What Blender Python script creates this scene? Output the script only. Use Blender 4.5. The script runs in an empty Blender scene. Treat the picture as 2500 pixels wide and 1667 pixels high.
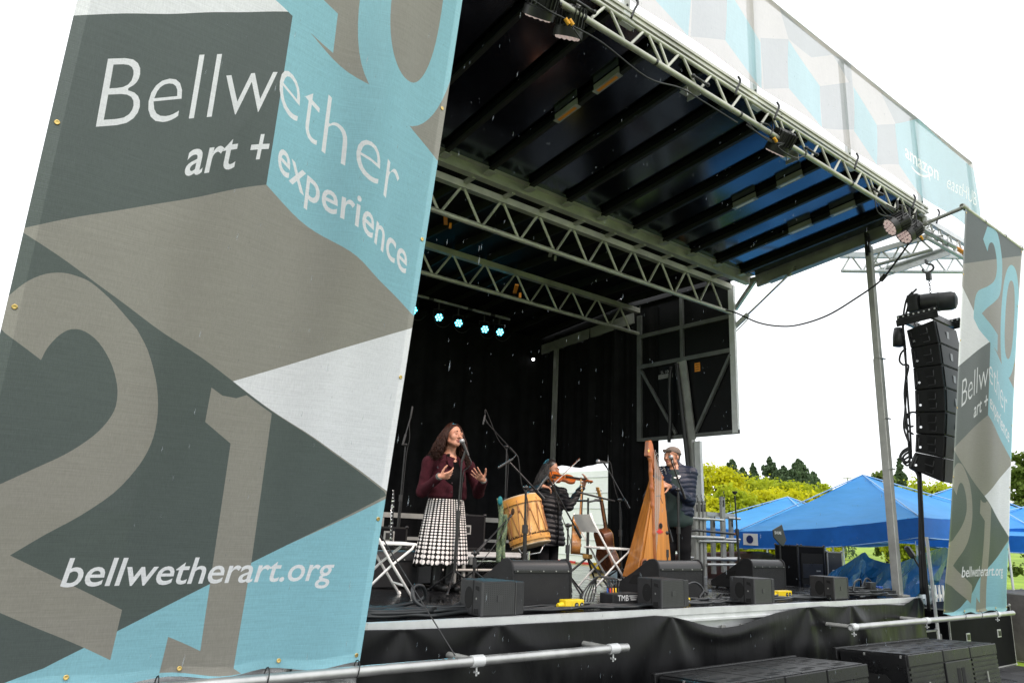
import bpy, bmesh, math, random
import numpy as np
from mathutils import Vector, Matrix, geometry
random.seed(7); np.random.seed(7)
S = bpy.context.scene
COL = S.collection
PI = math.pi
R = math.radians

# ---------------------------------------------------------------- camera
IW, IH, FPX, CH = 2500.0, 1667.0, 1777.66, 0.60     # image size the survey was made in, focal length in px, eye height above the deck
YAW, PIT, ROL = 0.6576146, 0.2512693, 0.0441254
_f = Vector((math.sin(YAW)*math.cos(PIT), math.cos(YAW)*math.cos(PIT), math.sin(PIT)))
_r0 = Vector((math.cos(YAW), -math.sin(YAW), 0)); _u0 = _r0.cross(_f)
_r = _r0*math.cos(ROL) + _u0*math.sin(ROL); _u = _r.cross(_f)
CAMP = Vector((0, 0, CH))
cd = bpy.data.cameras.new('camera'); cam = bpy.data.objects.new('camera', cd); COL.objects.link(cam)
cd.sensor_width = 36; cd.lens = FPX/IW*36; cd.clip_start = 0.05; cd.clip_end = 3000
cam.matrix_world = Matrix(((_r.x, _u.x, -_f.x, 0), (_r.y, _u.y, -_f.y, 0), (_r.z, _u.z, -_f.z, CH), (0, 0, 0, 1)))
S.camera = cam
def ray(u, v): return _f + _r*((u-IW/2)/FPX) - _u*((v-IH/2)/FPX)
def aty(u, v, y): d = ray(u, v); return CAMP + d*(y/d.y)
def atx(u, v, x): d = ray(u, v); return CAMP + d*(x/d.x)
def atz(u, v, z=0.0): d = ray(u, v); return CAMP + d*((z-CH)/d.z)
def atd(u, v, dist): return CAMP + ray(u, v)*dist          # dist = depth along the lens axis

# ---------------------------------------------------------------- sky, sun, exposure (a bright overcast, rainy noon)
w = bpy.data.worlds.new('World'); S.world = w; w.use_nodes = True
nt = w.node_tree; nt.nodes.clear()
sky = nt.nodes.new('ShaderNodeTexSky'); sky.sky_type = 'NISHITA'; sky.sun_disc = False
sky.sun_elevation = R(52); sky.sun_rotation = R(200); sky.air_density = 1.0; sky.dust_density = 6.0
hs = nt.nodes.new('ShaderNodeHueSaturation'); hs.inputs['Saturation'].default_value = 0.12
mixc = nt.nodes.new('ShaderNodeMix'); mixc.data_type = 'RGBA'; mixc.inputs[0].default_value = 0.8
mixc.inputs[7].default_value = (11.6, 11.9, 12.2, 1)
bg = nt.nodes.new('ShaderNodeBackground'); bg.inputs['Strength'].default_value = 0.15
wo = nt.nodes.new('ShaderNodeOutputWorld')
nt.links.new(sky.outputs[0], hs.inputs['Color']); nt.links.new(hs.outputs[0], mixc.inputs[6])
nt.links.new(mixc.outputs[2], bg.inputs['Color']); nt.links.new(bg.outputs[0], wo.inputs['Surface'])
sl = bpy.data.lights.new('sun', 'SUN'); sl.energy = 1.0; sl.angle = R(35); sl.color = (1, .97, .93)
so = bpy.data.objects.new('sun', sl); COL.objects.link(so); so.location = (-8, -14, 20)
so.rotation_euler = Vector((.30, .62, -.85)).to_track_quat('-Z', 'Y').to_euler()
S.view_settings.view_transform = 'Standard'; S.view_settings.look = 'None'
S.view_settings.exposure = 0.12; S.view_settings.gamma = 1.0; S.view_settings.use_curve_mapping = False
S.cycles.max_bounces = 8; S.cycles.transparent_max_bounces = 24

# ---------------------------------------------------------------- materials
MATS = {}
def mat(name, col=(.5, .5, .5), rough=.5, metal=0., spec=.5, var=.0, vscale=6., bump=0., bscale=60., rvar=0., trans=0., emit=None, estr=0., coat=0., alpha=1., sheen=0., stretch=None, col2=None):
    if name in MATS: return MATS[name]
    m = bpy.data.materials.new(name); m.use_nodes = True
    n = m.node_tree; b = n.nodes['Principled BSDF']; out = n.nodes['Material Output']
    b.inputs['Base Color'].default_value = (*col, 1); b.inputs['Roughness'].default_value = rough
    b.inputs['Metallic'].default_value = metal; b.inputs['Specular IOR Level'].default_value = spec
    b.inputs['Coat Weight'].default_value = coat; b.inputs['Alpha'].default_value = alpha
    if sheen: b.inputs['Sheen Weight'].default_value = sheen
    if emit: b.inputs['Emission Color'].default_value = (*emit, 1); b.inputs['Emission Strength'].default_value = estr
    tc = n.nodes.new('ShaderNodeTexCoord'); src = tc.outputs['Object']
    if stretch:
        mp = n.nodes.new('ShaderNodeMapping'); mp.inputs['Scale'].default_value = stretch
        n.links.new(src, mp.inputs[0]); src = mp.outputs[0]
    if var or rvar:
        nz = n.nodes.new('ShaderNodeTexNoise'); nz.inputs['Scale'].default_value = vscale; nz.inputs['Detail'].default_value = 5; nz.inputs['Roughness'].default_value = .65
        n.links.new(src, nz.inputs['Vector'])
        if var:
            r = n.nodes.new('ShaderNodeValToRGB'); e = r.color_ramp.elements
            c2 = col2 or tuple(min(1, c*(1+var)) for c in col)
            e[0].position = .3; e[1].position = .72
            e[0].color = (*[c*(1-var) for c in col], 1); e[1].color = (*c2, 1)
            n.links.new(nz.outputs['Fac'], r.inputs[0]); n.links.new(r.outputs[0], b.inputs['Base Color'])
        if rvar:
            mr = n.nodes.new('ShaderNodeMapRange'); mr.inputs[1].default_value = .3; mr.inputs[2].default_value = .7
            mr.inputs[3].default_value = max(.02, rough-rvar); mr.inputs[4].default_value = min(1, rough+rvar)
            n.links.new(nz.outputs['Fac'], mr.inputs[0]); n.links.new(mr.outputs[0], b.inputs['Roughness'])
    if bump:
        nb = n.nodes.new('ShaderNodeTexNoise'); nb.inputs['Scale'].default_value = bscale; nb.inputs['Detail'].default_value = 4
        n.links.new(src, nb.inputs['Vector'])
        bp = n.nodes.new('ShaderNodeBump'); bp.inputs['Strength'].default_value = bump; bp.inputs['Distance'].default_value = .01
        n.links.new(nb.outputs['Fac'], bp.inputs['Height']); n.links.new(bp.outputs[0], b.inputs['Normal'])
    if trans:
        t = n.nodes.new('ShaderNodeBsdfTranslucent'); t.inputs[0].default_value = (*col, 1)
        if var: n.links.new(r.outputs[0], t.inputs[0])
        mx = n.nodes.new('ShaderNodeMixShader'); mx.inputs[0].default_value = trans
        n.links.new(b.outputs[0], mx.inputs[1]); n.links.new(t.outputs[0], mx.inputs[2]); n.links.new(mx.outputs[0], out.inputs['Surface'])
    MATS[name] = m
    return m

ALU = mat('aluminium', (.50, .50, .49), .42, .85, var=.22, vscale=3.5, rvar=.12, bump=.05, bscale=40)
ALUD = mat('aluminium_dull', (.36, .36, .34), .55, .6, var=.3, vscale=2.5, rvar=.12, bump=.06, bscale=30)
ALUW = mat('aluminium_pale', (.62, .63, .63), .45, .35, var=.14, vscale=4, bump=.04, bscale=40)
OLIVE = mat('aluminium_weathered', (.47, .465, .41), .5, .55, var=.28, vscale=2.2, rvar=.1, bump=.06, bscale=35)
BLKP = mat('black_plastic', (.018, .018, .019), .42, var=.35, vscale=18, bump=.12, bscale=220, rvar=.08)
BLKM = mat('black_metal', (.014, .014, .015), .33, spec=.5, var=.3, vscale=10, rvar=.1)
BLKR = mat('black_rubber', (.016, .016, .017), .5, var=.2, vscale=8)
WEDGE = mat('black_textured_paint', (.013, .013, .014), .6, spec=.35, var=.25, vscale=7, bump=.35, bscale=350)
GRILL = mat('perforated_grille', (.020, .020, .021), .45, .4, var=.2, vscale=20)
CABLE = mat('cable_sheath', (.020, .022, .024), .38, var=.2, vscale=6)
CHROME = mat('chrome', (.7, .7, .7), .18, 1.)
WHITEM = mat('white_enamel', (.82, .81, .78), .35, var=.08, vscale=9)
YEL = mat('yellow_plastic', (.80, .56, .015), .4, var=.12, vscale=14)
ORNG = mat('orange_label', (.75, .26, .02), .5, var=.1, vscale=20)
WHT = mat('white_print', (.78, .78, .78), .5)
BRASS = mat('brass', (.62, .44, .16), .3, .9)
RED = mat('red_plastic', (.55, .02, .02), .4)
BLUEP = mat('blue_plastic', (.01, .06, .3), .4)

# ---------------------------------------------------------------- mesh building
def frame(d, up=Vector((0, 0, 1))):
    d = Vector(d).normalized(); up = Vector(up)
    if abs(d.dot(up)) > .99: up = Vector((1, 0, 0)) if abs(d.x) < .9 else Vector((0, 1, 0))
    x = up.cross(d).normalized(); y = d.cross(x)
    return x, y, d
class MB:
    def __init__(s): s.v = []; s.f = []; s.m = []; s.uv = None
    def add(s, vs, fs, m=0):
        o = len(s.v); s.v += [Vector(q) for q in vs]; s.f += [tuple(i+o for i in f) for f in fs]; s.m += [m]*len(fs); return s
    def box(s, c, size, rot=None, m=0):
        c = Vector(c); h = Vector(size)/2; vs = []
        for z in (-1, 1):
            for y in (-1, 1):
                for x in (-1, 1):
                    q = Vector((x*h.x, y*h.y, z*h.z)); vs.append(c + (rot @ q if rot is not None else q))
        return s.add(vs, [(0, 2, 3, 1), (4, 5, 7, 6), (0, 1, 5, 4), (2, 6, 7, 3), (0, 4, 6, 2), (1, 3, 7, 5)], m)
    def beam(s, a, b, w, h, up=(0, 0, 1), m=0):
        a = Vector(a); b = Vector(b); x, y, d = frame(b-a, up); vs = []
        for p in (a, b):
            for sx, sy in ((-1, -1), (1, -1), (1, 1), (-1, 1)): vs.append(p + x*(sx*w/2) + y*(sy*h/2))
        return s.add(vs, [(3, 2, 1, 0), (4, 5, 6, 7), (0, 1, 5, 4), (1, 2, 6, 5), (2, 3, 7, 6), (3, 0, 4, 7)], m)
    def tube(s, a, b, r, n=8, r2=None, m=0, caps=True):
        a = Vector(a); b = Vector(b); x, y, d = frame(b-a); r2 = r if r2 is None else r2; vs = []
        for p, q in ((a, r), (b, r2)):
            for i in range(n): t = 2*PI*i/n; vs.append(p + x*(q*math.cos(t)) + y*(q*math.sin(t)))
        fs = [(i, (i+1) % n, n+(i+1) % n, n+i) for i in range(n)]
        if caps: fs += [tuple(range(n-1, -1, -1)), tuple(range(n, 2*n))]
        return s.add(vs, fs, m)
    def path(s, pts, r, n=6, m=0, closed=False, rads=None):
        P = [Vector(p) for p in pts]; k = len(P); vs = []; px = None
        for i, p in enumerate(P):
            a = P[(i-1) % k] if (closed or i) else P[0]; b = P[(i+1) % k] if (closed or i < k-1) else P[-1]
            d = (b-a); d = d.normalized() if d.length > 1e-9 else Vector((0, 0, 1))
            if px is None: x, y, _ = frame(d)
            else:
                x = px - d*px.dot(d)
                x = x.normalized() if x.length > 1e-6 else frame(d)[0]
                y = d.cross(x)
            px = x; q = rads[i] if rads else r
            for j in range(n): t = 2*PI*j/n; vs.append(p + x*(q*math.cos(t)) + y*(q*math.sin(t)))
        fs = []
        for i in range(k if closed else k-1):
            a = i*n; b = ((i+1) % k)*n
            fs += [(a+j, a+(j+1) % n, b+(j+1) % n, b+j) for j in range(n)]
        if not closed: fs += [tuple(range(n-1, -1, -1)), tuple(range((k-1)*n, k*n))]
        return s.add(vs, fs, m)
    def lathe(s, prof, o=(0, 0, 0), ax=(0, 0, 1), n=20, m=0, arc=None):
        o = Vector(o); x, y, d = frame(ax); vs = []; k = len(prof)
        for r, z in prof:
            for j in range(n): t = 2*PI*j/n; vs.append(o + d*z + x*(r*math.cos(t)) + y*(r*math.sin(t)))
        fs = []
        for i in range(k-1): fs += [(i*n+j, i*n+(j+1) % n, (i+1)*n+(j+1) % n, (i+1)*n+j) for j in range(n)]
        fs += [tuple(range(n-1, -1, -1)), tuple(range((k-1)*n, k*n))]
        return s.add(vs, fs, m)
    def ell(s, c, r, rot=None, nu=14, nv=9, m=0):
        c = Vector(c); r = Vector(r) if not isinstance(r, (int, float)) else Vector((r, r, r)); vs = []; fs = []
        for i in range(nv+1):
            a = PI*i/nv
            for j in range(nu):
                t = 2*PI*j/nu; q = Vector((r.x*math.sin(a)*math.cos(t), r.y*math.sin(a)*math.sin(t), r.z*math.cos(a)))
                vs.append(c + (rot @ q if rot is not None else q))
        for i in range(nv): fs += [(i*nu+j, (i+1)*nu+j, (i+1)*nu+(j+1) % nu, i*nu+(j+1) % nu) for j in range(nu)]
        return s.add(vs, fs, m)
    def prism(s, poly, o, ex, ey, depth, m=0, mcap=None):
        """polygon (2-D points) in the plane o + ex*a + ey*b, extruded by depth along ex x ey"""
        o = Vector(o); ex = Vector(ex); ey = Vector(ey); nz = ex.cross(ey).normalized(); n = len(poly)
        vs = [o + ex*a + ey*b for a, b in poly] + [o + ex*a + ey*b + nz*depth for a, b in poly]
        s.add(vs, [(i, (i+1) % n, n+(i+1) % n, n+i) for i in range(n)], m)
        o2 = len(s.v)-2*n; s.f += [tuple(o2+i for i in range(n-1, -1, -1)), tuple(o2+n+i for i in range(n))]; s.m += [m if mcap is None else mcap]*2
        return s
    def build(s, name, mats, parent=None, smooth=False, bevel=0., bseg=1, angle=None, solid=False):
        if isinstance(mats, bpy.types.Material): mats = [mats]
        me = bpy.data.meshes.new(name); off = Vector((0, 0, 0))
        if parent is not None:
            root = parent
            while root.parent: root = root.parent
            off = Vector(root.get('_o', (0, 0, 0)))
        me.from_pydata([q-off for q in s.v], [], s.f)
        for q in mats: me.materials.append(q)
        me.polygons.foreach_set('material_index', s.m)
        bm = bmesh.new(); bm.from_mesh(me); bmesh.ops.remove_doubles(bm, verts=bm.verts, dist=1e-6)
        bmesh.ops.recalc_face_normals(bm, faces=bm.faces)
        if bevel: bmesh.ops.bevel(bm, geom=[e for e in bm.edges if e.is_manifold and e.calc_face_angle(0) > .6], offset=bevel, segments=bseg, affect='EDGES', profile=.6, clamp_overlap=True)
        bm.to_mesh(me); bm.free()
        if smooth: me.shade_smooth() if angle is None else me.shade_smooth()
        if smooth and angle is not None: me.set_sharp_from_angle(angle=R(angle))
        o = bpy.data.objects.new(name, me); COL.objects.link(o)
        if parent is not None: o.parent = parent
        return o
def meshobj(name, me, mats, parent=None, smooth=True):
    if isinstance(mats, bpy.types.Material): mats = [mats]
    for q in mats: me.materials.append(q)
    if parent is not None:
        root = parent
        while root.parent: root = root.parent
        me.transform(Matrix.Translation(-Vector(root.get('_o', (0, 0, 0)))))
    if smooth: me.shade_smooth()
    o = bpy.data.objects.new(name, me); COL.objects.link(o)
    if parent is not None: o.parent = parent
    return o
def tag(o, label=None, cat=None, group=None, kind=None):
    if label: o['label'] = label
    if cat: o['category'] = cat
    if group: o['group'] = group
    if kind: o['kind'] = kind
    return o
def thing(name, label, cat, loc=(0, 0, 0), group=None):
    o = bpy.data.objects.new(name, None); COL.objects.link(o); o.location = loc; o.empty_display_size = .1
    o['_o'] = tuple(loc)
    return tag(o, label, cat, group)
def copy_tree(o, parent=None):
    c = o.copy(); COL.objects.link(c); c.parent = parent
    for ch in [q for q in bpy.data.objects if q.parent == o]: copy_tree(ch, c)
    return c
KIDS = {}
def cat_pts(a, b, sag, n=16):
    a = Vector(a); b = Vector(b); return [a.lerp(b, i/n) - Vector((0, 0, sag*4*(i/n)*(1-i/n))) for i in range(n+1)]
def smoothpath(pts, k=4):
    """Catmull-Rom through pts"""
    P = [Vector(p) for p in pts]; P = [2*P[0]-P[1]] + P + [2*P[-1]-P[-2]]; o = []
    for i in range(1, len(P)-2):
        for j in range(k):
            t = j/k; a, b, c, d = P[i-1], P[i], P[i+1], P[i+2]
            o.append(.5*((2*b)+(c-a)*t+(2*a-5*b+4*c-d)*t*t+(3*b-a-3*c+d)*t**3))
    o.append(P[-2]); return o
# ================================================================ ground
GZ = -1.05
def grass_mat():
    m = mat('meadow_grass', (.17, .29, .012), .9, var=.4, vscale=.35, bump=.6, bscale=25, col2=(.30, .44, .025)); return m
gm = MB(); N = 60
def gz(x, y):
    d = math.hypot(x-6, y-6); return GZ + 1.25*min(1, max(0, (d-26)/60))**1.3
xs = [-400+ (i/40.)*300 for i in range(40)] + [-100+i*4 for i in range(70)] + [180+i*20 for i in range(30)]
for j, y in enumerate(xs):
    for i, x in enumerate(xs): gm.v.append(Vector((x, y, gz(x, y))))
n = len(xs)
for j in range(n-1):
    for i in range(n-1): gm.f.append((j*n+i, j*n+i+1, (j+1)*n+i+1, (j+1)*n+i)); gm.m.append(0)
tag(gm.build('ground', grass_mat(), smooth=True), kind='structure')
ASPH = mat('wet_asphalt', (.045, .045, .047), .35, var=.3, vscale=3, rvar=.2, bump=.4, bscale=90)
gm = MB(); gm.add([(-14, -8, GZ+.006), (13.2, -8, GZ+.006), (13.2, 13.5, GZ+.006), (-14, 13.5, GZ+.006)], [(0, 1, 2, 3)])
tag(gm.build('asphalt_pad', ASPH), kind='structure')

# ================================================================ stage platform
DECK = mat('wet_black_deck', (.007, .007, .008), .16, spec=.45, var=.5, vscale=5, rvar=.12, bump=.05, bscale=12)
SX0, SX1, SY0, SY1 = 2.27, 9.68, 4.25, 11.45
st = thing('stage_platform', 'black wet stage deck with pale aluminium front lip under the performers', 'stage', (SX0, SY0, GZ))
pw = (SX1-SX0)/6; pd = (SY1-SY0-.05)/6
dm = None
for i in range(6):
    for j in range(6):
        b = MB(); b.box((SX0+pw*(i+.5), SY0+.05+pd*(j+.5), -.02), (pw-.006, pd-.006, .04)); b.build('deck_panel', DECK, st)
b = MB()
prof = [(0, 0), (0, -.05), (.012, -.055), (.012, -.085), (-.01, -.09), (-.01, -.105), (.06, -.105), (.06, -.002), (.05, 0)]
b.prism([(q[0], q[1]) for q in prof], (SX0, SY0, .003), (0, 1, 0), (0, 0, 1), SX1-SX0); b.build('front_lip', ALUW, st)
b = MB(); b.box(((SX0+SX1)/2, SY0+.06, -.19), (SX1-SX0-.02, .03, .168)); b.build('front_fascia', ALUW, st)
b = MB(); b.box(((SX0+SX1)/2, SY0+.075, -.36), (SX1-SX0-.02, .03, .165)); b.build('lower_fascia', ALUW, st)
for u in (1766, 1812):
    p = aty(u, 1512, 4.27); b = MB(); b.box((p.x, 4.273, -.185), (.055, .02, .06)); b.box((p.x+.012, 4.262, -.235), (.022, .03, .07)); b.tube((p.x+.012, 4.268, -.265), (p.x+.012, 4.268, -.30), .008); b.build('hook_bracket', ALUD, st, bevel=.004)
b = MB(); b.box((SX1+.012, (SY0+SY1)/2, -.19), (.024, SY1-SY0, .35)); b.build('side_fascia', ALUD, st)
for x in (3.2, 5.2, 7.2, 9.2):
    for y in (4.8, 7.6, 10.8):
        b = MB(); b.tube((x, y, GZ+.01), (x, y, -.05), .04, 8); b.box((x, y, GZ+.015), (.2, .2, .02)); b.build('support_leg', ALUD, st)

# vinyl skirt with a sagging top edge
top = [(880, 1537), (985, 1535), (1085, 1532), (1195, 1527), (1320, 1520), (1450, 1513), (1544, 1506), (1599, 1501.5), (1643, 1505), (1685, 1516), (1721, 1527), (1754, 1532), (1795, 1527), (1837, 1513), (1892, 1495), (1947, 1483), (2003, 1478.5), (2058, 1480), (2100, 1476), (2160, 1474), (2184, 1475), (2204, 1476), (2219, 1468), (2232, 1459)]
tp = [aty(u, v, 4.22) for u, v in top]; tX = [p.x for p in tp]; tZ = [p.z for p in tp]
SK = mat('black_vinyl', (.004, .004, .0045), .36, spec=.24, var=.4, vscale=3, rvar=.12, bump=.35, bscale=14, stretch=(1, 1, .22))
b = MB(); NX, NZ = 300, 44; x0, x1 = 2.2, 9.70
att = [(2.5, .0), (3.25, .02), (5.05, -.02), (7.15, .02), (8.0, .0), (9.6, .02)]
rng = np.random.RandomState(3); ph = rng.rand(40)*6.28
for i in range(NX+1):
    x = x0+(x1-x0)*i/NX; zt = float(np.interp(x, tX, tZ))
    for j in range(NZ+1):
        t = (j/NZ)**1.25; z = zt + (GZ+.01-zt)*t; dy = 0
        for k, (ax, _) in enumerate(att):
            dz = max(.02, .02+(zt-z)); th = math.atan2(x-ax, dz); w_ = math.exp(-((x-ax)**2)/.55)*math.exp(-((dz-.28)/.34)**2)
            dy += .013*w_*math.cos(th*5+ph[k])
        sag = max(0, -.045-zt); dy += -.16*sag*math.exp(-((t-.07)/.06)**2)*(1 if j else .2) - .1*sag
        dy += .006*math.sin(x*4.3+ph[8])*t + .002*math.sin(x*11+3*t+ph[9])*min(1, t*3) + .0015*math.sin(x*37+ph[10]+t*5)*min(1, t*2)
        dy += -.05*t
        b.v.append(Vector((x, 4.215+dy, z)))
for i in range(NX):
    for j in range(NZ): a = i*(NZ+1)+j; b.f.append((a, a+1, a+NZ+2, a+NZ+1)); b.m.append(0)
o = b.build('stage_skirt', SK, smooth=True); tag(o, 'shiny black vinyl skirt sagging along the front of the stage', 'skirt')
md = o.modifiers.new('s', 'SOLIDIFY'); md.thickness = .003

# ================================================================ roof canopy over the front of the stage
PANEL = mat('glossy_dark_ceiling_panel', (.105, .125, .15), .14, metal=1., rvar=.03, var=.12, vscale=2, bump=.015, bscale=12)
PANELM = mat('matte_black_ceiling_panel', (.006, .006, .006), .6, spec=.2)
JOIST = mat('black_joist', (.008, .008, .008), .55, var=.3, vscale=5)
RX0, RX1 = 2.2, 9.72; HY, HZ, FY, FZ = 6.32, 4.66, 3.76, 4.94
def rz(y): return HZ + (FZ-HZ)*(y-HY)/(FY-HY)
rf = thing('stage_roof', 'black ribbed stage roof canopy tilted up towards the audience', 'roof', (RX1, HY, HZ))
jx = [9.33-.612*i for i in range(18)]; jx = [x for x in jx if x > RX0]
ex = [RX1-.018]+jx+[RX0]
for k in range(len(ex)-1):
    a, c = ex[k], ex[k+1]; xm = (a+c)/2; b = MB()
    b.beam((xm, HY, HZ+.01), (xm, FY, FZ+.01), abs(a-c)-.004, .02); b.build('ceiling_panel', PANEL, rf)
for k, x in enumerate(jx):
    b = MB()
    b.beam((x, HY, HZ-.045), (x, FY, FZ-.045), .006, .085); b.beam((x-.022, HY, HZ-.087), (x-.022, FY, FZ-.087), .044, .006); b.build('joist', JOIST, rf)
    b = MB(); b.box((x-.012, HY-.03, HZ-.09), (.10, .12, .012)); b.box((x+.02, HY-.03, HZ-.05), (.012, .12, .08)); b.build('hinge_bracket', OLIVE, rf)
b = MB(); b.beam((RX1, HY-.02, HZ-.09), (RX1, FY, FZ-.09), .05, .20); b.beam((RX1-.02, HY-.25, HZ-.17), (RX1-.02, FY+.25, FZ-.21), .12, .02); b.build('side_beam', ALUD, rf, bevel=.004)
b = MB(); b.beam((RX0, FY-.03, FZ-.01), (RX1+.03, FY-.03, FZ-.01), .05, .09); b.beam((RX0, FY-.062, FZ+.02), (RX1+.03, FY-.062, FZ+.02), .014, .03); b.beam((RX0, FY-.06, FZ-.045), (RX1+.03, FY-.06, FZ-.045), .02, .014); b.build('front_rail', OLIVE, rf)
b = MB(); b.beam((RX0, (HY+FY)/2, (HZ+FZ)/2+.05), (RX1, (HY+FY)/2, (HZ+FZ)/2+.05), 2.56, .04, up=(0, (HZ-FZ), (FY-HY)) if False else (0, 0, 1)); 
for v in b.v: v.z = rz(v.y)+(.03 if v.z < (HZ+FZ)/2+.05 else .07)
b.build('top_skin', WHITEM, rf)
b = MB(); b.box(((RX0+RX1)/2, HY+.06, HZ-.06), (RX1-RX0-.1, .018, .13)); b.box(((RX0+RX1)/2, HY+.10, HZ-.125), (RX1-RX0-.1, .10, .014)); b.box(((RX0+RX1)/2, HY+.02, HZ+.0), (RX1-RX0-.1, .06, .016)); b.build('hinge_beam', OLIVE, rf)
def textmesh(txt, size, mtl, name, parent, o, ex_, ey_, align='LEFT', off=.0015):
    cu = bpy.data.curves.new('t', 'FONT'); cu.body = txt; cu.size = size; cu.align_x = align; cu.resolution_u = 3
    ob = bpy.data.objects.new('t', cu); COL.objects.link(ob); dg = bpy.context.evaluated_depsgraph_get(); dg.update()
    me = bpy.data.meshes.new_from_object(ob.evaluated_get(dg)); bpy.data.objects.remove(ob)
    o = Vector(o); ex_ = Vector(ex_).normalized(); ey_ = Vector(ey_).normalized(); nz = ex_.cross(ey_)
    me.transform(Matrix(((ex_.x, ey_.x, nz.x, o.x+nz.x*off), (ex_.y, ey_.y, nz.y, o.y+nz.y*off), (ex_.z, ey_.z, nz.z, o.z+nz.z*off), (0, 0, 0, 1))))
    me.materials.clear()
    return meshobj(name, me, mtl, parent, smooth=False)
BLKI = mat('black_ink', (.01, .01, .01), .6)
for (u, v, orange) in ((1480, 205, 1), (1371, 273, 1), (1902, 430, 0), (1792, 485, 0), (2078, 528, 0), (1976, 572, 0)):
    # nearest joist: intersect the view ray with the ceiling plane, snap x
    d = ray(u, v); k = (HZ-.1-CH + 0)/d.z; p = CAMP+d*k
    for _ in range(5): k = (rz(p.y)-.1-CH)/d.z; p = CAMP+d*k
    x = min(jx, key=lambda q: abs(q-p.x)); y = p.y; sl_ = Vector((0, FY-HY, FZ-HZ)).normalized()
    c = Vector((x-.03, y, rz(y)-.093)); b = MB(); b.beam(c-sl_*.17, c+sl_*.17, .075, .006); b.beam(c-sl_*.17+Vector((-.012, 0, .04)), c+sl_*.17+Vector((-.012, 0, .04)), .006, .085); pl = b.build('load_plate', ALUD, rf)
    b = MB(); b.beam(c-sl_*.13+Vector((0, 0, -.004)), c+sl_*.13+Vector((0, 0, -.004)), .035, .002); st2 = b.build('load_label', ORNG if orange else WHT, pl)
for (u, v) in ((1686, 225), (1928, 384)):
    d = ray(u, v); p = CAMP+d*((rz(4.2)-.16-CH)/d.z); b = MB()
    b.box((p.x, p.y, p.z+.04), (.12, .16, .012)); b.box((p.x+.05, p.y, p.z), (.012, .16, .09)); b.box((p.x-.05, p.y+.02, p.z-.02), (.10, .07, .012)); b.tube((p.x-.05, p.y, p.z-.06), (p.x-.05, p.y, p.z+.04), .008); b.build('rigging_clamp', ALU, rf, bevel=.002)

# flat roof of the trailer body between the two main trusses, and the rear canopy
b = thing('trailer_roof', 'flat dark roof of the trailer between the two main trusses', 'roof', (5, 7.6, 4.75)); tr = b
for k in range(18):
    x = 9.33-.612*k
    if x < RX0: break
    q = MB(); q.box((x-.306, 7.66, 4.78), (.61, 2.66, .03)); q.build('ceiling_panel', PANELM, tr)
    q = MB(); q.box((x, 7.64, 4.70), (.04, 2.4, .12)); q.build('joist', JOIST, tr)
q = MB(); q.box((9.60, 7.64, 4.73), (.08, 2.5, .16)); q.build('end_beam', JOIST, tr)
for (u, v) in ((1335, 470), (1100, 542), (1356, 622), (1270, 712)):
    p = aty(u, v, 7.6); q = MB(); q.beam((p.x-.18, 7.45, p.z+.02), (p.x+.02, 7.75, p.z+.02), .05, .02); q.tube((p.x, 7.6, p.z-.02), (p.x, 7.6, p.z-.09), .018, 8); q.build('shackle_plate', ORNG if u < 1340 else OLIVE, tr)
rr = thing('rear_roof', 'black rear roof canopy sloping down behind the trailer', 'roof', (9.6, 11.6, 4.4))
q = MB(); q.beam((5.95, 8.95, 4.78), (5.95, 11.75, 4.52), 7.4, .03)
q.build('ceiling_panel', PANELM, rr)
for k in range(18):
    x = 9.33-.612*k
    if x < RX0: break
    q = MB(); q.beam((x, 8.95, 4.70), (x, 11.7, 4.45), .03, .1); q.build('joist', JOIST, rr)
q = MB(); q.beam((9.62, 8.8, 4.44), (9.62, 11.75, 4.24), .06, .20); q.build('side_beam', ALUD, rr)

# ================================================================ trusses
def truss(name, label, x0, x1, y, zl, zh, nodes_l, half, rch, up_box, mtl, rb, loc=None, flat=False):
    t = thing(name, label, 'truss', (x1, y, zl))
    b = MB(); b.tube((x0, y, zl), (x1, y, zl), rch, 12); b.build('lower_chord', mtl, t, smooth=True, angle=40)
    b = MB()
    if up_box: b.box(((x0+x1)/2, y, zh), (x1-x0, up_box, up_box))
    else: b.tube((x0, y, zh), (x1, y, zh), rch, 12)
    b.build('upper_chord', mtl, t, smooth=not up_box, angle=40)
    for x in nodes_l:
        for s in (-1, 1):
            if not (x0-.02 <= x+s*half <= x1+.02): continue
            b = MB(); b.tube((x+s*.02, y, zl+rch*.5), (x+s*(half-.02), y, zh-.03), rb, 8); b.build('brace', mtl, t, smooth=True, angle=40)
    return t
truss('roof_truss', 'weathered aluminium truss across the stage nearest behind the hinged canopy', 2.4, 9.5, 6.65, 4.07, 4.50, [9.29-.587*i for i in range(18)], .29, .032, .085, OLIVE, .017)
t2 = truss('roof_truss', 'darker aluminium truss further back above the stage lights', 2.4, 9.5, 8.6, 4.085, 4.51, [8.76-.60*i for i in range(17)]+[9.3], .30, .032, .085, OLIVE, .017)
truss('rear_truss', 'dim rear truss low at the back behind the cyan stage lights', 2.4, 9.45, 11.5, 4.10, 4.38, [9.1-.55*i for i in range(19)], .27, .028, .06, OLIVE, .013)
ct = thing('cross_tubes', 'short aluminium cross tubes tying the front truss to the hinge beam', 'tubes', (9, 6.5, 4.5))
for i in range(17):
    x = 9.0-.587*i
    if x < 2.4: break
    b = MB(); b.box((x, 6.53, 4.53), (.05, .20, .04)); b.build('tube', OLIVE, ct)
ft = thing('front_truss', 'slim aluminium lighting truss along the front edge of the roof', 'truss', (9.6, 3.70, 4.6))
b = MB(); b.tube((2.25, 3.70, 4.61), (9.62, 3.70, 4.61), .027, 14); b.build('lower_chord', OLIVE, ft, smooth=True, angle=40)
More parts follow.
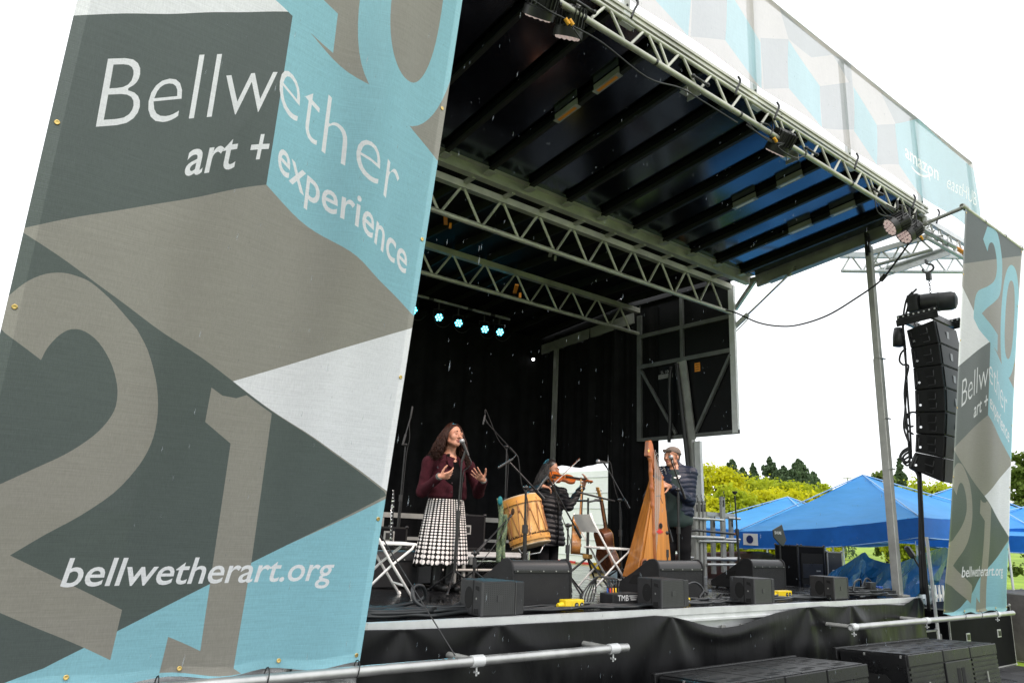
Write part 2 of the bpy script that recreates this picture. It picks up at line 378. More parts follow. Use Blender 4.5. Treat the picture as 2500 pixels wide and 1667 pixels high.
b = MB(); b.tube((2.25, 3.705, 4.845), (9.62, 3.705, 4.845), .02, 10); b.build('upper_chord', OLIVE, ft, smooth=True, angle=40)
for i in range(24):
    xl = 3.95+.4745*(i-11)
    if xl > 9.6: break
    if xl < 2.5: continue
    for s in (-1, 1):
        b = MB(); b.tube((xl+s*.035, 3.70, 4.625), (xl+s*.2, 3.703, 4.835), .0135, 8); b.build('brace', OLIVE, ft, smooth=True, angle=40)
    if i % 4 == 0:
        b = MB(); b.tube((xl+.07, 3.70, 4.62), (xl-.06, 3.703, 4.84), .012, 8); b.build('brace', OLIVE, ft, smooth=True, angle=40)
for u, v in ((1425, 47), (1600, 153), (1806, 281), (1962, 377), (2078, 447)):
    p = aty(u, v, 3.70); b = MB(); b.tube((p.x-.012, 3.70, 4.61), (p.x+.012, 3.70, 4.61), .031, 12); b.build('tape_band', BLKP, ft)
for u, v in ((1425, 20), (1707, 200), (1978, 372), (2140, 470)):
    p = aty(u, v, 3.68); b = MB(); b.tube((p.x-.10, 3.66, p.z), (p.x+.09, 3.66, p.z), .013, 8); b.ell((p.x-.11, 3.66, p.z), .02); b.ell((p.x+.1, 3.66, p.z), .02); b.build('strut_coupler', BLKM, ft, smooth=True)

# ================================================================ posts, wing wall and curtains
pst = thing('roof_post', 'square aluminium corner post holding up the right front of the roof', 'post', (9.62, 4.46, 0))
b = MB(); b.beam((9.62, 4.46, 0.01), (9.62, 4.46, 3.0), .095, .095, up=(0, 1, 0)); b.build('lower_tube', ALUD, pst, bevel=.006)
b = MB(); b.beam((9.62, 4.46, 3.0), (9.62, 4.46, 4.60), .082, .082, up=(0, 1, 0)); b.build('upper_tube', ALUD, pst, bevel=.005)
b = MB(); b.box((9.62, 4.46, .012), (.2, .2, .02)); b.build('base_plate', ALUD, pst)
b = MB(); b.box((9.60, 4.46, 4.62), (.10, .03, .34)); b.box((9.57, 4.43, 4.6), (.04, .03, .22)); b.build('head_bracket', BLKM, pst)
for z in (1.55, 3.0, 2.2):
    b = MB(); b.tube((9.56, 4.41, z), (9.70, 4.405, z), .011, 8); b.build('lock_pin', ALU, pst)
stt = thing('roof_strut', 'slim steel gas strut propping the roof canopy beside the wing wall', 'strut', (9.66, 6.6, 3.9))
A = Vector((9.66, 5.72, 4.50)); B = Vector((9.66, 6.72, 3.86)); M_ = A.lerp(B, .72)
b = MB(); b.tube(A, M_, .016, 10); b.build('rod', CHROME, stt, smooth=True, angle=40)
b = MB(); b.tube(M_, B, .04, 12); b.build('cylinder', ALUW, stt, smooth=True, angle=40)
b = MB(); b.beam(A+Vector((0, -.1, .12)), A, .03, .06); b.build('mount', ALUD, stt)
b = MB(); b.path([M_+Vector((0, .0, -.05)), M_+Vector((0, .02, -.09)), B+Vector((0, -.02, -.08)), B], .008); b.build('hydraulic_hose', ALUD, stt)
kb = thing('knee_brace', 'short aluminium knee brace between wing post and hinge beam', 'brace', (9.64, 6.5, 4.3))
b = MB(); b.beam((9.64, 6.66, 4.16), (9.64, 6.28, 4.56), .05, .06); b.build('channel', ALU, kb)
b = MB(); b.box((9.64, 6.30, 4.57), (.07, .1, .07)); b.build('end_cap', ALUD, kb)

WB = mat('black_wall_panel', (.006, .006, .007), .5, spec=.2, var=.3, vscale=3, rvar=.1)
ww = thing('wing_wall', 'black framed wing wall panel hanging high at the right of the stage', 'wall', (9.6, 7.6, 2.1))
b = MB(); b.box((9.645, 7.68, 3.28), (.02, 1.96, 2.22)); b.build('panel', WB, ww)
b = MB(); b.box((9.650, 7.71, 4.53), (.02, 1.94, .36)); b.build('upper_panel', WB, ww)
WFR = mat('shaded_frame_aluminium', (.15, .155, .15), .5, .5, var=.25, vscale=3)  # frame metal darkened: the shade it hangs in is put into its colour
def wbeam(name, a, c, wd=.07, m=WFR): q = MB(); q.beam(a, c, wd, .05, up=(1, 0, 0)); return q.build(name, m, ww)
wbeam('outer_post', (9.60, 6.69, 2.17), (9.60, 6.69, 4.55), .10, ALUW)
wbeam('inner_post', (9.60, 8.66, 2.17), (9.60, 8.66, 4.45), .09)
wbeam('rail', (9.602, 6.74, 4.05), (9.602, 8.615, 4.05)); wbeam('rail', (9.602, 6.74, 3.49), (9.602, 8.615, 3.49)); wbeam('rail', (9.602, 6.64, 2.19), (9.602, 8.615, 2.19), .06)
wbeam('stile', (9.600, 7.70, 4.03), (9.600, 7.70, 4.6), .06); wbeam('stile', (9.600, 7.70, 3.525), (9.600, 7.70, 4.015), .06)
wbeam('diagonal', (9.596, 6.74, 3.42), (9.596, 7.45, 2.24), .045); wbeam('diagonal', (9.596, 8.6, 3.40), (9.596, 7.85, 2.24), .045)
b = MB(); b.beam((9.58, 7.53, 2.12), (9.58, 7.70, 3.45), .18, .03, up=(1, 0, 0)); b.build('centre_channel', ALUD, ww)
b = MB(); b.path(smoothpath([(9.54, 7.78, 3.42), (9.53, 7.72, 3.0), (9.53, 7.66, 2.5), (9.53, 7.60, 2.0), (9.53, 7.55, 1.5)], 5), .035, 8); b.build('hose', BLKR, ww, smooth=True)
b = MB(); b.path(smoothpath([(9.54, 7.9, 3.38), (9.53, 7.93, 3.0), (9.53, 7.92, 2.5), (9.53, 7.95, 2.1)], 5), .03, 8); b.build('hose', BLKR, ww, smooth=True)
b = MB(); b.box((9.632, 7.42, 3.32), (.004, .11, .15)); sgn = b.build('warning_label', ORNG, ww)
for k in range(3):
    b = MB(); b.box((9.629, 7.42, 3.36-.04*k), (.003, .08, .008)); b.build('print_line', BLKI, sgn)
b = MB(); b.box((9.632, 8.12, 3.26), (.004, .36, .07)); sg = b.build('rating_label', mat('grey_label', (.35, .35, .35), .5), ww)
textmesh('SL 100', .075, mat('grey_label', (.35, .35, .35), .5), 'rating_lettering', ww, (9.63, 8.20, 3.31), (0, -1, 0), (0, 0, 1))
b = MB()
for k in range(3): b.box((9.629, 8.12, 3.28-.02*k), (.003, .30, .006))
b.build('print_line', BLKI, sg)
tpst = thing('trailer_post', 'pale aluminium trailer post below the wing wall behind the harpist', 'post', (9.62, 7.46, GZ))
b = MB(); b.beam((9.63, 7.58, 2.16), (9.63, 7.52, 0.0), .10, .10, up=(1, 0, 0)); b.build('channel', ALUD, tpst)
b = MB(); b.beam((9.66, 7.46, 2.1), (9.66, 7.40, -.6), .11, .06, up=(1, 0, 0)); b.build('outer_channel', ALUW, tpst)
cp = thing('curtain_post', 'thin grey aluminium post standing in front of the black backdrop', 'post', (9.6, 10.9, 0))
b = MB(); b.beam((9.55, 10.9, 0), (9.55, 10.87, 4.2), .09, .06, up=(1, 0, 0)); b.build('tube', ALUD, cp)

CURT = mat('black_drape', (.0065, .0065, .007), .9, spec=.15, var=.5, vscale=4, bump=.1, bscale=90)
def drape(name, label, p0, p1, ztop, zbot, folds, amp, seed, hole=None, n=220, nz=18):
    q = MB(); r_ = np.random.RandomState(seed); p = r_.rand(6)*6.28; p0 = Vector(p0); p1 = Vector(p1); d = (p1-p0); L = d.length; d /= L; nn = Vector((-d.y, d.x, 0))
    for i in range(n+1):
        t = i/n; s_ = t*L
        for j in range(nz+1):
            z = ztop + (zbot(t)-ztop)*(j/nz); a = amp*(.6+.4*j/nz)
            off = a*(math.sin(s_*folds+p[0])+.5*math.sin(s_*folds*1.7+p[1]+j*.1)+.3*math.sin(s_*folds*3.1+p[2]))
            v = p0+d*s_+nn*off; q.v.append(Vector((v.x, v.y, z)))
    for i in range(n):
        for j in range(nz): a = i*(nz+1)+j; q.f.append((a, a+1, a+nz+2, a+nz+1)); q.m.append(0)
    o = q.build(name, CURT, smooth=True); return tag(o, label, 'curtain')
drape('backdrop_curtain', 'black backdrop curtain hanging across the back of the stage', (2.3, 11.40, 0), (9.72, 11.40, 0), 4.5, lambda t: .01, 9, .03, 1)
drape('side_curtain', 'black side curtain hanging between wing wall and white truck', (9.62, 9.46, 0), (9.62, 8.25, 0), 4.55, lambda t: -.3, 14, .03, 2, n=80)
def hz_(t): return 1.80 + .03*math.sin(t*9)
drape('short_curtain', 'short gathered black curtain above the white truck opening', (9.62, 11.0, 0), (9.62, 9.40, 0), 4.5, hz_, 11, .03, 4, n=120)
drape('corner_curtain', 'black curtain closing the rear right corner behind the violinist', (9.62, 11.45, 0), (9.62, 10.95, 0), 4.45, lambda t: -.3, 13, .03, 6, n=80)
gp = MB(); gp.prism([(8.72, 3.9), (11.6, 3.9), (11.6, 4.55), (8.72, 4.84)], (9.672, 0, 0), (0, 1, 0), (0, 0, 1), .02); tag(gp.build('gable_panel', JOIST), 'black gable panel closing the rear roof end above the curtains', 'panel')
gp = MB(); gp.box((5.95, 11.62, 4.3), (7.4, .02, 1.0)); tag(gp.build('rear_valance', JOIST), 'black rear valance board behind the dim rear truss', 'board')
# ================================================================ printed banners
def loops_of(txt, res=4, offset=0.0, shear=0.0):
    cu = bpy.data.curves.new('t', 'FONT'); cu.body = txt; cu.size = 1; cu.fill_mode = 'NONE'; cu.resolution_u = res; cu.shear = shear
    ob = bpy.data.objects.new('t', cu); COL.objects.link(ob); dg = bpy.context.evaluated_depsgraph_get(); dg.update()
    me = bpy.data.meshes.new_from_object(ob.evaluated_get(dg)); bpy.data.objects.remove(ob)
    adj = {}
    for e in me.edges:
        a, c = e.vertices; adj.setdefault(a, []).append(c); adj.setdefault(c, []).append(a)
    seen = set(); L = []
    for s0 in adj:
        if s0 in seen: continue
        lp = [s0]; seen.add(s0); cur = s0
        while True:
            nx = [q for q in adj[cur] if q not in seen]
            if not nx: break
            cur = nx[0]; seen.add(cur); lp.append(cur)
        if len(lp) > 2: L.append(np.array([me.vertices[i].co[:2] for i in lp]))
    bpy.data.meshes.remove(me)
    if offset:
        O = []
        for i, l in enumerate(L):
            dep = sum(int(inside(l[:1], [q])[0]) for j, q in enumerate(L) if j != i); ar = np.sum(l[:, 0]*np.roll(l[:, 1], -1)-np.roll(l[:, 0], -1)*l[:, 1])
            if (ar > 0) != (dep % 2 == 0): l = l[::-1]
            a = l-np.roll(l, 1, 0); c = np.roll(l, -1, 0)-l; a /= np.linalg.norm(a, axis=1)[:, None]+1e-9; c /= np.linalg.norm(c, axis=1)[:, None]+1e-9
            n1 = np.stack([-a[:, 1], a[:, 0]], 1); n2 = np.stack([-c[:, 1], c[:, 0]], 1); m_ = n1+n2; m_ /= np.maximum((m_*m_).sum(1), .5)[:, None]; O.append(l-2*offset*m_)
        L = O
    return L
def fit(L, w0, P0, P1, P2, cap):
    """affine map: text (0,0)->P0, (w0,0)->P1, (0,cap)->P2"""
    P0, P1, P2 = map(np.array, (P0, P1, P2))
    return [P0 + np.outer(l[:, 0]/w0, P1-P0) + np.outer(l[:, 1]/cap, P2-P0) for l in L]
def inside(pts, loops):
    r_ = np.zeros(len(pts), bool); x = pts[:, 0]; y = pts[:, 1]
    for l in loops:
        lo = l.min(0); hi = l.max(0); idx = np.nonzero((x >= lo[0]) & (x <= hi[0]) & (y >= lo[1]) & (y <= hi[1]))[0]
        if not len(idx): continue
        c = np.zeros(len(idx), bool); px, py = x[idx], y[idx]; a = l; b_ = np.roll(l, -1, 0)
        for (x1, y1), (x2, y2) in zip(a, b_):
            if y1 == y2: continue
            m_ = ((y1 > py) != (y2 > py)) & (px < (x2-x1)*(py-y1)/(y2-y1)+x1); c ^= m_
        r_[idx] ^= c
    return r_
def banner_mesh(W_, H_, layers, step, base=0):
    """layers: [(material index, [loops])] painted in order; returns points (a,b), triangles, material ids"""
    V = []; E = []; key = {}
    def vid(p):
        k = (round(float(p[0]), 5), round(float(p[1]), 5))
        if k not in key: key[k] = len(V); V.append(Vector(k))
        return key[k]
    def clip(l):
        return np.stack([np.clip(l[:, 0], 0, W_), np.clip(l[:, 1], 0, H_)], 1)
    rect = [vid(p) for p in ((0, 0), (W_, 0), (W_, H_), (0, H_))]
    for i in range(4): E.append((rect[i], rect[(i+1) % 4]))
    LL = []
    for m_, loops in layers:
        cl = [clip(np.asarray(l, float)) for l in loops]; LL.append((m_, cl))
        for l in cl:
            dn = []
            for i in range(len(l)):
                p, q = l[i-1], l[i]; k = max(1, int(np.hypot(*(q-p))/step)); dn += [p+(q-p)*(m2/k) for m2 in range(1, k+1)]
            ids = [vid(p) for p in dn]; ids = [q for i, q in enumerate(ids) if q != ids[i-1]]
            for i in range(len(ids)):
                if ids[i] != ids[i-1]: E.append((ids[i-1], ids[i]))
    for a in (.05, W_-.04):
        if W_ < 3:
            k = [vid((a, H_*i/100)) for i in range(101)]; E += list(zip(k[:-1], k[1:]))
    nx = max(1, int(W_/step)); ny = max(1, int(H_/step))
    for i in range(nx+1):
        for j in range(ny+1): vid((W_*i/nx, H_*j/ny))
    vo, eo, fo, _, _, _ = geometry.delaunay_2d_cdt(V, E, [], 0, 1e-5)
    P = np.array([q[:] for q in vo]); F = np.array([f for f in fo if len(f) == 3]); cen = P[F].mean(1)
    ok = (cen[:, 0] > 0) & (cen[:, 0] < W_) & (cen[:, 1] > 0) & (cen[:, 1] < H_); F = F[ok]; cen = cen[ok]
    M_ = np.full(len(F), base)
    for m_, cl in LL: M_[inside(cen, cl)] = m_
    return P, F, M_
def cloth_mat(name, col, trans, gloss=.30):
    m = bpy.data.materials.new(name); m.use_nodes = True; n = m.node_tree; b = n.nodes['Principled BSDF']; out = n.nodes['Material Output']
    b.inputs['Roughness'].default_value = gloss; b.inputs['Specular IOR Level'].default_value = .55
    tc = n.nodes.new('ShaderNodeTexCoord')
    def noise(sc, vec, det=4):
        mp = n.nodes.new('ShaderNodeMapping'); mp.inputs['Scale'].default_value = vec; n.links.new(tc.outputs['Object'], mp.inputs[0])
        z = n.nodes.new('ShaderNodeTexNoise'); z.inputs['Scale'].default_value = sc; z.inputs['Detail'].default_value = det; n.links.new(mp.outputs[0], z.inputs['Vector']); return z
    warp = noise(60, (4, 4, .12), 4); weft = noise(60, (.12, .12, 4), 4); big = noise(1.6, (1, 1, .35), 3)
    ad = n.nodes.new('ShaderNodeMath'); ad.operation = 'ADD'; n.links.new(warp.outputs[0], ad.inputs[0]); n.links.new(weft.outputs[0], ad.inputs[1])
    mr = n.nodes.new('ShaderNodeMapRange'); mr.inputs[1].default_value = .6; mr.inputs[2].default_value = 1.4; mr.inputs[3].default_value = .86; mr.inputs[4].default_value = 1.13; n.links.new(ad.outputs[0], mr.inputs[0])
    mb = n.nodes.new('ShaderNodeMapRange'); mb.inputs[1].default_value = .3; mb.inputs[2].default_value = .7; mb.inputs[3].default_value = .93; mb.inputs[4].default_value = 1.07; n.links.new(big.outputs[0], mb.inputs[0])
    mu = n.nodes.new('ShaderNodeMath'); mu.operation = 'MULTIPLY'; n.links.new(mr.outputs[0], mu.inputs[0]); n.links.new(mb.outputs[0], mu.inputs[1])
    mc = n.nodes.new('ShaderNodeMix'); mc.data_type = 'RGBA'; mc.blend_type = 'MULTIPLY'; mc.inputs[0].default_value = 1; mc.inputs[6].default_value = (*col, 1)
    n.links.new(mu.outputs[0], mc.inputs[7]); n.links.new(mc.outputs[2], b.inputs['Base Color'])
    bp = n.nodes.new('ShaderNodeBump'); bp.inputs['Strength'].default_value = .3; bp.inputs['Distance'].default_value = .003; n.links.new(ad.outputs[0], bp.inputs['Height']); n.links.new(bp.outputs[0], b.inputs['Normal'])
    t = n.nodes.new('ShaderNodeBsdfTranslucent'); n.links.new(mc.outputs[2], t.inputs[0])
    mx = n.nodes.new('ShaderNodeMixShader'); mx.inputs[0].default_value = trans
    n.links.new(b.outputs[0], mx.inputs[1]); n.links.new(t.outputs[0], mx.inputs[2])
    th = n.nodes.new('ShaderNodeBsdfTransparent'); mh = n.nodes.new('ShaderNodeMixShader'); mh.inputs[0].default_value = .004 if trans > .2 else .002      # open weave
    n.links.new(mx.outputs[0], mh.inputs[1]); n.links.new(th.outputs[0], mh.inputs[2]); n.links.new(mh.outputs[0], out.inputs['Surface'])
    return m, mx, n, out
TAUPE, DARKG, BLUE_, WHITE_ = (.295, .28, .245), (.098, .118, .112), (.27, .53, .61), (.80, .80, .82)
BM = [cloth_mat('print_'+k+s_, c, t_)[0] for s_, t_ in (('', .56), ('_hem', .2)) for k, c in (('taupe', TAUPE), ('dark_green', DARKG), ('sky_blue', BLUE_), ('white', WHITE_))]

BW, BH = 1.97, 4.99
BY0, BZ0, BY1, BZ1 = 3.98, -.17, 3.25, 4.77
def left_uv(u, v):
    """surveyed photo point on the left banner's plane -> metres across and up the cloth"""
    n_ = Vector((0, BZ1-BZ0, -(BY1-BY0))).normalized(); o = Vector((.12, BY0, BZ0)); d = ray(u, v)
    p = CAMP + d*((o-CAMP).dot(n_)/d.dot(n_)); return (p.x-.12, (p-o).dot(Vector((0, BY1-BY0, BZ1-BZ0)).normalized()))
def right_uv(u, v):
    n_ = Vector((0, BZ1-BZ0, -(BY1-BY0))).normalized(); o = Vector((9.65, BY0, BZ0)); d = ray(u, v)
    p = CAMP + d*((o-CAMP).dot(n_)/d.dot(n_)); return (p.x-9.65, (p-o).dot(Vector((0, BY1-BY0, BZ1-BZ0)).normalized()))
c1 = lambda x, y: left_uv(x/1.96, y/1.96)
c2 = lambda x, y: left_uv(x/1.8087, 800+y/1.8087)
r1 = lambda x, y: right_uv(1950+x/3.483, 450+y/3.483)
def curve(pts, k=5): return [tuple(p[:2]) for p in smoothpath([(*q, 0) for q in pts], k)]
blTR = c1(712*1.96, 36*1.96); blL = c1(647*1.96, 455*1.96)
LAY = []
# hexagon panels
dl = c1(66*1.96, 553*1.96)
wl = c2(566*1.8087, 132*1.8087)
LAY.append((1, [[(0, BH), (BW, BH), (BW, BH-.10), (0, BH-.72)]]))                     # dark top corner
w_up = (0, r1(1345, 950)[1]); 
LAY.append((3, [[(0, BH-1.0), blTR, (0, c1(170*1.96, 47*1.96)[1])]]))                     # white triangle
LAY.append((1, [[(0, c1(170*1.96, 47*1.96)[1]), blTR, blL, (0, dl[1]-.02)]]))           # dark panel behind the name
bl_rt = c1(1053*1.96, 383*1.96); bl_rb = c1(1000*1.96, 772*1.96)
k_ = (BW-blTR[0])/(bl_rt[0]-blTR[0]); tr_y = blTR[1]+(bl_rt[1]-blTR[1])*k_
blue_poly = [blTR, (BW, tr_y), (BW, bl_rb[1]), blL]
LAY.append((2, [blue_poly]))
# numerals 20 (blue on taupe)
two = curve([r1(*q) for q in ((1590, 575), (1602, 520), (1620, 500), (1642, 520), (1660, 600), (1668, 690), (1662, 770), (1640, 830), (1590, 872), (1520, 905), (1490, 965), (1478, 1060), (1475, 1140))], 3) + [r1(*q) for q in ((1520, 1230), (1605, 1350))] + [c1(*q) for q in ((1600, 250), (1620, 65), (1545, 0))] + [r1(1545, 1100)] + curve([r1(*q) for q in ((1545, 1100), (1590, 1050), (1650, 1000), (1692, 950), (1712, 850), (1718, 700), (1708, 590), (1690, 480), (1668, 410), (1630, 380), (1590, 365))], 3) + [r1(1555, 470)]
LAY.append((2, [two]))
oc = left_uv(1003, -170); zc = r1(1815, 1115)
el = lambda cx, cy, a, h, n_=48: [(cx+a*math.cos(2*PI*i/n_)*(1), cy+h*math.sin(2*PI*i/n_)*1) for i in range(n_)]
def superell(cx, cy, a, h, n_=56, e=.82):
    o = []
    for i in range(n_):
        t = 2*PI*i/n_; c, s_ = math.cos(t), math.sin(t); o.append((cx+a*math.copysign(abs(c)**e, c), cy+h*math.copysign(abs(s_)**e, s_)))
    return o
z_in_bot = c1(1965, 432)[1]; z_in_l = c1(1838, 100)[0]; z_in_r = c1(2098, 100)[0]; zx = (z_in_l+z_in_r)/2
z_top = r1(1815, 700)[1]; z_ob = c1(1960, 640)[1]
LAY.append((2, [superell(zx, (z_top+z_ob)/2, (z_in_r-z_in_l)/2+.17, (z_top-z_ob)/2, e=.9)]))
LAY.append((2, [blue_poly]))
LAY.append((0, [superell(zx, (z_top-.22+z_in_bot)/2, (z_in_r-z_in_l)/2, (z_top-.22-z_in_bot)/2, e=.85)]))
# lower half
LAY.append((3, [[wl, (BW, c2(1798, 0)[1]), (BW, c2(1692, 720)[1])]]))
dgl = [(0, c1(120, 1127)[1]), wl, c2(1692, 722), (BW, c2(1692, 740)[1]), c2(1270, 955), c2(540, 1325), c2(190, 1505), c2(0, 1567), (0, c2(0, 1567)[1]-.04)]
LAY.append((1, [dgl]))
LAY.append((2, [[(BW, c2(1690, 755)[1])] + dgl[4:] + [(0, 0), (BW, 0)]]))
two2 = curve([c1(*q) for q in ((20, 1440), (60, 1405), (130, 1355), (210, 1325), (290, 1320), (360, 1335), (430, 1365), (520, 1440), (600, 1525))], 3) + curve([c2(*q) for q in ((600, 10), (650, 100), (685, 225), (695, 340), (683, 450), (650, 545), (595, 630), (500, 730), (350, 830), (200, 910), (42, 1003))], 3) + [c2(*q) for q in ((300, 1128), (538, 1243), (488, 1462), (0, 1256))]
l0 = c2(0, 1256); 
two2 += [(0, l0[1]+.04)] + [(0, c2(0, 690)[1]-.03)] + curve([c2(*q) for q in ((0, 690), (150, 622), (280, 562), (380, 500), (450, 440), (500, 370), (515, 300), (508, 230), (480, 150), (430, 72), (370, 25), (310, 15), (255, 42), (205, 95), (175, 150))], 3) + [c2(20, 30), (0, c2(0, 10)[1])]
LAY.append((0, [two2]))
one = [c2(*q) for q in ((925, 268), (975, 302), (1040, 313), (1088, 298), (1202, 378), (1110, 1030), (1030, 1495), (1065, 1522), (705, 1532), (742, 1365), (882, 1425), (1015, 512), (898, 418))]
LAY.append((0, [one]))
# lettering
def put(txt, P0, P1, P2, cap, offset=0., shear=0.):
    L = loops_of(txt, 4, offset, shear); mn = min(l[:, 0].min() for l in L); L = [l-np.array([mn, 0]) for l in L]; w0 = max(l[:, 0].max() for l in L)
    LAY.append((3, fit(L, w0, P0, P1, P2, cap)))
CAPH, XH = .729, .547
put('Bellw', c1(447, 638), c1(1290, 547), c1(512, 278), CAPH, -.014)
put('ether', c1(1318, 500), c1(1868, 1032), c1(1358, 190), CAPH, -.014, .0)
put('art +', c1(872, 850), c1(1262, 797), c1(905, 700), XH+.03, .010)
put('experience', c1(1322, 805), c1(1926, 1325), c1(1338, 672), XH+.03, .008, .0)
put('bellwetherart.org', c2(262, 1142), c2(1452, 1112), c2(312, 1003), .76, .010)

BP, BF, BMI = banner_mesh(BW, BH, LAY+[(-1, [[(.05, .035), (BW-.035, .035), (BW-.035, BH-.05), (.05, BH-.05)]])][:0], .05)
cen_ = BP[BF].mean(1); hem_ = (cen_[:, 0] < .05) | (cen_[:, 0] > BW-.04) | (cen_[:, 1] < .05); BMI = BMI+4*hem_
def hang_banner(name, label, group, deform):
    me = bpy.data.meshes.new('cloth'); root = thing(name, label, 'banner', deform(BW/2, 0), group); off = Vector(deform(BW/2, 0))
    me.from_pydata([Vector(deform(a, c))-off for a, c in BP], [], BF.tolist())
    for q in BM: me.materials.append(q)
    me.polygons.foreach_set('material_index', BMI.tolist()); me.shade_smooth()
    nr = []
    for a, c in BP:
        p = Vector(deform(a, c)); nn = (Vector(deform(a+.004, c))-p).cross(Vector(deform(a, c+.004))-p).normalized(); nr.append(nn)
    f0 = me.polygons[0]; sg_ = 1 if f0.normal.dot(nr[f0.vertices[0]]) > 0 else -1
    me.normals_split_custom_set_from_vertices([q*sg_ for q in nr])
    o = bpy.data.objects.new('cloth', me); COL.objects.link(o); o.parent = root
    # hems: darker doubled strips along both side edges and the foot
    for (a0, a1, c0, c1_) in ((0, .045, 0, BH), (BW-.03, BW, 0, BH)):
        pass
    for a in (.03, BW-.03):
        for c in (.04, .80, 1.62, 2.46, 3.30, 4.14, 4.94):
            p = Vector(deform(a, c)); q = Vector(deform(a+.01, c)); r_ = Vector(deform(a, c+.01 if c < BH-.02 else c-.01))
            nn = (q-p).cross(r_-p).normalized()
            if nn.y > 0: nn = -nn
            b = MB(); b.lathe([(.0115, 0), (.012, .003), (.009, .004), (.006, .003)], p+nn*.001, nn, 12); g = b.build('grommet', BRASS, root, smooth=True)
    for a in (.52, 1.0, 1.5):
        p = Vector(deform(a, .04)); b = MB(); b.lathe([(.0115, 0), (.012, .003), (.009, .004), (.006, .003)], p+Vector((0, -.004, 0)), (0, -1, .1), 12); b.build('grommet', BRASS, root, smooth=True)
    return root
def dl_(a, c):
    t = c/BH; y = BY0+(BY1-BY0)*t; z = BZ0+(BZ1-BZ0)*t; s_ = math.sin(PI*min(1, max(0, t)))
    bow = .06*s_*math.sin(PI*a/BW) + .030*math.sin(a*3.6+.5+1.2*t)*s_ + .012*math.sin(a*8+3*t)*s_ + .004*math.sin(a*19-4*t)*s_
    fold = .06*math.exp(-((a-1.22-.25*(t-.5))/.17)**2)*math.exp(-((t-.55)/.30)**2) - .045*math.exp(-((a-1.52-.2*(t-.5))/.15)**2)*math.exp(-((t-.55)/.25)**2) + .03*math.exp(-((a-.62-.2*(t-.4))/.17)**2)*math.exp(-((t-.35)/.25)**2)
    foot = .02*math.sin(a*9.5)*math.exp(-t*26)
    return (.12+a, y - bow + fold + foot, z + .012*math.cos(a*13)*math.exp(-t*40))
hang_banner('event_banner', 'huge printed banner nearest the camera filling the left of the picture', 'printed event banners', dl_)
def dr_(a, c):
    t = c/BH; y = BY0+(BY1-BY0)*t; z = BZ0+(BZ1-BZ0)*t; s_ = math.sin(PI*min(1, max(0, t)))**.7
    x = a
    pinch = 1-.075*s_*(1 if a > BW*.5 else .35); x = BW*.5+(a-BW*.5)*pinch
    wave = .012*math.sin(a*4.6-1.0+.9*t)*s_ + .004*math.sin(a*9.0+2.5*t)*s_ + .03*math.sin(a*6.4+.6)*math.exp(-((t-.06)/.08)**2)
    return (9.65+x, y - .02 + wave, z + .02*math.cos(a*9)*math.exp(-t*30))
hang_banner('event_banner', 'distant wavy printed banner hanging at the far right beside the speaker array', 'printed event banners', dr_)

# ---------------------------------------------------------------- pipes carrying the banners
def pipe(name, label, a, b_, r_, ends=(), m=ALU):
    t = thing(name, label, 'pipe', tuple(a)); q = MB()
    A = Vector(a); B = Vector(b_); n_ = 16; x, y, d = frame(B-A)
    vs = []; 
    for p, rr_ in ((A, r_*.82), (A, r_), (B, r_), (B, r_*.82)):
        for i in range(n_): th = 2*PI*i/n_; vs.append(p+x*(rr_*math.cos(th))+y*(rr_*math.sin(th)))
    for p in (A+d*.3, B-d*.3):
        for i in range(n_): th = 2*PI*i/n_; vs.append(p+x*(r_*.82*math.cos(th))+y*(r_*.82*math.sin(th)))
    fs = []
    for k in range(3): fs += [(k*n_+i, k*n_+(i+1) % n_, (k+1)*n_+(i+1) % n_, (k+1)*n_+i) for i in range(n_)]
    fs += [(4*n_+i, 4*n_+(i+1) % n_, (i+1) % n_, i) for i in range(n_)] + [(3*n_+i, 3*n_+(i+1) % n_, 5*n_+(i+1) % n_, 5*n_+i) for i in range(n_)]
    q.add(vs, fs); q.build('tube', m, t, smooth=True, angle=40); return t
def collar(t, x, y, z, r_=.036, w_=.09):
    b = MB(); b.tube((x-w_/2, y, z), (x+w_/2, y, z), r_, 16); b.tube((x, y, z-r_), (x, y, z-r_-.05), .006, 8); b.box((x, y, z-r_-.03), (.012, .045, .012)); b.build('clamp', ALUW, t, smooth=True, angle=40)
PL = pipe('banner_pipe', 'long wet aluminium pipe under the big left banner', (-.35, 3.95, -.205), (4.24, 3.95, -.205), .03)
for u in (1165, 1497):
    p = aty(u, 1600 if u == 1165 else 1577, 3.95); collar(PL, p.x, 3.95, -.205); b = MB(); b.tube((p.x-.02, 3.97, -.205), (p.x-.06, 4.30, -.205), .022, 12); b.build('stand_off', ALUD, PL, smooth=True, angle=40)
PR = pipe('banner_pipe', 'aluminium pipe under the right banner crossing before the black skirt', (7.46, 3.95, -.205), (11.75, 3.95, -.205), .03)
for x in (7.52, 9.15, 11.2):
    collar(PR, x, 3.95, -.205)
    if x < 9.5: b = MB(); b.tube((x-.02, 3.97, -.205), (x-.06, 4.30, -.205), .022, 12); b.build('stand_off', ALUD, PR, smooth=True, angle=40)
PT = pipe('banner_top_pipe', 'weathered top pipe and arm carrying the right banner', (9.60, 3.25, 4.80), (11.66, 3.25, 4.78), .027, m=OLIVE)
b = MB(); b.tube((9.64, 3.72, 4.71), (9.64, 3.27, 4.78), .025, 12); b.build('arm', ALUD, PT, smooth=True, angle=40)
b = MB(); b.tube((9.62, 3.25, 4.80), (9.74, 3.25, 4.80), .034, 14); b.tube((9.64, 3.74, 4.70), (9.64, 3.68, 4.715), .035, 12); b.build('clamp', ALUD, PT, smooth=True, angle=40)
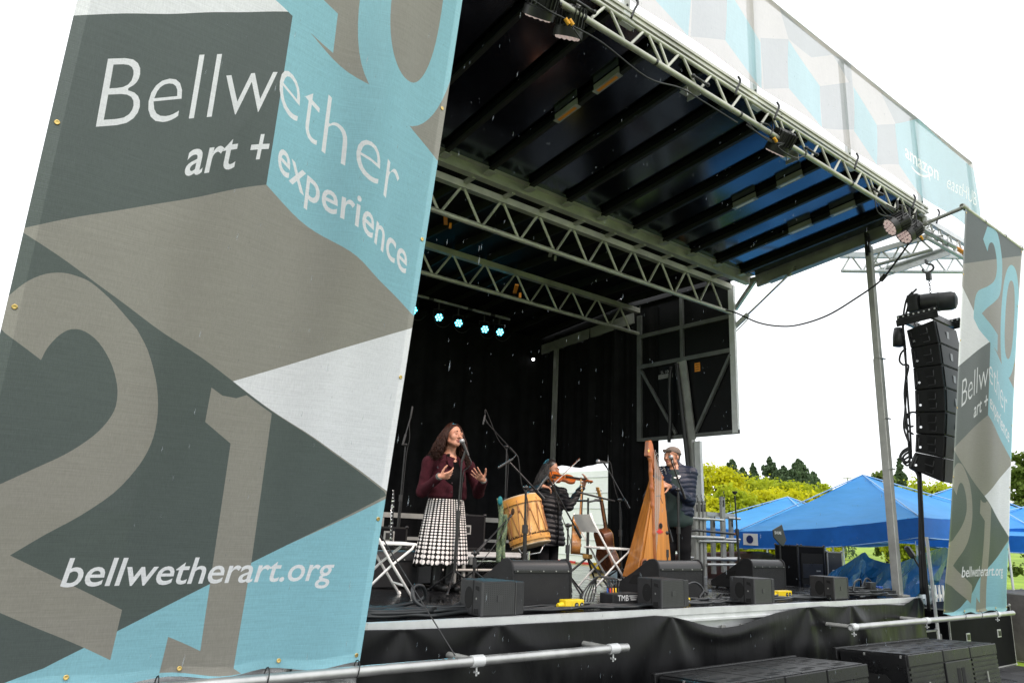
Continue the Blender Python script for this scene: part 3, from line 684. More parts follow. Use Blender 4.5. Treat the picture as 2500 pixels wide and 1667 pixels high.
for x in (10.3, 11.0, 11.6):
    b = MB(); b.path([(x, 3.25+.032*math.cos(t), 4.79+.032*math.sin(t)) for t in [i*PI/5 for i in range(10)]], .004, 5, closed=True); b.build('cable_tie', BLKP, PT)
for x, pp in ((2.06, PL), (1.02, PL), (1.55, PL), (.55, PL), (10.15, PR), (10.65, PR), (11.15, PR)):
    b = MB(); b.path([(x+.004*math.sin(t), 3.95+.035*math.cos(t), -.19+.045*math.sin(t)) for t in [i*PI/6 for i in range(12)]], .0035, 5, closed=True); b.build('cable_tie', BLKP, pp)

# ---------------------------------------------------------------- translucent header banner above the roof edge
HYY = 3.66
def hcol(name, col, t_, op):
    m, mx, n, out = cloth_mat(name, col, .6, .5)
    tr_ = n.nodes.new('ShaderNodeBsdfTransparent'); m2 = n.nodes.new('ShaderNodeMixShader'); m2.inputs[0].default_value = op
    n.links.new(mx.outputs[0], m2.inputs[1]); n.links.new(tr_.outputs[0], m2.inputs[2]); n.links.new(m2.outputs[0], out.inputs['Surface']); return m
HM = [hcol('mesh_taupe', (.50, .46, .44), .5, .30), hcol('mesh_grey', (.34, .35, .36), .5, .30), hcol('mesh_blue', (.34, .52, .57), .5, .22), hcol('mesh_white', (.86, .86, .86), .5, .0)]
HX0, HX1, HZ0, HZ1 = 2.0, 11.45, 5.02, 6.24
def hu(x, y): p = aty(1700+x/2.614, y/2.614, HYY); return (p.x-HX0, p.z-HZ0)
HL = []
for k in range(-4, 0):
    dx = 1.16*k
    HL.append((1, [[(a+dx, c) for a, c in [hu(*q) for q in ((415, 240), (600, 240), (600, 570), (430, 570))]]]))
    HL.append((2, [[(a+dx, c) for a, c in [hu(*q) for q in ((600, 245), (795, 550), (805, 845), (600, 570))]]]))
HL += [(1, [[hu(*q) for q in ((415, 240), (600, 240), (600, 570), (430, 570))]]), (2, [[hu(*q) for q in ((600, 245), (795, 550), (805, 845), (600, 570))]]),
       (1, [[hu(*q) for q in ((530, 40), (870, 350), (740, 360), (600, 240))]]), (1, [[hu(*q) for q in ((795, 550), (985, 530), (1000, 830), (810, 850))]]),
       (1, [[hu(*q) for q in ((865, 345), (985, 400), (985, 530), (965, 532))]]), (2, [[hu(*q) for q in ((990, 560), (1140, 805), (1155, 1085), (1000, 840))]]),
       (1, [[hu(*q) for q in ((1140, 805), (1280, 785), (1295, 1060), (1155, 1085))]]), (1, [[hu(*q) for q in ((1175, 580), (1440, 760), (1280, 785))]]),
       (2, [[hu(*q) for q in ((1275, 785), (1420, 755), (1790, 1075), (1835, 1410), (1790, 1500), (1440, 1265), (1295, 1060))] + [(9.45, 0), (9.45, 1.22)][:0]])]
HL[-1] = (2, [[hu(1275, 785), hu(1420, 755), (HX1-HX0, 1.10), (HX1-HX0, 0), (HX1-HX0-.6, 0), hu(1440, 1265), hu(1295, 1060)]])
def hput(txt, P0, P1, P2, cap, offset=0., shear=0.):
    L = loops_of(txt, 3, offset, shear); mn = min(l[:, 0].min() for l in L); L = [l-np.array([mn, 0]) for l in L]; w0 = max(l[:, 0].max() for l in L)
    HL.append((3, fit(L, w0, P0, P1, P2, cap)))
hput('amazon', hu(1345, 1000), hu(1552, 1155), hu(1343, 925), XH, .012)
hput('eastHUB', hu(1598, 1205), hu(1778, 1322), hu(1598, 1110), CAPH, -.005, .12)
sm = [hu(*q) for q in ((1385, 1055), (1410, 1085), (1440, 1105), (1470, 1115), (1492, 1112))]; sm2 = [(a+.0, c-.035) for a, c in reversed(sm)]
HL.append((3, [curve(sm, 3)+[(sm[-1][0]+.05, sm[-1][1]+.06), (sm[-1][0]+.03, sm[-1][1]-.10)]+curve(sm2, 3)]))
P_, F_, M_ = banner_mesh(HX1-HX0, HZ1-HZ0, HL, .11)
hb = thing('header_banner', 'pale translucent sponsor banner standing along the roof edge against the sky', 'banner', (HX1, HYY, HZ0))
def hd(a, c):
    x = HX0+a; t = c/(HZ1-HZ0); sag = .035*math.sin((x-9.58)/1.88*PI)**2
    return Vector((x, HYY+.03*math.sin(x*2.1+t)*math.sin(PI*t), HZ0+c+sag*(1-t)-.03*math.sin((x-9.58)/1.88*PI)**2*t))
me = bpy.data.meshes.new('cloth'); me.from_pydata([hd(a, c)-Vector((HX1, HYY, HZ0)) for a, c in P_], [], F_.tolist())
for q in HM: me.materials.append(q)
me.polygons.foreach_set('material_index', M_.tolist()); me.shade_smooth(); o = bpy.data.objects.new('cloth', me); COL.objects.link(o); o.parent = hb
hf = thing('post_frame', 'thin aluminium post frame holding the translucent header banner', 'frame', (9.58, 3.7, 4.9))
for x in (3.95, 5.83, 7.71, 9.59, 11.46):
    b = MB(); b.box((x, HYY+.06, (4.86+HZ1)/2 if x < 10 else 5.6), (.075, .035, HZ1-4.86 if x < 10 else 1.3)); b.build('post', ALUW, hf); 
    if x < 10:
        b = MB(); b.tube((x, HYY+.04, 5.0), (x, HYY+.035, 5.0), .012, 8); b.build('bolt', BLKM, hf)
        b = MB(); b.box((x+.02, HYY+.07, 4.87), (.16, .05, .1)); b.build('foot_bracket', ALUW, hf)
b = MB(); b.tube((HX0, HYY+.03, HZ1), (HX1, HYY+.03, HZ1), .022, 10); b.build('top_tube', ALUD, hf, smooth=True)
for (u, v) in ((1547, 10), (1798, 200), (1893, 262), (2087, 385), (2227, 485), (2286, 520)):
    p = aty(u, v, 3.66); b = MB(); b.path(smoothpath([(p.x, 3.64, p.z+.05), (p.x+.02, 3.63, p.z), (p.x-.01, 3.645, p.z-.08), (p.x-.03, 3.66, p.z-.16)], 4), .011, 6); b.build('bungee_strap', BLKR, hf, smooth=True)
# ================================================================ right-hand rigging outriggers
def tr2(name, label, A, B, h, n, m, rch=.026, rb=.014, updir=(0, 0, 1), box=0):
    A = Vector(A); B = Vector(B); up = Vector(updir)*h; t = thing(name, label, 'truss', tuple(A))
    b = MB(); b.tube(A, B, rch, 12); b.build('lower_chord', m, t, smooth=True, angle=40)
    b = MB()
    if box: b.beam(A+up, B+up, box, box*1.3)
    else: b.tube(A+up, B+up, rch, 12)
    b.build('upper_chord', m, t, smooth=not box, angle=40)
    for i in range(n):
        p = A.lerp(B, i/n); q = A.lerp(B, (i+.5)/n); r_ = A.lerp(B, (i+1)/n)
        for a, c in ((p, q+up), (q+up, r_)):
            b = MB(); b.tube(a, c, rb, 8); b.build('brace', m, t, smooth=True, angle=40)
    return t
tr2('outrigger_truss', 'pale diagonal outrigger truss behind the corner post at right', (9.92, 5.02, 4.46), (11.5, 3.93, 4.57), .25, 6, ALUW, box=.06)
tr2('outrigger_truss', 'short pale truss running forward from the diagonal outrigger', (10.0, 4.60, 4.45), (10.0, 3.80, 4.47), .2, 3, ALUW, box=.055)
tr2('outrigger_truss', 'pale truss extending the roof edge out to the right banner', (9.66, 3.72, 4.52), (11.45, 3.72, 4.56), .26, 6, ALUW, box=.055)
sb = thing('speaker_beam', 'pale lifting beam and pipe above the hanging speaker array', 'beam', (10.55, 4.7, 4.55))
b = MB(); b.tube((10.55, 4.78, 4.57), (10.55, 3.80, 4.67), .026, 12); b.build('pipe', ALUW, sb, smooth=True, angle=40)
b = MB(); b.beam((10.58, 4.78, 4.50), (10.58, 3.80, 4.60), .02, .10); b.build('plate', ALUW, sb)
b = MB(); b.tube((10.55, 3.74, 4.66), (10.9, 3.68, 4.60), .03, 10); b.build('strap', ORNG, sb, smooth=True, angle=40)
b = MB(); b.tube((9.5, 3.70, 4.58), (10.5, 3.70, 4.62), .033, 12); b.build('sleeve', ALU, sb, smooth=True, angle=40)
b = MB()
for i in range(9):
    p = Vector((9.66+.07*i+random.uniform(-.02, .02), 3.69+random.uniform(-.03, .05), 4.70-.02*i+random.uniform(-.04, .04))); b.tube(p, p+Vector((random.uniform(-.08, .08), random.uniform(-.05, .05), random.uniform(-.09, .09))), .012, 6)
b.build('clamp_hardware', ALUD, sb, smooth=True, angle=40)

hk = thing('chain_hoist', 'black chain motor hanging on a steel hook above the speaker array', 'hoist', (10.55, 4.11, 4.0))
b = MB(); b.path(smoothpath([(10.55, 4.11, 4.56), (10.55, 4.10, 4.50), (10.55, 4.03, 4.46), (10.55, 4.02, 4.40), (10.55, 4.09, 4.36), (10.55, 4.15, 4.39), (10.55, 4.16, 4.43)], 4), .016, 8); b.box((10.55, 4.09, 4.30), (.06, .06, .10)); b.build('hook', mat('dark_steel', (.09, .09, .09), .4, .8), hk, smooth=True, angle=40)
def link(b, p, q, turn):
    p = Vector(p); q = Vector(q); x, y, d = frame(q-p); s_ = x if turn else y; c = (p+q)/2; L = (q-p).length*.62
    b.path([c+d*(L*math.cos(t))+s_*(.014*math.sin(t)) for t in [i*PI/5 for i in range(10)]], .0045, 5, closed=True)
b = MB()
for i in range(9): link(b, (10.55, 4.09, 4.26-.033*i), (10.55, 4.09, 4.227-.033*i), i % 2)
b.build('chain', mat('dark_steel', (.09, .09, .09), .4, .8), hk)
A = Vector((10.50, 4.28, 3.93)); B = Vector((10.62, 3.80, 3.90)); d = (B-A).normalized()
b = MB(); b.lathe([(.09, 0), (.125, .015), (.13, .05), (.13, .21), (.134, .215), (.134, .235), (.13, .24), (.13, .38), (.11, .43), (.05, .455)], A+d*.06, d, 24); b.build('motor_body', BLKP, hk, smooth=True, angle=35)
b = MB(); b.box(A+d*.02+Vector((0, .02, .0)), (.2, .16, .26), Matrix.Rotation(-.1, 3, 'Z')); b.build('gear_box', BLKP, hk, bevel=.03, bseg=2)
b = MB(); b.lathe([(.0, 0), (.05, .0), (.075, -.12), (.085, -.26), (.02, -.28)], (10.42, 4.52, 3.60), (0, 0, 1), 14); b.build('chain_bag', BLKR, hk, smooth=True)
b = MB()
for i in range(10): link(b, (10.5, 4.32, 3.84-.03*i), (10.5, 4.32, 3.81-.03*i), i % 2); link(b, (10.5, 4.27, 3.84-.03*i), (10.5, 4.27, 3.81-.03*i), (i+1) % 2)
b.build('chain', mat('dark_steel', (.09, .09, .09), .4, .8), hk)

# ================================================================ line array
seam = [((2212, 806), (2280, 780)), ((2222, 850), (2292, 836)), ((2228, 898), (2299, 889)), ((2232, 952), (2306, 945)), ((2234, 1006), (2308, 1004)), ((2235, 1058), (2306, 1061)), ((2233, 1103), (2303, 1117)), ((2216, 1141), (2301, 1177))]
ordinal = ['topmost', 'second', 'third', 'fourth', 'fifth', 'sixth', 'lowest']
LX, LW = 10.35, .74
SPK = mat('speaker_black', (.0055, .0055, .006), .38, spec=.25, var=.3, vscale=14, bump=.2, bscale=260, rvar=.1)
for i in range(7):
    (b0, f0), (b1, f1) = seam[i], seam[i+1]
    q = [atx(*p, LX) for p in (b0, f0, f1, b1)]; cen = sum(q, Vector())/4
    q = [cen+(p-cen)*.985 for p in q]
    t = thing('line_array_cabinet', '%s black cabinet of the hanging line array at right' % ordinal[i], 'loudspeaker', tuple(q[3]), 'line array cabinets')
    b = MB(); b.prism([(p.y, p.z) for p in q], (LX, 0, 0), (0, 1, 0), (0, 0, 1), LW); b.build('cabinet', SPK, t, bevel=.012, bseg=2)
    bb, ff, f2, b2 = q; up = (ff-f2); L = (bb-ff)
    def sp(a, c): return ff + (bb-ff)*a + (f2-ff)*c + (b2-bb-(f2-ff))*a*c      # a: front to back, c: top to bottom
    for (a0, a1, c0, c1_) in ((.30, .58, .12, .46), (.28, .52, .54, .84)):
        z = MB(); z.prism([(p.y, p.z) for p in (sp(a0, c0), sp(a1, c0), sp(a1, c1_), sp(a0, c1_))], (LX-.003, 0, 0), (0, 1, 0), (0, 0, 1), .02); h = z.build('handle_recess', mat('void_black', (.002, .002, .002), .9), t)
        z = MB(); z.path([Vector((LX-.006, p.y, p.z)) for p in (sp(a0-.01, c0+.1), sp(a0-.01, c1_), sp(a0+.02, c1_+.02), sp(a1-.02, c1_+.02))], .006, 6); z.build('handle_rim', mat('highlight_edge_black', (.045, .045, .047), .3), h, smooth=True)  # rim colour lightened to paint highlights along the handle edges
    p = sp(.8, .7); z = MB(); z.tube((LX+.005, p.y, p.z), (LX-.012, p.y, p.z), .017, 10); z.build('rigging_pin', CHROME, t, smooth=True, angle=40)
    z = MB(); z.beam(Vector((LX-.004, sp(.94, .08).y, sp(.94, .08).z)), Vector((LX-.004, sp(.94, .92).y, sp(.94, .92).z)), .02, .03); z.beam(Vector((LX-.006, sp(.86, .2).y, sp(.86, .2).z)), Vector((LX-.006, sp(.86, .8).y, sp(.86, .8).z)), .012, .018); z.build('rigging_bar', BLKM, t)
    fy = (ff+f2)/2; nrm = Vector((0, -(ff.z-f2.z), (ff.y-f2.y))).normalized()
    z = MB(); g0 = ff+Vector((.03, 0, 0)); 
    z.prism([(.05, .04), (LW-.06, .04), (LW-.06, .96), (.05, .96)], f2+nrm*.004, (1, 0, 0), (0, ff.y-f2.y, ff.z-f2.z), .006); gr = z.build('grille', GRILL, t)
    c_ = f2.lerp(ff, .5)+nrm*.013+Vector((LW*.45, 0, 0)); z = MB(); z.prism([(-.035, -.05), (.035, -.05), (.035, .05), (-.035, .05)], c_, (1, 0, 0), (0, 0, 1), .003); z.build('badge', mat('badge_grey', (.25, .25, .25), .35, .5), gr)
ff_ = thing('fly_frame', 'black perforated steel fly frame bolted on top of the speaker array', 'frame', (10.35, 4.4, 3.62))
a, c = atx(2188, 790, LX), atx(2290, 765, LX)
for x in (LX, LX+LW):
    b = MB(); b.beam(Vector((x, a.y, a.z)), Vector((x, c.y, c.z)), .02, .10); b.build('side_plate', BLKM, ff_, bevel=.008)
    b = MB(); e = (c-a); b.beam(Vector((x+.005, a.y, a.z+.08))+Vector((0, e.y*.02, e.z*.02)), Vector((x+.005, c.y, c.z+.075)), .012, .06); b.build('hole_bar', BLKM, ff_, bevel=.004)
    for k in range(8):
        p = a.lerp(c, .06+.125*k)+Vector((0, 0, .08)); b = MB(); b.tube((x-.004, p.y, p.z), (x+.014, p.y, p.z), .013, 8); b.build('hole', mat('painted_sky_disc', (.6, .6, .6), .8), ff_)  # solid pale discs, painted as bright sky seen through the bar's holes
b = MB(); b.beam(Vector((LX, a.y-.1, a.z+.03)), Vector((LX+LW, a.y-.1, a.z+.03)), .05, .08); b.beam(Vector((LX, c.y+.1, c.z+.0)), Vector((LX+LW, c.y+.1, c.z+.0)), .05, .08); b.build('cross_bar', BLKM, ff_)
ac = thing('array_cables', 'looping black cables down the back of the hanging speaker array', 'cables', (10.4, 4.6, 2.0))
for k, P in enumerate(([(2228, 712), (2212, 735), (2204, 800), (2212, 900), (2208, 960), (2212, 1010), (2218, 1080), (2222, 1140)], [(2212, 850), (2200, 862), (2196, 880), (2204, 890), (2218, 893), (2212, 930), (2210, 1000), (2207, 1045), (2222, 1088)], [(2238, 705), (2224, 722), (2214, 760), (2205, 790), (2210, 850), (2215, 950), (2222, 1050), (2225, 1120)], [(2222, 1010), (2213, 1022), (2209, 1035), (2216, 1050), (2230, 1060)], [(2240, 1007), (2225, 1006), (2212, 1015), (2210, 1030), (2220, 1040), (2230, 1040)], [(2222, 1090), (2205, 1100), (2197, 1115), (2205, 1122), (2222, 1112)], [(2222, 1094), (2202, 1108), (2200, 1120), (2212, 1130), (2222, 1120)], [(2226, 1098), (2207, 1112), (2206, 1124), (2222, 1130), (2214, 1136), (2205, 1128)], [(2222, 1140), (2240, 1155), (2247, 1200), (2250, 1300), (2256, 1400), (2262, 1440)], [(2242, 1150), (2246, 1250), (2246, 1350), (2250, 1450)], [(2245, 1150), (2249, 1250), (2252, 1350), (2258, 1450)], [(2246, 1155), (2251, 1260), (2256, 1360), (2268, 1490)])):
    b = MB(); b.path(smoothpath([atx(u, v, 10.42+.015*(k % 3)) for u, v in P], 5), .014 if k < 8 else .022, 7); b.build('strand', BLKR, ac, smooth=True)
tl = thing('tent_leg_pole', 'thin white pole leaning behind the hanging cables at right', 'pole', (10.9, 5, GZ))
b = MB(); b.tube(atx(2262, 1310, 11.0), atx(2292, 1560, 11.0), .022, 10); b.build('tube', WHITEM, tl, smooth=True, angle=40)

# ================================================================ stage lights
LENS_C = mat('cyan_led', (.1, .6, .8), .3, emit=(.10, .75, 1.0), estr=9.)
LENS_W = mat('warm_white_led', (.8, .6, .58), .25, emit=(1, .80, .76), estr=.25)
FIXT = mat('fixture_black', (.012, .012, .012), .45, var=.3, vscale=12)
def par(label, c, aim, r_, L, lens, leds, up, color=None, watts=0., cone=40, group=None, lit=True):
    c = Vector(c); aim = Vector(aim).normalized(); x, y, d = frame(aim)
    t = thing('par_light', label, 'stage light', tuple(c), group)
    b = MB(); b.lathe([(r_*.75, 0), (r_*.9, .02), (r_*.92, L*.7), (r_*1.06, L*.72), (r_*1.06, L), (r_*.96, L), (r_*.94, L-.012)], c-aim*L, aim, 22); b.build('housing', FIXT, t, smooth=True, angle=35)
    b = MB()
    for i in range(20):
        th = 2*PI*i/20; n_ = x*math.cos(th)+y*math.sin(th); b.beam(c-aim*(L*.95)+n_*(r_*.98), c-aim*(L*.34)+n_*(r_*.98), .006, r_*.18, up=n_)
    b.build('cooling_fins', FIXT, t)
    P = [(0, 0)] + [(.42*math.cos(i*PI/3), .42*math.sin(i*PI/3)) for i in range(6)] if leds == 7 else [(0, 0)] + [(.40*math.cos(i*PI/3), .40*math.sin(i*PI/3)) for i in range(6)] + [(.76*math.cos(i*PI/6), .76*math.sin(i*PI/6)) for i in range(12)]
    rl = r_*(.23 if leds == 7 else .175); sc = 1.45 if leds == 7 else 1.0
    for (a, e) in P:
        b = MB(); b.ell(c+x*(a*r_*sc)+y*(e*r_*sc)-aim*.006, (rl, rl, rl), nu=10, nv=6); b.build('lens', lens, t, smooth=True)
    up = Vector(up); s_ = aim.cross(up).normalized(); m_ = c-aim*(L*.55)
    b = MB(); b.path([m_-s_*(r_*1.12), m_-s_*(r_*1.12)+up*(r_*1.5), m_+s_*(r_*1.12)+up*(r_*1.5), m_+s_*(r_*1.12)], .009, 6); b.tube(m_+up*(r_*1.5), m_+up*(r_*1.5+.12), .016, 8); b.build('yoke', FIXT, t)
    b = MB(); b.tube(m_-s_*(r_*1.15), m_-s_*(r_*1.3), .02, 8); b.tube(m_+s_*(r_*1.15), m_+s_*(r_*1.3), .02, 8); b.build('knob', BLKP, t)
    if watts:
        l = bpy.data.lights.new('beam', 'SPOT'); l.energy = watts; l.color = color; l.spot_size = R(cone); l.spot_blend = .5; l.shadow_soft_size = r_*.7
        lo = bpy.data.objects.new('lamp', l); COL.objects.link(lo); lo.location = aim*.03; lo.rotation_euler = aim.to_track_quat('-Z', 'Y').to_euler(); lo.parent = t
    return t
bar = thing('lighting_pipe', 'dark lighting pipe above the row of cyan lights', 'pipe', (5.7, 10.2, 4.31))
b = MB(); b.tube((4.2, 10.2, 4.31), (7.80, 10.2, 4.31), .026, 12); b.build('tube', ALUD, bar, smooth=True, angle=40)
for x in (5.2, 6.1, 6.9, 7.4): b = MB(); b.tube((x-.05, 10.2, 4.31), (x+.05, 10.2, 4.31), .029, 12); b.build('tape_band', BLKP, bar)
for i, (u, v) in enumerate(((1009, 757), (1072, 775), (1120, 789), (1184, 804), (1221, 811))):
    p = aty(u, v, 10.15); par(['leftmost', 'second', 'middle', 'fourth', 'rightmost'][i]+' cyan LED light hanging on the rear lighting pipe', p, (-.40, -1, -.62), .078, .18, LENS_C, 7, (0, 0, 1), (.12, .72, 1), 60, 36, 'cyan LED stage lights')
    b = MB(); b.path(smoothpath([p+Vector((0, .2, .1)), p+Vector((.1, .22, -.06)), p+Vector((.25, .2, -.08)), p+Vector((.4, .2, .06))], 4), .008, 6); b.build('power_cable', BLKR, bar, smooth=True)
pw_ = aty(1302, 877, 11.3); wl_ = thing('work_light', 'tiny white work light glowing low on the rear truss', 'light', tuple(pw_)); b = MB(); b.ell(pw_, .03); b.build('bulb', mat('white_glow', (1, 1, 1), .4, emit=(1, 1, 1), estr=6), wl_, smooth=True); b = MB(); b.box(pw_+Vector((0, 0, .08)), (.07, .07, .12)); b.build('holder', FIXT, wl_)
par('left one of the two lit LED lights under the right roof corner', aty(2172, 556, 3.72), (-.75, .75, -.62), .115, .24, LENS_W, 19, (0, 0, 1), (1, .80, .70), 420, 50, 'LED lights on the front truss')
par('right one of the two lit LED lights under the right roof corner', aty(2206, 576, 3.66), (-.75, .55, -.75), .115, .24, LENS_W, 19, (0, 0, 1), (1, .80, .70), 300, 50, 'LED lights on the front truss')
par('black LED light hanging below the middle of the front truss', aty(1893, 372, 3.8), (.1, .8, -.85), .12, .24, LENS_W, 19, (0, 0, 1), (1, .82, .74), 420, 50, 'LED lights on the front truss')
par('larger black LED light at the top left end of the front truss', aty(1313, 42, 3.8), (.28, .95, -1.0), .12, .24, LENS_W, 19, (0, 0, 1), (1, .80, .70), 420, 55, 'LED lights on the front truss')
par('black LED light dangling just right of the top left one', aty(1385, 92, 3.86), (.25, .6, -1.0), .115, .24, LENS_W, 19, (0, 0, 1), (1, .80, .70), 260, 50, 'LED lights on the front truss')
tc_ = thing('truss_cables', 'tangled thin black cables clipped along the front lighting truss', 'cables', (6, 3.68, 4.6))
for P in ([(1390, 60), (1470, 105), (1580, 190), (1660, 215), (1720, 250), (1800, 300)], [(1825, 300), (1850, 325), (1900, 350), (1922, 347)], [(1822, 305), (1840, 318), (1880, 345), (1915, 350)], [(1855, 300), (1875, 305), (1885, 320), (1880, 330)], [(1920, 350), (1900, 360), (1940, 385), (1965, 380)], [(2140, 495), (2165, 525), (2200, 540), (2240, 575)], [(2150, 500), (2185, 530), (2215, 560), (2255, 590)], [(2165, 500), (2200, 520), (2240, 560), (2252, 590)], [(2135, 485), (2145, 520), (2180, 530), (2230, 530)], [(1300, 0), (1345, 30), (1385, 52), (1420, 100)], [(2190, 500), (2215, 505), (2235, 530), (2240, 545)]):
    b = MB(); b.path(smoothpath([aty(u, v, 3.655) for u, v in P], 5), .007, 6); b.build('strand', BLKR, tc_, smooth=True)
for (u, v) in ((2205, 533), (2225, 548), (2248, 577), (1890, 337), (1380, 46), (1390, 48)):
    p = aty(u, v, 3.63); b = MB(); b.tube(p, p+Vector((.04, 0, -.03)), .016, 8); b.build('yellow_plug', mat('amber_plug', (.75, .36, .02), .4), tc_, smooth=True, angle=40)
sc_ = thing('swag_cable', 'long black cable sagging from the roof truss to the right lights', 'cable', (9.5, 6.6, 4.1))
A = aty(1770, 758, 6.6); B = aty(2222, 588, 3.7); n_ = 26; pts = []
mid = atx(1920, 796, 9.62)
path_px = [(1772, 757, 6.6), (1800, 765, 6.4), (1850, 787, 6.0), (1900, 796, 5.6), (1950, 793, 5.25), (2020, 770, 4.85), (2090, 728, 4.5), (2150, 685, 4.2), (2190, 635, 3.9), (2222, 590, 3.72)]
pts = smoothpath([aty(u, v, y) for u, v, y in path_px], 6)
b = MB(); b.path(pts, .012, 8); b.build('sheath', BLKR, sc_, smooth=True)
b = MB(); p = aty(2150, 685, 4.2); q = aty(2163, 670, 4.12); b.tube(p, q, .03, 10); b.build('connector', BLKP, sc_, smooth=True, angle=40)
# ================================================================ floor monitors
MESHG = mat('wedge_grille', (.028, .028, .030), .42, .3)
def gr_bump(m):
    n = m.node_tree; b = n.nodes['Principled BSDF']; tc = n.nodes.new('ShaderNodeTexCoord'); v = n.nodes.new('ShaderNodeTexVoronoi'); v.inputs['Scale'].default_value = 110; v.inputs['Randomness'].default_value = 0
    mp = n.nodes.new('ShaderNodeMapping'); mp.inputs['Rotation'].default_value = (0.5, .6, .785); n.links.new(tc.outputs['Object'], mp.inputs[0]); n.links.new(mp.outputs[0], v.inputs['Vector'])
    r = n.nodes.new('ShaderNodeValToRGB'); r.color_ramp.elements[0].position = .28; r.color_ramp.elements[0].color = (.003, .003, .003, 1); r.color_ramp.elements[1].position = .42; r.color_ramp.elements[1].color = (.05, .05, .052, 1)
    n.links.new(v.outputs['Distance'], r.inputs[0]); n.links.new(r.outputs[0], b.inputs['Base Color'])
gr_bump(MESHG)
def wedge(label, x0, x1, y, h, dep, rot=0.):
    t = thing('floor_monitor', label, 'loudspeaker', ((x0+x1)/2, y, 0), 'wedge floor monitors')
    prof = [(0, .012), (0, h-.09)] + [(.075-.075*math.cos(a), h-.09+.09*math.sin(a)) for a in [PI/2*k/6 for k in range(1, 7)]] + [(.13, h-.006), (dep*.55, h*.62), (dep, .08), (dep, .012)]
    for xa, xb in ((x0, x0+.02), (x1-.02, x1)):
        b = MB(); b.prism(prof, (xa, y, 0), (0, 1, 0), (0, 0, 1), xb-xa); b.build('side_cheek', WEDGE, t, bevel=.005)
    b = MB(); b.box(((x0+x1)/2, y+.018, (h-.10)/2+.005), (x1-x0-.042, .02, h-.115)); b.build('back_panel', WEDGE, t)
    pr2 = [(.012, h-.095)] + [(.08-.07*math.cos(a), h-.095+.082*math.sin(a)) for a in [PI/2*k/6 for k in range(1, 7)]] + [(.135, h-.018), (dep*.55, h*.6), (dep-.02, .09), (dep-.02, .03), (.05, .03), (.05, h-.095)]
    b = MB(); b.prism(pr2, (x0+.021, y, 0), (0, 1, 0), (0, 0, 1), x1-x0-.042); b.build('grille', MESHG, t, smooth=True, angle=40)
    b = MB(); b.box(((x0+x1)/2, y+.005, h-.098), (x1-x0-.044, .012, .016)); b.build('grille_strip', BLKM, t)
    for k in range(5):
        b = MB(); b.tube((x0+.05+(x1-x0-.1)*k/4, y-.001, h-.096), (x0+.05+(x1-x0-.1)*k/4, y-.006, h-.096), .006, 8); b.build('screw', ALUD, t)
    b = MB(); b.prism([(.28, .12), (.40, .12), (.34, .20), (.24, .22)], (x0-.002, y, 0), (0, 1, 0), (0, 0, 1), .006); b.build('side_handle', mat('void_black', (.002, .002, .002), .9), t)
    for yy in (.05, dep-.06):
        for xx in (x0+.05, x1-.05): b = MB(); b.tube((xx, y+yy, 0), (xx, y+yy, .016), .018, 8); b.build('foot', BLKR, t)
    b = MB(); b.tube((x1, y+.1, .10), (x1+.02, y+.1, .10), .018, 10); b.build('socket', BLKP, t)
    return t
wedge('black wedge monitor nearest the singer in front of the drum', 3.72, 4.36, 4.68, .375, .62)
wedge('black wedge monitor in front of the harp', 5.73, 6.43, 4.92, .375, .62)
wedge('farthest black wedge monitor before the aluminium frames', 8.02, 8.73, 5.42, .375, .62)
wedge('dark wedge monitor standing behind the left folding chair', 3.35, 3.95, 6.45, .36, .5)

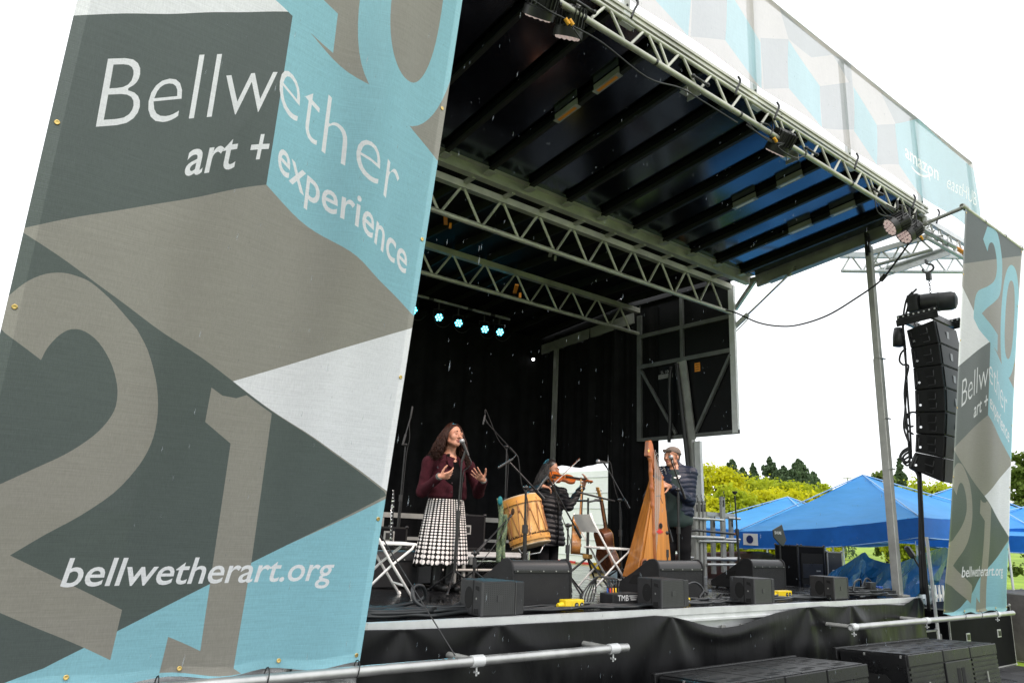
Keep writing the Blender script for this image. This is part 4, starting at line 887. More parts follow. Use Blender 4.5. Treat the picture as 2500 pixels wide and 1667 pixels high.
FFM = mat('front_fill_paint', (.021, .021, .022), .55, spec=.4, var=.3, vscale=9, bump=.35, bscale=300)
def front_fill(label, x, y, rot=0.):
    W_, H_, D_ = .42, .245, .29
    t = thing('front_fill_speaker', label, 'loudspeaker', (0, 0, 0), 'small front-fill speakers on the stage lip')
    b = MB(); b.prism([(0, 0), (W_*.70, -.012), (W_*.74, .0), (W_*.70, D_*.97), (W_*.08, D_)], (0, 0, .004), (1, 0, 0), (0, 1, 0), H_-.01); b.build('cabinet', FFM, t, bevel=.012, bseg=2)
    b = MB(); b.prism([(-.002, -.003), (.011, -.006), (.011, .0), (-.002, .01)], (0, 0, .012), (1, 0, 0), (0, 1, 0), H_-.026); b.prism([(W_*.695, -.020), (W_*.735, -.012), (W_*.735, .0), (W_*.695, -.006)], (0, 0, .012), (1, 0, 0), (0, 1, 0), H_-.026); b.build('front_bezel', mat('bezel_black', (.045, .045, .047), .45), t)
    b = MB(); b.prism([(W_*.765, .004), (W_*.97, .02), (W_, .03), (W_*.92, D_*.8), (W_*.74, D_*.85)], (0, 0, .006), (1, 0, 0), (0, 1, 0), H_-.02); b.build('horn_section', FFM, t, bevel=.008, bseg=2)
    b = MB(); b.box((W_*.745, .06, H_/2), (.03, .06, H_-.03)); b.build('gap_plate', mat('void_black', (.002, .002, .002), .9), t)
    b = MB(); b.prism([(.012, -.004), (W_*.69, -.017), (W_*.69, -.011), (.012, .002)], (0, 0, .016), (1, 0, 0), (0, 1, 0), H_-.034); g = b.build('grille', MESHG, t)
    b = MB(); b.prism([(W_*.31, -.014), (W_*.41, -.016), (W_*.41, -.012), (W_*.31, -.010)], (0, 0, H_*.42), (1, 0, 0), (0, 1, 0), .04); b.build('badge', mat('badge_dark', (.035, .035, .037), .4), g)
    # left side: hand hole, rigging slot, recesses
    ex_ = Vector((-W_*.08, -D_, 0)).normalized(); ex_ = Vector((W_*.08, D_, 0)).normalized()
    def side(pts, name, m, dep=.012): z = MB(); z.prism(pts, (-.0015, -.002, .004), ex_, (0, 0, 1), -dep if False else .004); return z.build(name, m, t)
    V = mat('void_black', (.002, .002, .002), .9)
    side([(.175+.055*math.cos(a), .115+.075*math.sin(a)) for a in [2*PI*k/14 for k in range(14)]], 'hand_hole', V)
    side([(.115, .01), (.127, .01), (.127, .235), (.115, .235)], 'rigging_slot', V)
    side([(.04, .165), (.09, .175), (.09, .2), (.045, .195)], 'side_recess', V); side([(.04, .015), (.10, .015), (.10, .045), (.045, .05)], 'side_recess', V)
    side([(.075+.008*math.cos(a), .115+.008*math.sin(a)) for a in [2*PI*k/8 for k in range(8)]], 'screw', ALUD)
    t.location = (x, y, 0); t.rotation_euler = (0, 0, rot); return t
for i, (x, y, rt) in enumerate(((3.14, 4.275, .06), (5.02, 4.285, .05), (6.36, 4.29, .06), (7.91, 4.34, .08))):
    front_fill(['front-fill speaker on the stage lip nearest the big banner', 'second front-fill speaker from the left on the stage lip', 'third front-fill speaker from the left on the stage lip', 'farthest front-fill speaker on the stage lip before the blue tarp'][i], x, y, rt)

# ================================================================ cables and small boxes on the deck
rc = random.Random(11)
def wander(x0, x1, y, amp, n_=9, z=.014):
    pts = []; ph_ = rc.uniform(0, 6)
    for i in range(n_):
        t = i/(n_-1); pts.append((x0+(x1-x0)*t, y+amp*math.sin(ph_+t*rc.uniform(3, 7))+rc.uniform(-.02, .02), z+rc.uniform(0, .012)))
    return smoothpath(pts, 5)
def cable_thing(label, paths, r_=.009, m=CABLE):
    t = thing('cable_bundle', label, 'cables', tuple(paths[0][0]))
    for k, p in enumerate(paths): b = MB(); b.path(p, r_, 7); b.build('strand', m, t, smooth=True)
    return t
def coil(cx, cy, rx, ry, turns, rise=.012, z=.014):
    n_ = int(turns*14); return [Vector((cx+rx*(1+.08*math.sin(i*.37))*math.cos(2*PI*i/14), cy+ry*(1+.1*math.cos(i*.23))*math.sin(2*PI*i/14), z+rise*i/14+rc.uniform(0, .004))) for i in range(n_)]
cable_thing('pile of thick black cables on the stage lip beside the big banner', [wander(2.32, 3.3, 4.42+.035*k, .03, 7, .014+.012*(k % 3)) for k in range(7)] + [coil(2.62, 4.5, .28, .10, 3)], .013)
lp = smoothpath([(2.45, 4.75, .012), (2.75, 4.80, .03), (2.98, 4.78, .08), (2.93, 4.72, .17), (2.83, 4.68, .17), (2.82, 4.62, .08), (2.95, 4.56, .02), (3.12, 4.56, .05), (3.25, 4.62, .1)], 6)
cable_thing('thick cable rising in a loop beside the nearest front-fill speaker', [lp], .015)
cable_thing('black cables running past the yellow power box', [wander(3.45, 5.2, 4.40+.03*k, .025, 9) for k in range(5)] + [wander(3.5, 4.5, 4.6, .05, 7)], .010)
cable_thing('tangle of black cables between the second and third front-fill speakers', [wander(5.35, 6.5, 4.45+.04*k, .05, 8) for k in range(5)] + [coil(5.95, 4.62, .12, .07, 2)] + [smoothpath([(5.6, 4.6, .02), (5.8, 4.7, .12), (6.05, 4.75, .17), (6.15, 4.72, .10), (6.0, 4.65, .03), (6.2, 4.6, .02), (6.3, 4.62, .07), (6.28, 4.68, .02)], 6)], .010)
cable_thing('black cables lying before the farthest wedge monitor', [wander(6.75, 8.0, 4.5+.05*k, .05, 8) for k in range(5)] + [coil(7.2, 4.7, .14, .08, 2)], .010)
cable_thing('heap of black cables and plugs at the foot of the corner post', [coil(9.0, 4.55, .28, .14, 4, .018), coil(9.25, 4.65, .22, .12, 4, .02), coil(8.75, 4.5, .16, .1, 3, .02), smoothpath([(8.6, 4.5, .03), (8.7, 4.52, .16), (8.9, 4.55, .19), (9.0, 4.6, .08), (9.2, 4.62, .2), (9.4, 4.6, .05)], 6)] + [wander(8.5, 9.5, 4.42+.03*k, .04, 8, .02+.02*k) for k in range(5)], .011)
for (x, y, z, dx, m_, lab) in ((9.02, 4.50, .13, .13, BLKP, 'black distro plug box on top of the cable heap'), (9.25, 4.52, .08, .09, BLUEP, 'blue power plug among the cable heap')):
    b = MB(); b.box((x, y, z), (dx, .08, .075)); b.tube((x-.01, y-.045, z), (x-.01, y-.038, z), .025, 12); tag(b.build('power_plug', m_, bevel=.008), lab, 'plug')
def yellow_box(label, c, size, rz_):
    t = thing('power_box', label, 'power box', tuple(c), 'yellow power boxes'); M3 = Matrix.Rotation(rz_, 3, 'Z'); c = Vector(c); s_ = Vector(size)
    b = MB(); b.box(c+Vector((0, 0, s_.z/2+.003)), size, M3); b.build('body', YEL, t, bevel=.008, bseg=2)
    b = MB(); b.tube(c+M3 @ Vector((-s_.x/2, 0, s_.z*.5)), c+M3 @ Vector((-s_.x/2-.05, 0, s_.z*.45)), s_.z*.35, 10, s_.z*.22); b.build('strain_relief', YEL, t, smooth=True, angle=40)
    for k in (-1, 1):
        p = c+M3 @ Vector((s_.x*.22+k*.028, -s_.y/2-.001, s_.z*.5)); b = MB(); b.tube(p, p+M3 @ Vector((0, -.003, 0)), .02, 14); so_ = b.build('socket', BLKP, t)
        for j in (-1, 1): b = MB(); b.box(p+M3 @ Vector((j*.007, -.004, .003)), (.003, .002, .010), M3); b.build('slot', WHT, so_)
    return t
yellow_box('bright yellow power box with two sockets before the first wedge', (4.19, 4.50, 0), (.20, .08, .075), .0)
yellow_box('yellow power box half hidden right of the second front-fill speaker', (5.53, 4.50, 0), (.20, .08, .06), .1)
yellow_box('flat yellow power box left of the farthest front-fill speaker', (7.55, 4.75, 0), (.26, .09, .07), .0)
sbx = thing('stage_box', 'low black splitter box with white lettering beside the second front-fill speaker', 'stage box', (4.95, 4.72, 0))
b = MB(); b.box((4.98, 4.72, .05), (.36, .16, .09)); b.build('body', BLKP, sbx, bevel=.01, bseg=2)
textmesh('TMB', .07, WHT, 'lettering', sbx, (4.86, 4.638, .035), (1, 0, 0), (0, 0, 1)); 
for k in range(3): b = MB(); b.box((5.06, 4.638, .075-.016*k), (.11-.02*k, .002, .006)); b.build('print_line', WHT, sbx)
b = MB(); b.box((5.12, 4.638, .055), (.014, .002, .022)); b.build('print_mark', WHT, sbx)
for k, m_ in enumerate((BLUEP, RED, ORNG, YEL, BLKP)):
    b = MB(); x = 4.86+.035*k; b.tube((x, 4.76, .09), (x+.006, 4.77, .13), .007, 8); b.build('plug', m_, sbx, smooth=True, angle=40)
    b = MB(); b.path(smoothpath([(x+.006, 4.77, .13), (x+.015, 4.79, .20), (x-.08-.03*k, 4.82, .22), (x-.2, 4.85, .1), (x-.28, 4.8, .02)], 4), .006, 6); b.build('lead', BLKR, sbx, smooth=True)
gw = thing('guy_wire', 'thin black guy wire from the left banner down to the pipe clamp', 'wire', (2.78, 3.98, -.18))
b = MB(); b.tube((2.74, 3.98, -.17), (2.25, 4.9, 1.0), .004, 6); b.build('wire', BLKR, gw)

# ================================================================ microphone stands
STEELB = mat('stand_black', (.02, .02, .021), .32, .3, var=.2, vscale=10)
MICG = mat('mic_mesh', (.30, .30, .31), .35, .8, bump=.3, bscale=400)
def mic_stand(label, base, top, boom=None, mic=None, thick=.011, tri=True, mlen=.17, ball=True, mdir=None, counter=None, cable=True):
    base = Vector(base); top = Vector(top); t = thing('microphone_stand', label, 'microphone stand', tuple(base))
    hub = base+Vector((0, 0, .20 if tri else .02)); kn = hub.lerp(top, .52)
    b = MB(); b.tube(hub, kn, thick*1.35, 10); b.build('lower_tube', STEELB, t, smooth=True, angle=40)
    b = MB(); b.tube(kn, top, thick*.85, 10); b.build('upper_tube', STEELB, t, smooth=True, angle=40)
    b = MB(); b.tube(kn-Vector((0, 0, .05)), kn+Vector((0, 0, .03)), thick*2.1, 10); b.build('clutch', BLKP, t, smooth=True, angle=40)
    if tri:
        a0 = rc.uniform(0, 2)
        for k in range(3):
            a = a0+k*2.094; b = MB(); e = base+Vector((.30*math.cos(a), .30*math.sin(a), .012)); b.tube(hub, e, .009, 8); l = b.build('leg', STEELB, t, smooth=True, angle=40); b = MB(); b.ell(e, (.016, .016, .012)); b.build('rubber_foot', BLKR, l)
    else:
        b = MB(); b.lathe([(.13, 0), (.13, .01), (.05, .02), (.02, .03)], base, (0, 0, 1), 20); b.build('base', STEELB, t, smooth=True, angle=40)
    tip = top
    if boom:
        A, B = Vector(boom[0]), Vector(boom[1]); b = MB(); b.tube(A, B, thick*.75, 8); b.build('boom', STEELB, t, smooth=True, angle=40)
        d = (A-B).normalized(); b = MB(); b.tube(A, A+d*-.14, thick*1.35, 8); b.build('counterweight', BLKP, t, smooth=True, angle=40)
        b = MB(); b.ell(top, .024); b.tube(top-Vector((.04, 0, 0)), top+Vector((.045, 0, 0)), .011, 8); b.build('swivel', STEELB, t, smooth=True); tip = B
    if mic is not None:
        m0 = Vector(mic); dd = (m0-tip) if mdir is None else Vector(mdir); dd = dd.normalized() if dd.length > 1e-4 else Vector((0, 0, 1))
        tail = m0-dd*mlen; mr_ = thing_part = None
        b = MB()
        if ball: b.lathe([(.010, 0), (.012, .02), (.018, mlen-.05), (.020, mlen-.045)], tail, dd, 12)
        else: b.lathe([(.008, 0), (.011, .012), (.012, .05), (.012, mlen-.012), (.011, mlen)], tail, dd, 12)
        mo = b.build('microphone', BLKP, t, smooth=True, angle=40)
        if ball: b = MB(); b.ell(m0-dd*.022, (.027, .027, .03), nu=14, nv=9); b.build('mic_head', MICG, mo, smooth=True)
        b = MB(); b.tube(tip, tail.lerp(m0, .35), .012, 8); b.build('mic_clip', BLKP, t)
        if cable:
            c0 = tail; b = MB(); b.path(smoothpath([c0, c0-dd*.07+Vector((0, 0, -.01)), c0.lerp(top, .5)+Vector((.03, 0, -.09)), top+Vector((.025, 0, -.12)), kn+Vector((.03, .01, 0)), base+Vector((.05, .03, .25)), base+Vector((.12, .05, .01))], 5), .0045, 6); b.build('cable', BLKR, t, smooth=True)
    return t
Y = aty
s1 = Y(1128, 1150, 5.9); mic_stand('straight vocal microphone stand right in front of the singer', (s1.x-.02, 5.9, 0), Y(1127, 1128, 5.9), None, Y(1126, 1072, 5.92), ball=True, mdir=(-.25, .35, .8), mlen=.18)
b0 = Y(985, 1100, 8.0); mic_stand('tall boom stand catching cyan light left of the singer', (b0.x, 8.0, .02), Y(990, 1085, 8.0), (Y(983, 1086, 8.0), Y(1004, 1012, 8.0)), Y(1007, 992, 8.0), ball=False, mlen=.16, mdir=(.1, 0, 1))
b0 = Y(1236, 1215, 7.6); mic_stand('boom stand behind the drum with its microphone high up', (b0.x, 7.6, 0), Y(1237, 1090, 7.6), (Y(1260, 1110, 7.6), Y(1190, 1033, 7.6)), Y(1179, 1036, 7.6), ball=False, mlen=.13, mdir=(-.2, 0, -1))
b0 = Y(1283, 1300, 5.6); mic_stand('thick boom stand in front of the drum with pencil microphone', (b0.x, 5.6, 0), Y(1284, 1190, 5.6), (Y(1327, 1217, 5.6), Y(1243, 1128, 5.6)), Y(1216, 1142, 5.55), thick=.014, ball=False, mlen=.20, mdir=Y(1216, 1142, 5.6)-Y(1262, 1113, 5.6))
mic_stand('low boom stand aiming a microphone at the drum head', Y(1150, 1365, 6.0)*Vector((1, 1, 0)) if False else (Y(1160, 1350, 5.8).x, 5.8, 0), (Y(1160, 1350, 5.8).x, 5.8, Y(1160, 1350, 5.8).z), (Y(1164, 1347, 5.8), Y(1248, 1258, 5.9)), Y(1254, 1248, 5.92), ball=False, mlen=.09, thick=.010)
b0 = Y(1386, 1330, 5.6); mic_stand('boom stand holding a pencil microphone under the violin', (b0.x, 5.6, 0), Y(1387, 1282, 5.6), (Y(1418, 1312, 5.6), Y(1338, 1165, 5.6)), Y(1311, 1197, 5.55), ball=False, mlen=.2, mdir=Y(1311, 1197, 5.6)-Y(1338, 1160, 5.6))
b0 = Y(1516, 1330, 6.4); mic_stand('boom stand with a silver-headed vocal microphone between violin and harp', (b0.x, 6.4, 0), Y(1513, 1220, 6.4), (Y(1536, 1240, 6.4), Y(1481, 1140, 6.4)), Y(1457, 1126, 6.4), mdir=Y(1457, 1126, 6.4)-Y(1502, 1131, 6.4))
b0 = Y(1656, 1300, 5.5); mic_stand('boom stand with a vocal microphone at the harpist’s chin'.replace('’', "'"), (b0.x, 5.5, 0), Y(1655, 1195, 5.5), (Y(1673, 1217, 5.5), Y(1641, 1131, 5.5)), Y(1636, 1112, 5.52), mdir=Y(1633, 1110, 5.5)-Y(1642, 1128, 5.5), mlen=.08)
b0 = Y(1628, 1330, 5.45); mic_stand('short boom stand miking the body of the harp', (b0.x, 5.45, 0), Y(1627, 1300, 5.45), (Y(1641, 1322, 5.45), Y(1616, 1228, 5.45)), Y(1600, 1211, 5.45), ball=False, mlen=.10, mdir=Y(1598, 1211, 5.45)-Y(1622, 1208, 5.45))
b0 = Y(1805, 1375, 6.0); mic_stand('lone straight black stand without microphone before the blue tent', (b0.x, 6.0, 0), Y(1794, 1210, 6.0), thick=.012); p = Y(1794, 1207, 6.0); b = MB(); b.lathe([(.012, 0), (.035, .03), (.035, .045)], p, (0, 0, 1), 10); q = b.build('stand_top', BLKP, smooth=True, angle=40); q.parent = [o for o in bpy.data.objects if o.get('label', '').startswith('lone straight')][0]; q.location = -Vector(q.parent.location)
gs = thing('instrument_stand', 'black instrument stand with a cross arm holding two guitars', 'stand', (6.06, 6.26, 0))
b = MB(); b.tube((6.06, 6.26, .3), (6.06, 6.26, .72), .017, 10); b.tube((6.06, 6.26, .7), Y(1436, 1215, 6.26), .012, 10); b.build('pole', STEELB, gs, smooth=True, angle=40)
b = MB(); b.tube(Y(1408, 1200, 6.26), Y(1500, 1223, 6.26), .011, 8); b.build('cross_arm', STEELB, gs, smooth=True, angle=40)
b = MB(); b.tube(Y(1436, 1222, 6.26), Y(1405, 1222, 6.5), .012, 8); b.tube(Y(1436, 1225, 6.26), Y(1470, 1218, 6.5), .012, 8); b.box(Y(1402, 1221, 6.5), (.1, .05, .03)); b.box(Y(1462, 1221, 6.5), (.1, .05, .03)); b.build('neck_yoke', BLKP, gs, smooth=True, angle=40)
b = MB(); b.box((6.06, 6.26, .33), (.09, .09, .05)); b.build('hub', mat('amber_hub', (.35, .2, .05), .5), gs, bevel=.01)
for k in range(3):
    a = .5+k*2.094; b = MB(); b.tube((6.06, 6.26, .32), (6.06+.36*math.cos(a), 6.26+.36*math.sin(a), .015), .012, 8); b.build('leg', STEELB, gs, smooth=True, angle=40)
b = MB(); b.tube((6.06, 6.26, .35), Y(1410, 1350, 6.5), .01, 8); b.build('rest_arm', STEELB, gs, smooth=True)
an = thing('antenna', 'dark shark-fin radio antenna on a short stand before the tent', 'antenna', (9.36, 5.9, 0))
fin = [(1885, 1293), (1907, 1280), (1914, 1305), (1918, 1318), (1911, 1333), (1903, 1329), (1887, 1311)]
q = [Y(u, v, 5.9) for u, v in fin]; b = MB(); b.prism([(p.x, p.z) for p in q], (0, 5.9, 0), (1, 0, 0), (0, 0, 1), .015); b.build('fin', mat('antenna_black', (.012, .016, .02), .35), an, bevel=.004)
pp = Y(1905, 1335, 5.9); b = MB(); b.tube((pp.x, 5.905, pp.z+.03), (pp.x, 5.905, .0), .012, 8); b.box((pp.x+.05, 5.905, pp.z+.12), (.05, .03, .06)); b.build('stand', STEELB, an)
textmesh('SHURE', .055, WHT, 'lettering', an, Y(1891, 1303, 5.87), (1, 0, 0), (0, 0, 1))

# ================================================================ folding chairs
def chair(label, loc, rz_):
    t = thing('folding_chair', label, 'chair', (0, 0, 0), 'white folding chairs'); W2 = .21
    for s in (-1, 1):
        y = s*W2
        b = MB(); b.path([(-.30, y, .80), (-.27, y, .72), (.0, y, .30), (.22, y, .0)], .012, 8); l = b.build('front_leg', WHITEM, t, smooth=True); b = MB(); b.tube((.21, y, .02), (.225, y, 0), .016, 8); b.build('foot_cap', WHITEM, l)
        b = MB(); b.path([(.20, y*.9, .43), (.19, y*.9, .40), (.02, y*.9, .26), (-.24, y*.9, .0)], .011, 8); l = b.build('rear_leg', WHITEM, t, smooth=True); b = MB(); b.tube((-.23, y*.9, .02), (-.245, y*.9, 0), .015, 8); b.build('foot_cap', WHITEM, l)
    b = MB(); b.box((.03, 0, .435), (.40, .40, .022)); b.build('seat', WHITEM, t, bevel=.01, bseg=2)
    b = MB()
    n_ = 8
    for i in range(n_+1):
        y = -W2+2*W2*i/n_; bow = -.03*(1-(y/W2)**2)
        for z in (.60, .79): b.v += [Vector((-.27-.10*(z-.72)*-0+(-.04 if z > .7 else .055)+bow, y, z)), Vector((-.255+(-.04 if z > .7 else .055)+bow, y, z))]
    for i in range(n_):
        a = i*4; c = a+4; b.f += [(a, c, c+2, a+2), (a+1, a+3, c+3, c+1), (a, a+1, c+1, c), (a+2, c+2, c+3, a+3)]; b.m += [0]*4
    b.f += [(0, 2, 3, 1), (n_*4, n_*4+1, n_*4+3, n_*4+2)]; b.m += [0]*2
    b.build('backrest', WHITEM, t, smooth=True, angle=40)
    b = MB(); b.tube((.15, -W2, .10), (.15, W2, .10), .009, 8); b.build('stretcher', WHITEM, t); b = MB(); b.tube((-.15, -W2*.9, .09), (-.15, W2*.9, .09), .009, 8); b.build('stretcher', WHITEM, t)
    t.location = loc; t.rotation_euler = (0, 0, rz_); return t
chair('white folding chair half hidden by the big banner left of the singer', (3.18, 5.78, 0), -.25)
chair('white folding chair beside the guitars at centre stage', (6.13, 6.05, 0), -.3)

# ================================================================ low riser at the back with road cases
rs = thing('stage_riser', 'low aluminium riser behind the singer', 'riser', (4.5, 7.0, 0))
b = MB(); b.box((4.35, 7.75, .33), (2.6, 1.5, .03)); b.build('top', DECK, rs)
b = MB(); b.box((4.35, 7.0, .30), (2.64, .03, .06)); b.box((4.35, 6.985, .285), (2.64, .012, .012)); b.build('front_rail', ALUW, rs)
for x in (3.2, 4.2, 4.78, 4.9, 5.5):
    b = MB(); b.tube((x, 7.05, 0), (x, 7.05, .27), .022, 10); b.build('leg', ALUD, rs, smooth=True, angle=40)
b = MB(); b.tube((3.1, 7.02, .13), (5.6, 7.02, .13), .015, 8); b.build('stretcher', ALUD, rs)
hr = thing('handrail', 'grey aluminium guard rail bar behind the singer at hip height', 'rail', (5, 9.6, 0))
for z in (.72, .40):
    b = MB(); b.box((6.0, 9.6, z), (5.2, .04, .07 if z > .5 else .045)); b.build('bar', ALUD, hr)
for x in (3.6, 5.2, 6.8, 8.4):
    b = MB(); b.box((x, 9.6, .36), (.05, .035, .64)); b.build('post', ALUD, hr)
CASEB = mat('case_black', (.006, .006, .007), .6, spec=.06, var=.25, vscale=6)
def road_case(label, c, size, name='road_case', facecol=CASEB, group=None, rz_=0., trim=ALUD):
    t = thing(name, label, 'road case', (0, 0, 0), group); s_ = Vector(size)
    b = MB(); b.box((0, 0, s_.z/2), size); b.build('shell', facecol, t)
    for sx in (-1, 1):
        for sy in (-1, 1): b = MB(); b.box((sx*(s_.x/2-.008), sy*(s_.y/2-.008), s_.z/2), (.02, .02, s_.z+.004)); b.build('edge_trim', trim, t)
    for sy in (-1, 1):
        for zz in (.0, 1): b = MB(); b.box((0, sy*(s_.y/2-.008), zz*(s_.z)+(.008 if zz == 0 else -.008)), (s_.x+.006, .02, .018)); b.build('edge_trim', trim, t)
    for sx in (-1, 1):
        for zz in (.0, 1): b = MB(); b.box((sx*(s_.x/2-.008), 0, zz*(s_.z)+(.009 if zz == 0 else -.009)), (.02, s_.y, .018)); b.build('edge_trim', trim, t)
    for sx in (-1, 1):
        for sy in (-1, 1):
            for zz in (0, 1): b = MB(); b.ell((sx*(s_.x/2-.006), sy*(s_.y/2-.006), zz*s_.z), .02, nu=10, nv=6); b.build('ball_corner', trim, t, smooth=True)
    for f, ax in ((-1, 'y'), (-1, 'x')):
        for k in ((-.25, .25) if s_.x > .6 else (0,)):
            o_ = Vector((k*s_.x, -s_.y/2-.004, s_.z*.55)) if ax == 'y' else Vector((-s_.x/2-.004, k*s_.y, s_.z*.55))
            sz = (.13, .012, .11) if ax == 'y' else (.012, .13, .11); sz2 = (.09, .006, .07) if ax == 'y' else (.006, .09, .07)
            b = MB(); b.box(o_, sz); l = b.build('latch', ALU, t, bevel=.004); b = MB(); b.box(o_+Vector((0, -.006, 0) if ax == 'y' else (-.006, 0, 0)), sz2); b.build('latch_recess', BLKM, l)
    t.location = c; t.rotation_euler = (0, 0, rz_); return t
road_case('small black road case on the riser behind the singer’s skirt'.replace('’', "'"), (4.0, 7.4, .345), (.45, .4, .22), trim=BLKM)
road_case('black amplifier case on the riser left of the drum', (5.15, 7.6, .345), (.55, .4, .40), trim=BLKM)
amp = thing('amplifier', 'black amplifier sitting on the deck behind the left chair', 'amplifier', (3.9, 6.75, 0))
b = MB(); b.box((4.0, 6.8, .17), (.5, .3, .32)); b.build('cabinet', CASEB, amp, bevel=.012); b = MB(); b.box((4.0, 6.645, .13), (.42, .012, .2)); b.build('grille', MESHG, amp); b = MB(); b.box((4.0, 6.645, .28), (.42, .014, .06)); b.build('control_strip', ALUD, amp)
cl = thing('clarinet', 'black clarinet with silver keys standing on a peg left of the singer', 'clarinet', (3.8, 6.6, 0))
A = Y(954, 1338, 6.6); B = Y(961, 1196, 6.6); d = (B-A); L = d.length; d.normalize()
b = MB(); b.lathe([(.034, 0), (.022, .04), (.014, .09), (.0125, .3), (.0125, L*.75), (.014, L*.78), (.012, L*.87), (.006, L)], A, d, 14); b.build('body', BLKM, cl, smooth=True)
b = MB()
for k in (.16, .42, .70, .80): b.tube(A+d*(L*k), A+d*(L*k+.012), .0165, 12)
b.build('ring', CHROME, cl, smooth=True, angle=40)
b = MB()
for k in range(14): p = A+d*(.1+.035*k)*1.0; b.ell(p+Vector((-.012, -.012, 0)), (.009, .007, .009), nu=8, nv=5)
b.tube(A+d*.12+Vector((-.02, -.006, 0)), A+d*.42+Vector((-.02, -.006, 0)), .003, 6); b.build('keys', CHROME, cl, smooth=True)
b = MB(); b.lathe([(.1, 0), (.1, .012), (.012, .02), (.010, .2)], (A.x, 6.6, .0), (0, 0, 1), 14); b.tube((A.x, 6.6, .1), A, .01); b.build('peg', BLKP, cl)

# ================================================================ subwoofers in front of the stage
SUBM = mat('sub_paint', (.006, .006, .0065), .32, spec=.3, var=.3, vscale=5, bump=.3, bscale=160, rvar=.12)
def subwoofer(label, c0, c1_, depth, h):
    """c0, c1_: back top corners (left, right)"""
    c0 = Vector(c0); c1_ = Vector(c1_); ex_ = (c1_-c0); W_ = ex_.length; ex_.normalize(); ey_ = Vector((0, -1, .065)); ey_ = (ey_-ex_*ey_.dot(ex_)).normalized(); ez_ = ex_.cross(ey_); ez_ = -ez_ if ez_.z < 0 else ez_
    t = thing('subwoofer', label, 'loudspeaker', tuple(c0), 'subwoofers before the stage')
    P = lambda a, e, z: c0+ex_*(a*W_)+ey_*(e*depth)+ez_*z
    def blk(name, m, a0, a1, e0, e1, z0, z1, bv=0., par_=None):
        b = MB(); vs = [P(a, e, z) for z in (z0, z1) for e in (e0, e1) for a in (a0, a1)]; b.add(vs, [(0, 2, 3, 1), (4, 5, 7, 6), (0, 1, 5, 4), (2, 6, 7, 3), (0, 4, 6, 2), (1, 3, 7, 5)]); return b.build(name, m, par_ or t, bevel=bv)
    blk('cabinet', SUBM, 0, 1, .07, .985, -h, -.004, .012)
    blk('rear_rail', SUBM, -.01, .99, -.02, .05, -.09, .012, .006)
    g = .004
    for i in range(4):
        for j in range(2): blk('top_panel', SUBM, .01+.245*i+g, .01+.245*(i+1)-g, .08+.44*j+g, .08+.44*(j+1)-g, -.003, .004, .003)
    V = mat('void_black', (.002, .002, .002), .9)
    for i in range(4):
        for j in range(2):
            for (a, e) in ((.05, .12), (.12, .22), (.06, .30)):
                blk('stacking_slot', V, .01+.245*i+a, .01+.245*i+a+.075, .08+.44*j+e, .08+.44*j+e+.06, .003, .0055)
    for a0, a1, kind in ((0, .355, 1), (.36, .66, 0), (.665, 1, 1)):
        blk('front_cap', SUBM, a0+.002, a1-.002, .975, 1.0, -.10, .0, .006)
        if kind:
            for k in range(11): blk('grille_bar', SUBM, a0+.012, a1-.012, .985, 1.0, -.13-.042*k, -.108-.042*k)
            blk('grille_back', V, a0+.01, a1-.01, .97, .982, -h+.02, -.10)
            blk('badge', mat('badge_grey', (.25, .25, .25), .35, .5), (a0+a1)/2-.008, (a0+a1)/2+.008, 1.0, 1.006, -.34, -.24)
        else:
            p = blk('handle_panel', SUBM, a0+.004, a1-.004, .98, 1.004, -h+.01, -.105, .006)
            for k in (.12, .17): blk('handle_slot', V, a0+k, a0+k+.035, 1.002, 1.007, -.40, -.17, 0, p)
    b = MB(); b.prism([(-.13, -.16), (.13, -.16), (.13, .10), (.09, .14), (-.09, .14), (-.13, .10)], P(0, .55, -.32)-ex_*.004, ey_, ez_, .006 if ey_.cross(ez_).dot(ex_) < 0 else -.006); hh = b.build('side_handle', V, t)
    for e in (.42, .9): blk('corner_bolt', ALU, -.004, .004, e, e+.02, -.03, -.008)
    return t
subwoofer('wet black subwoofer cut off at the bottom edge in front of the skirt', (4.47, 3.9, -.40), (6.36, 3.9, -.395), .66, .62)
subwoofer('wet black subwoofer at the right with slotted front and handle panel', (7.03, 3.9, -.37), (9.01, 3.9, -.38), .68, .64)
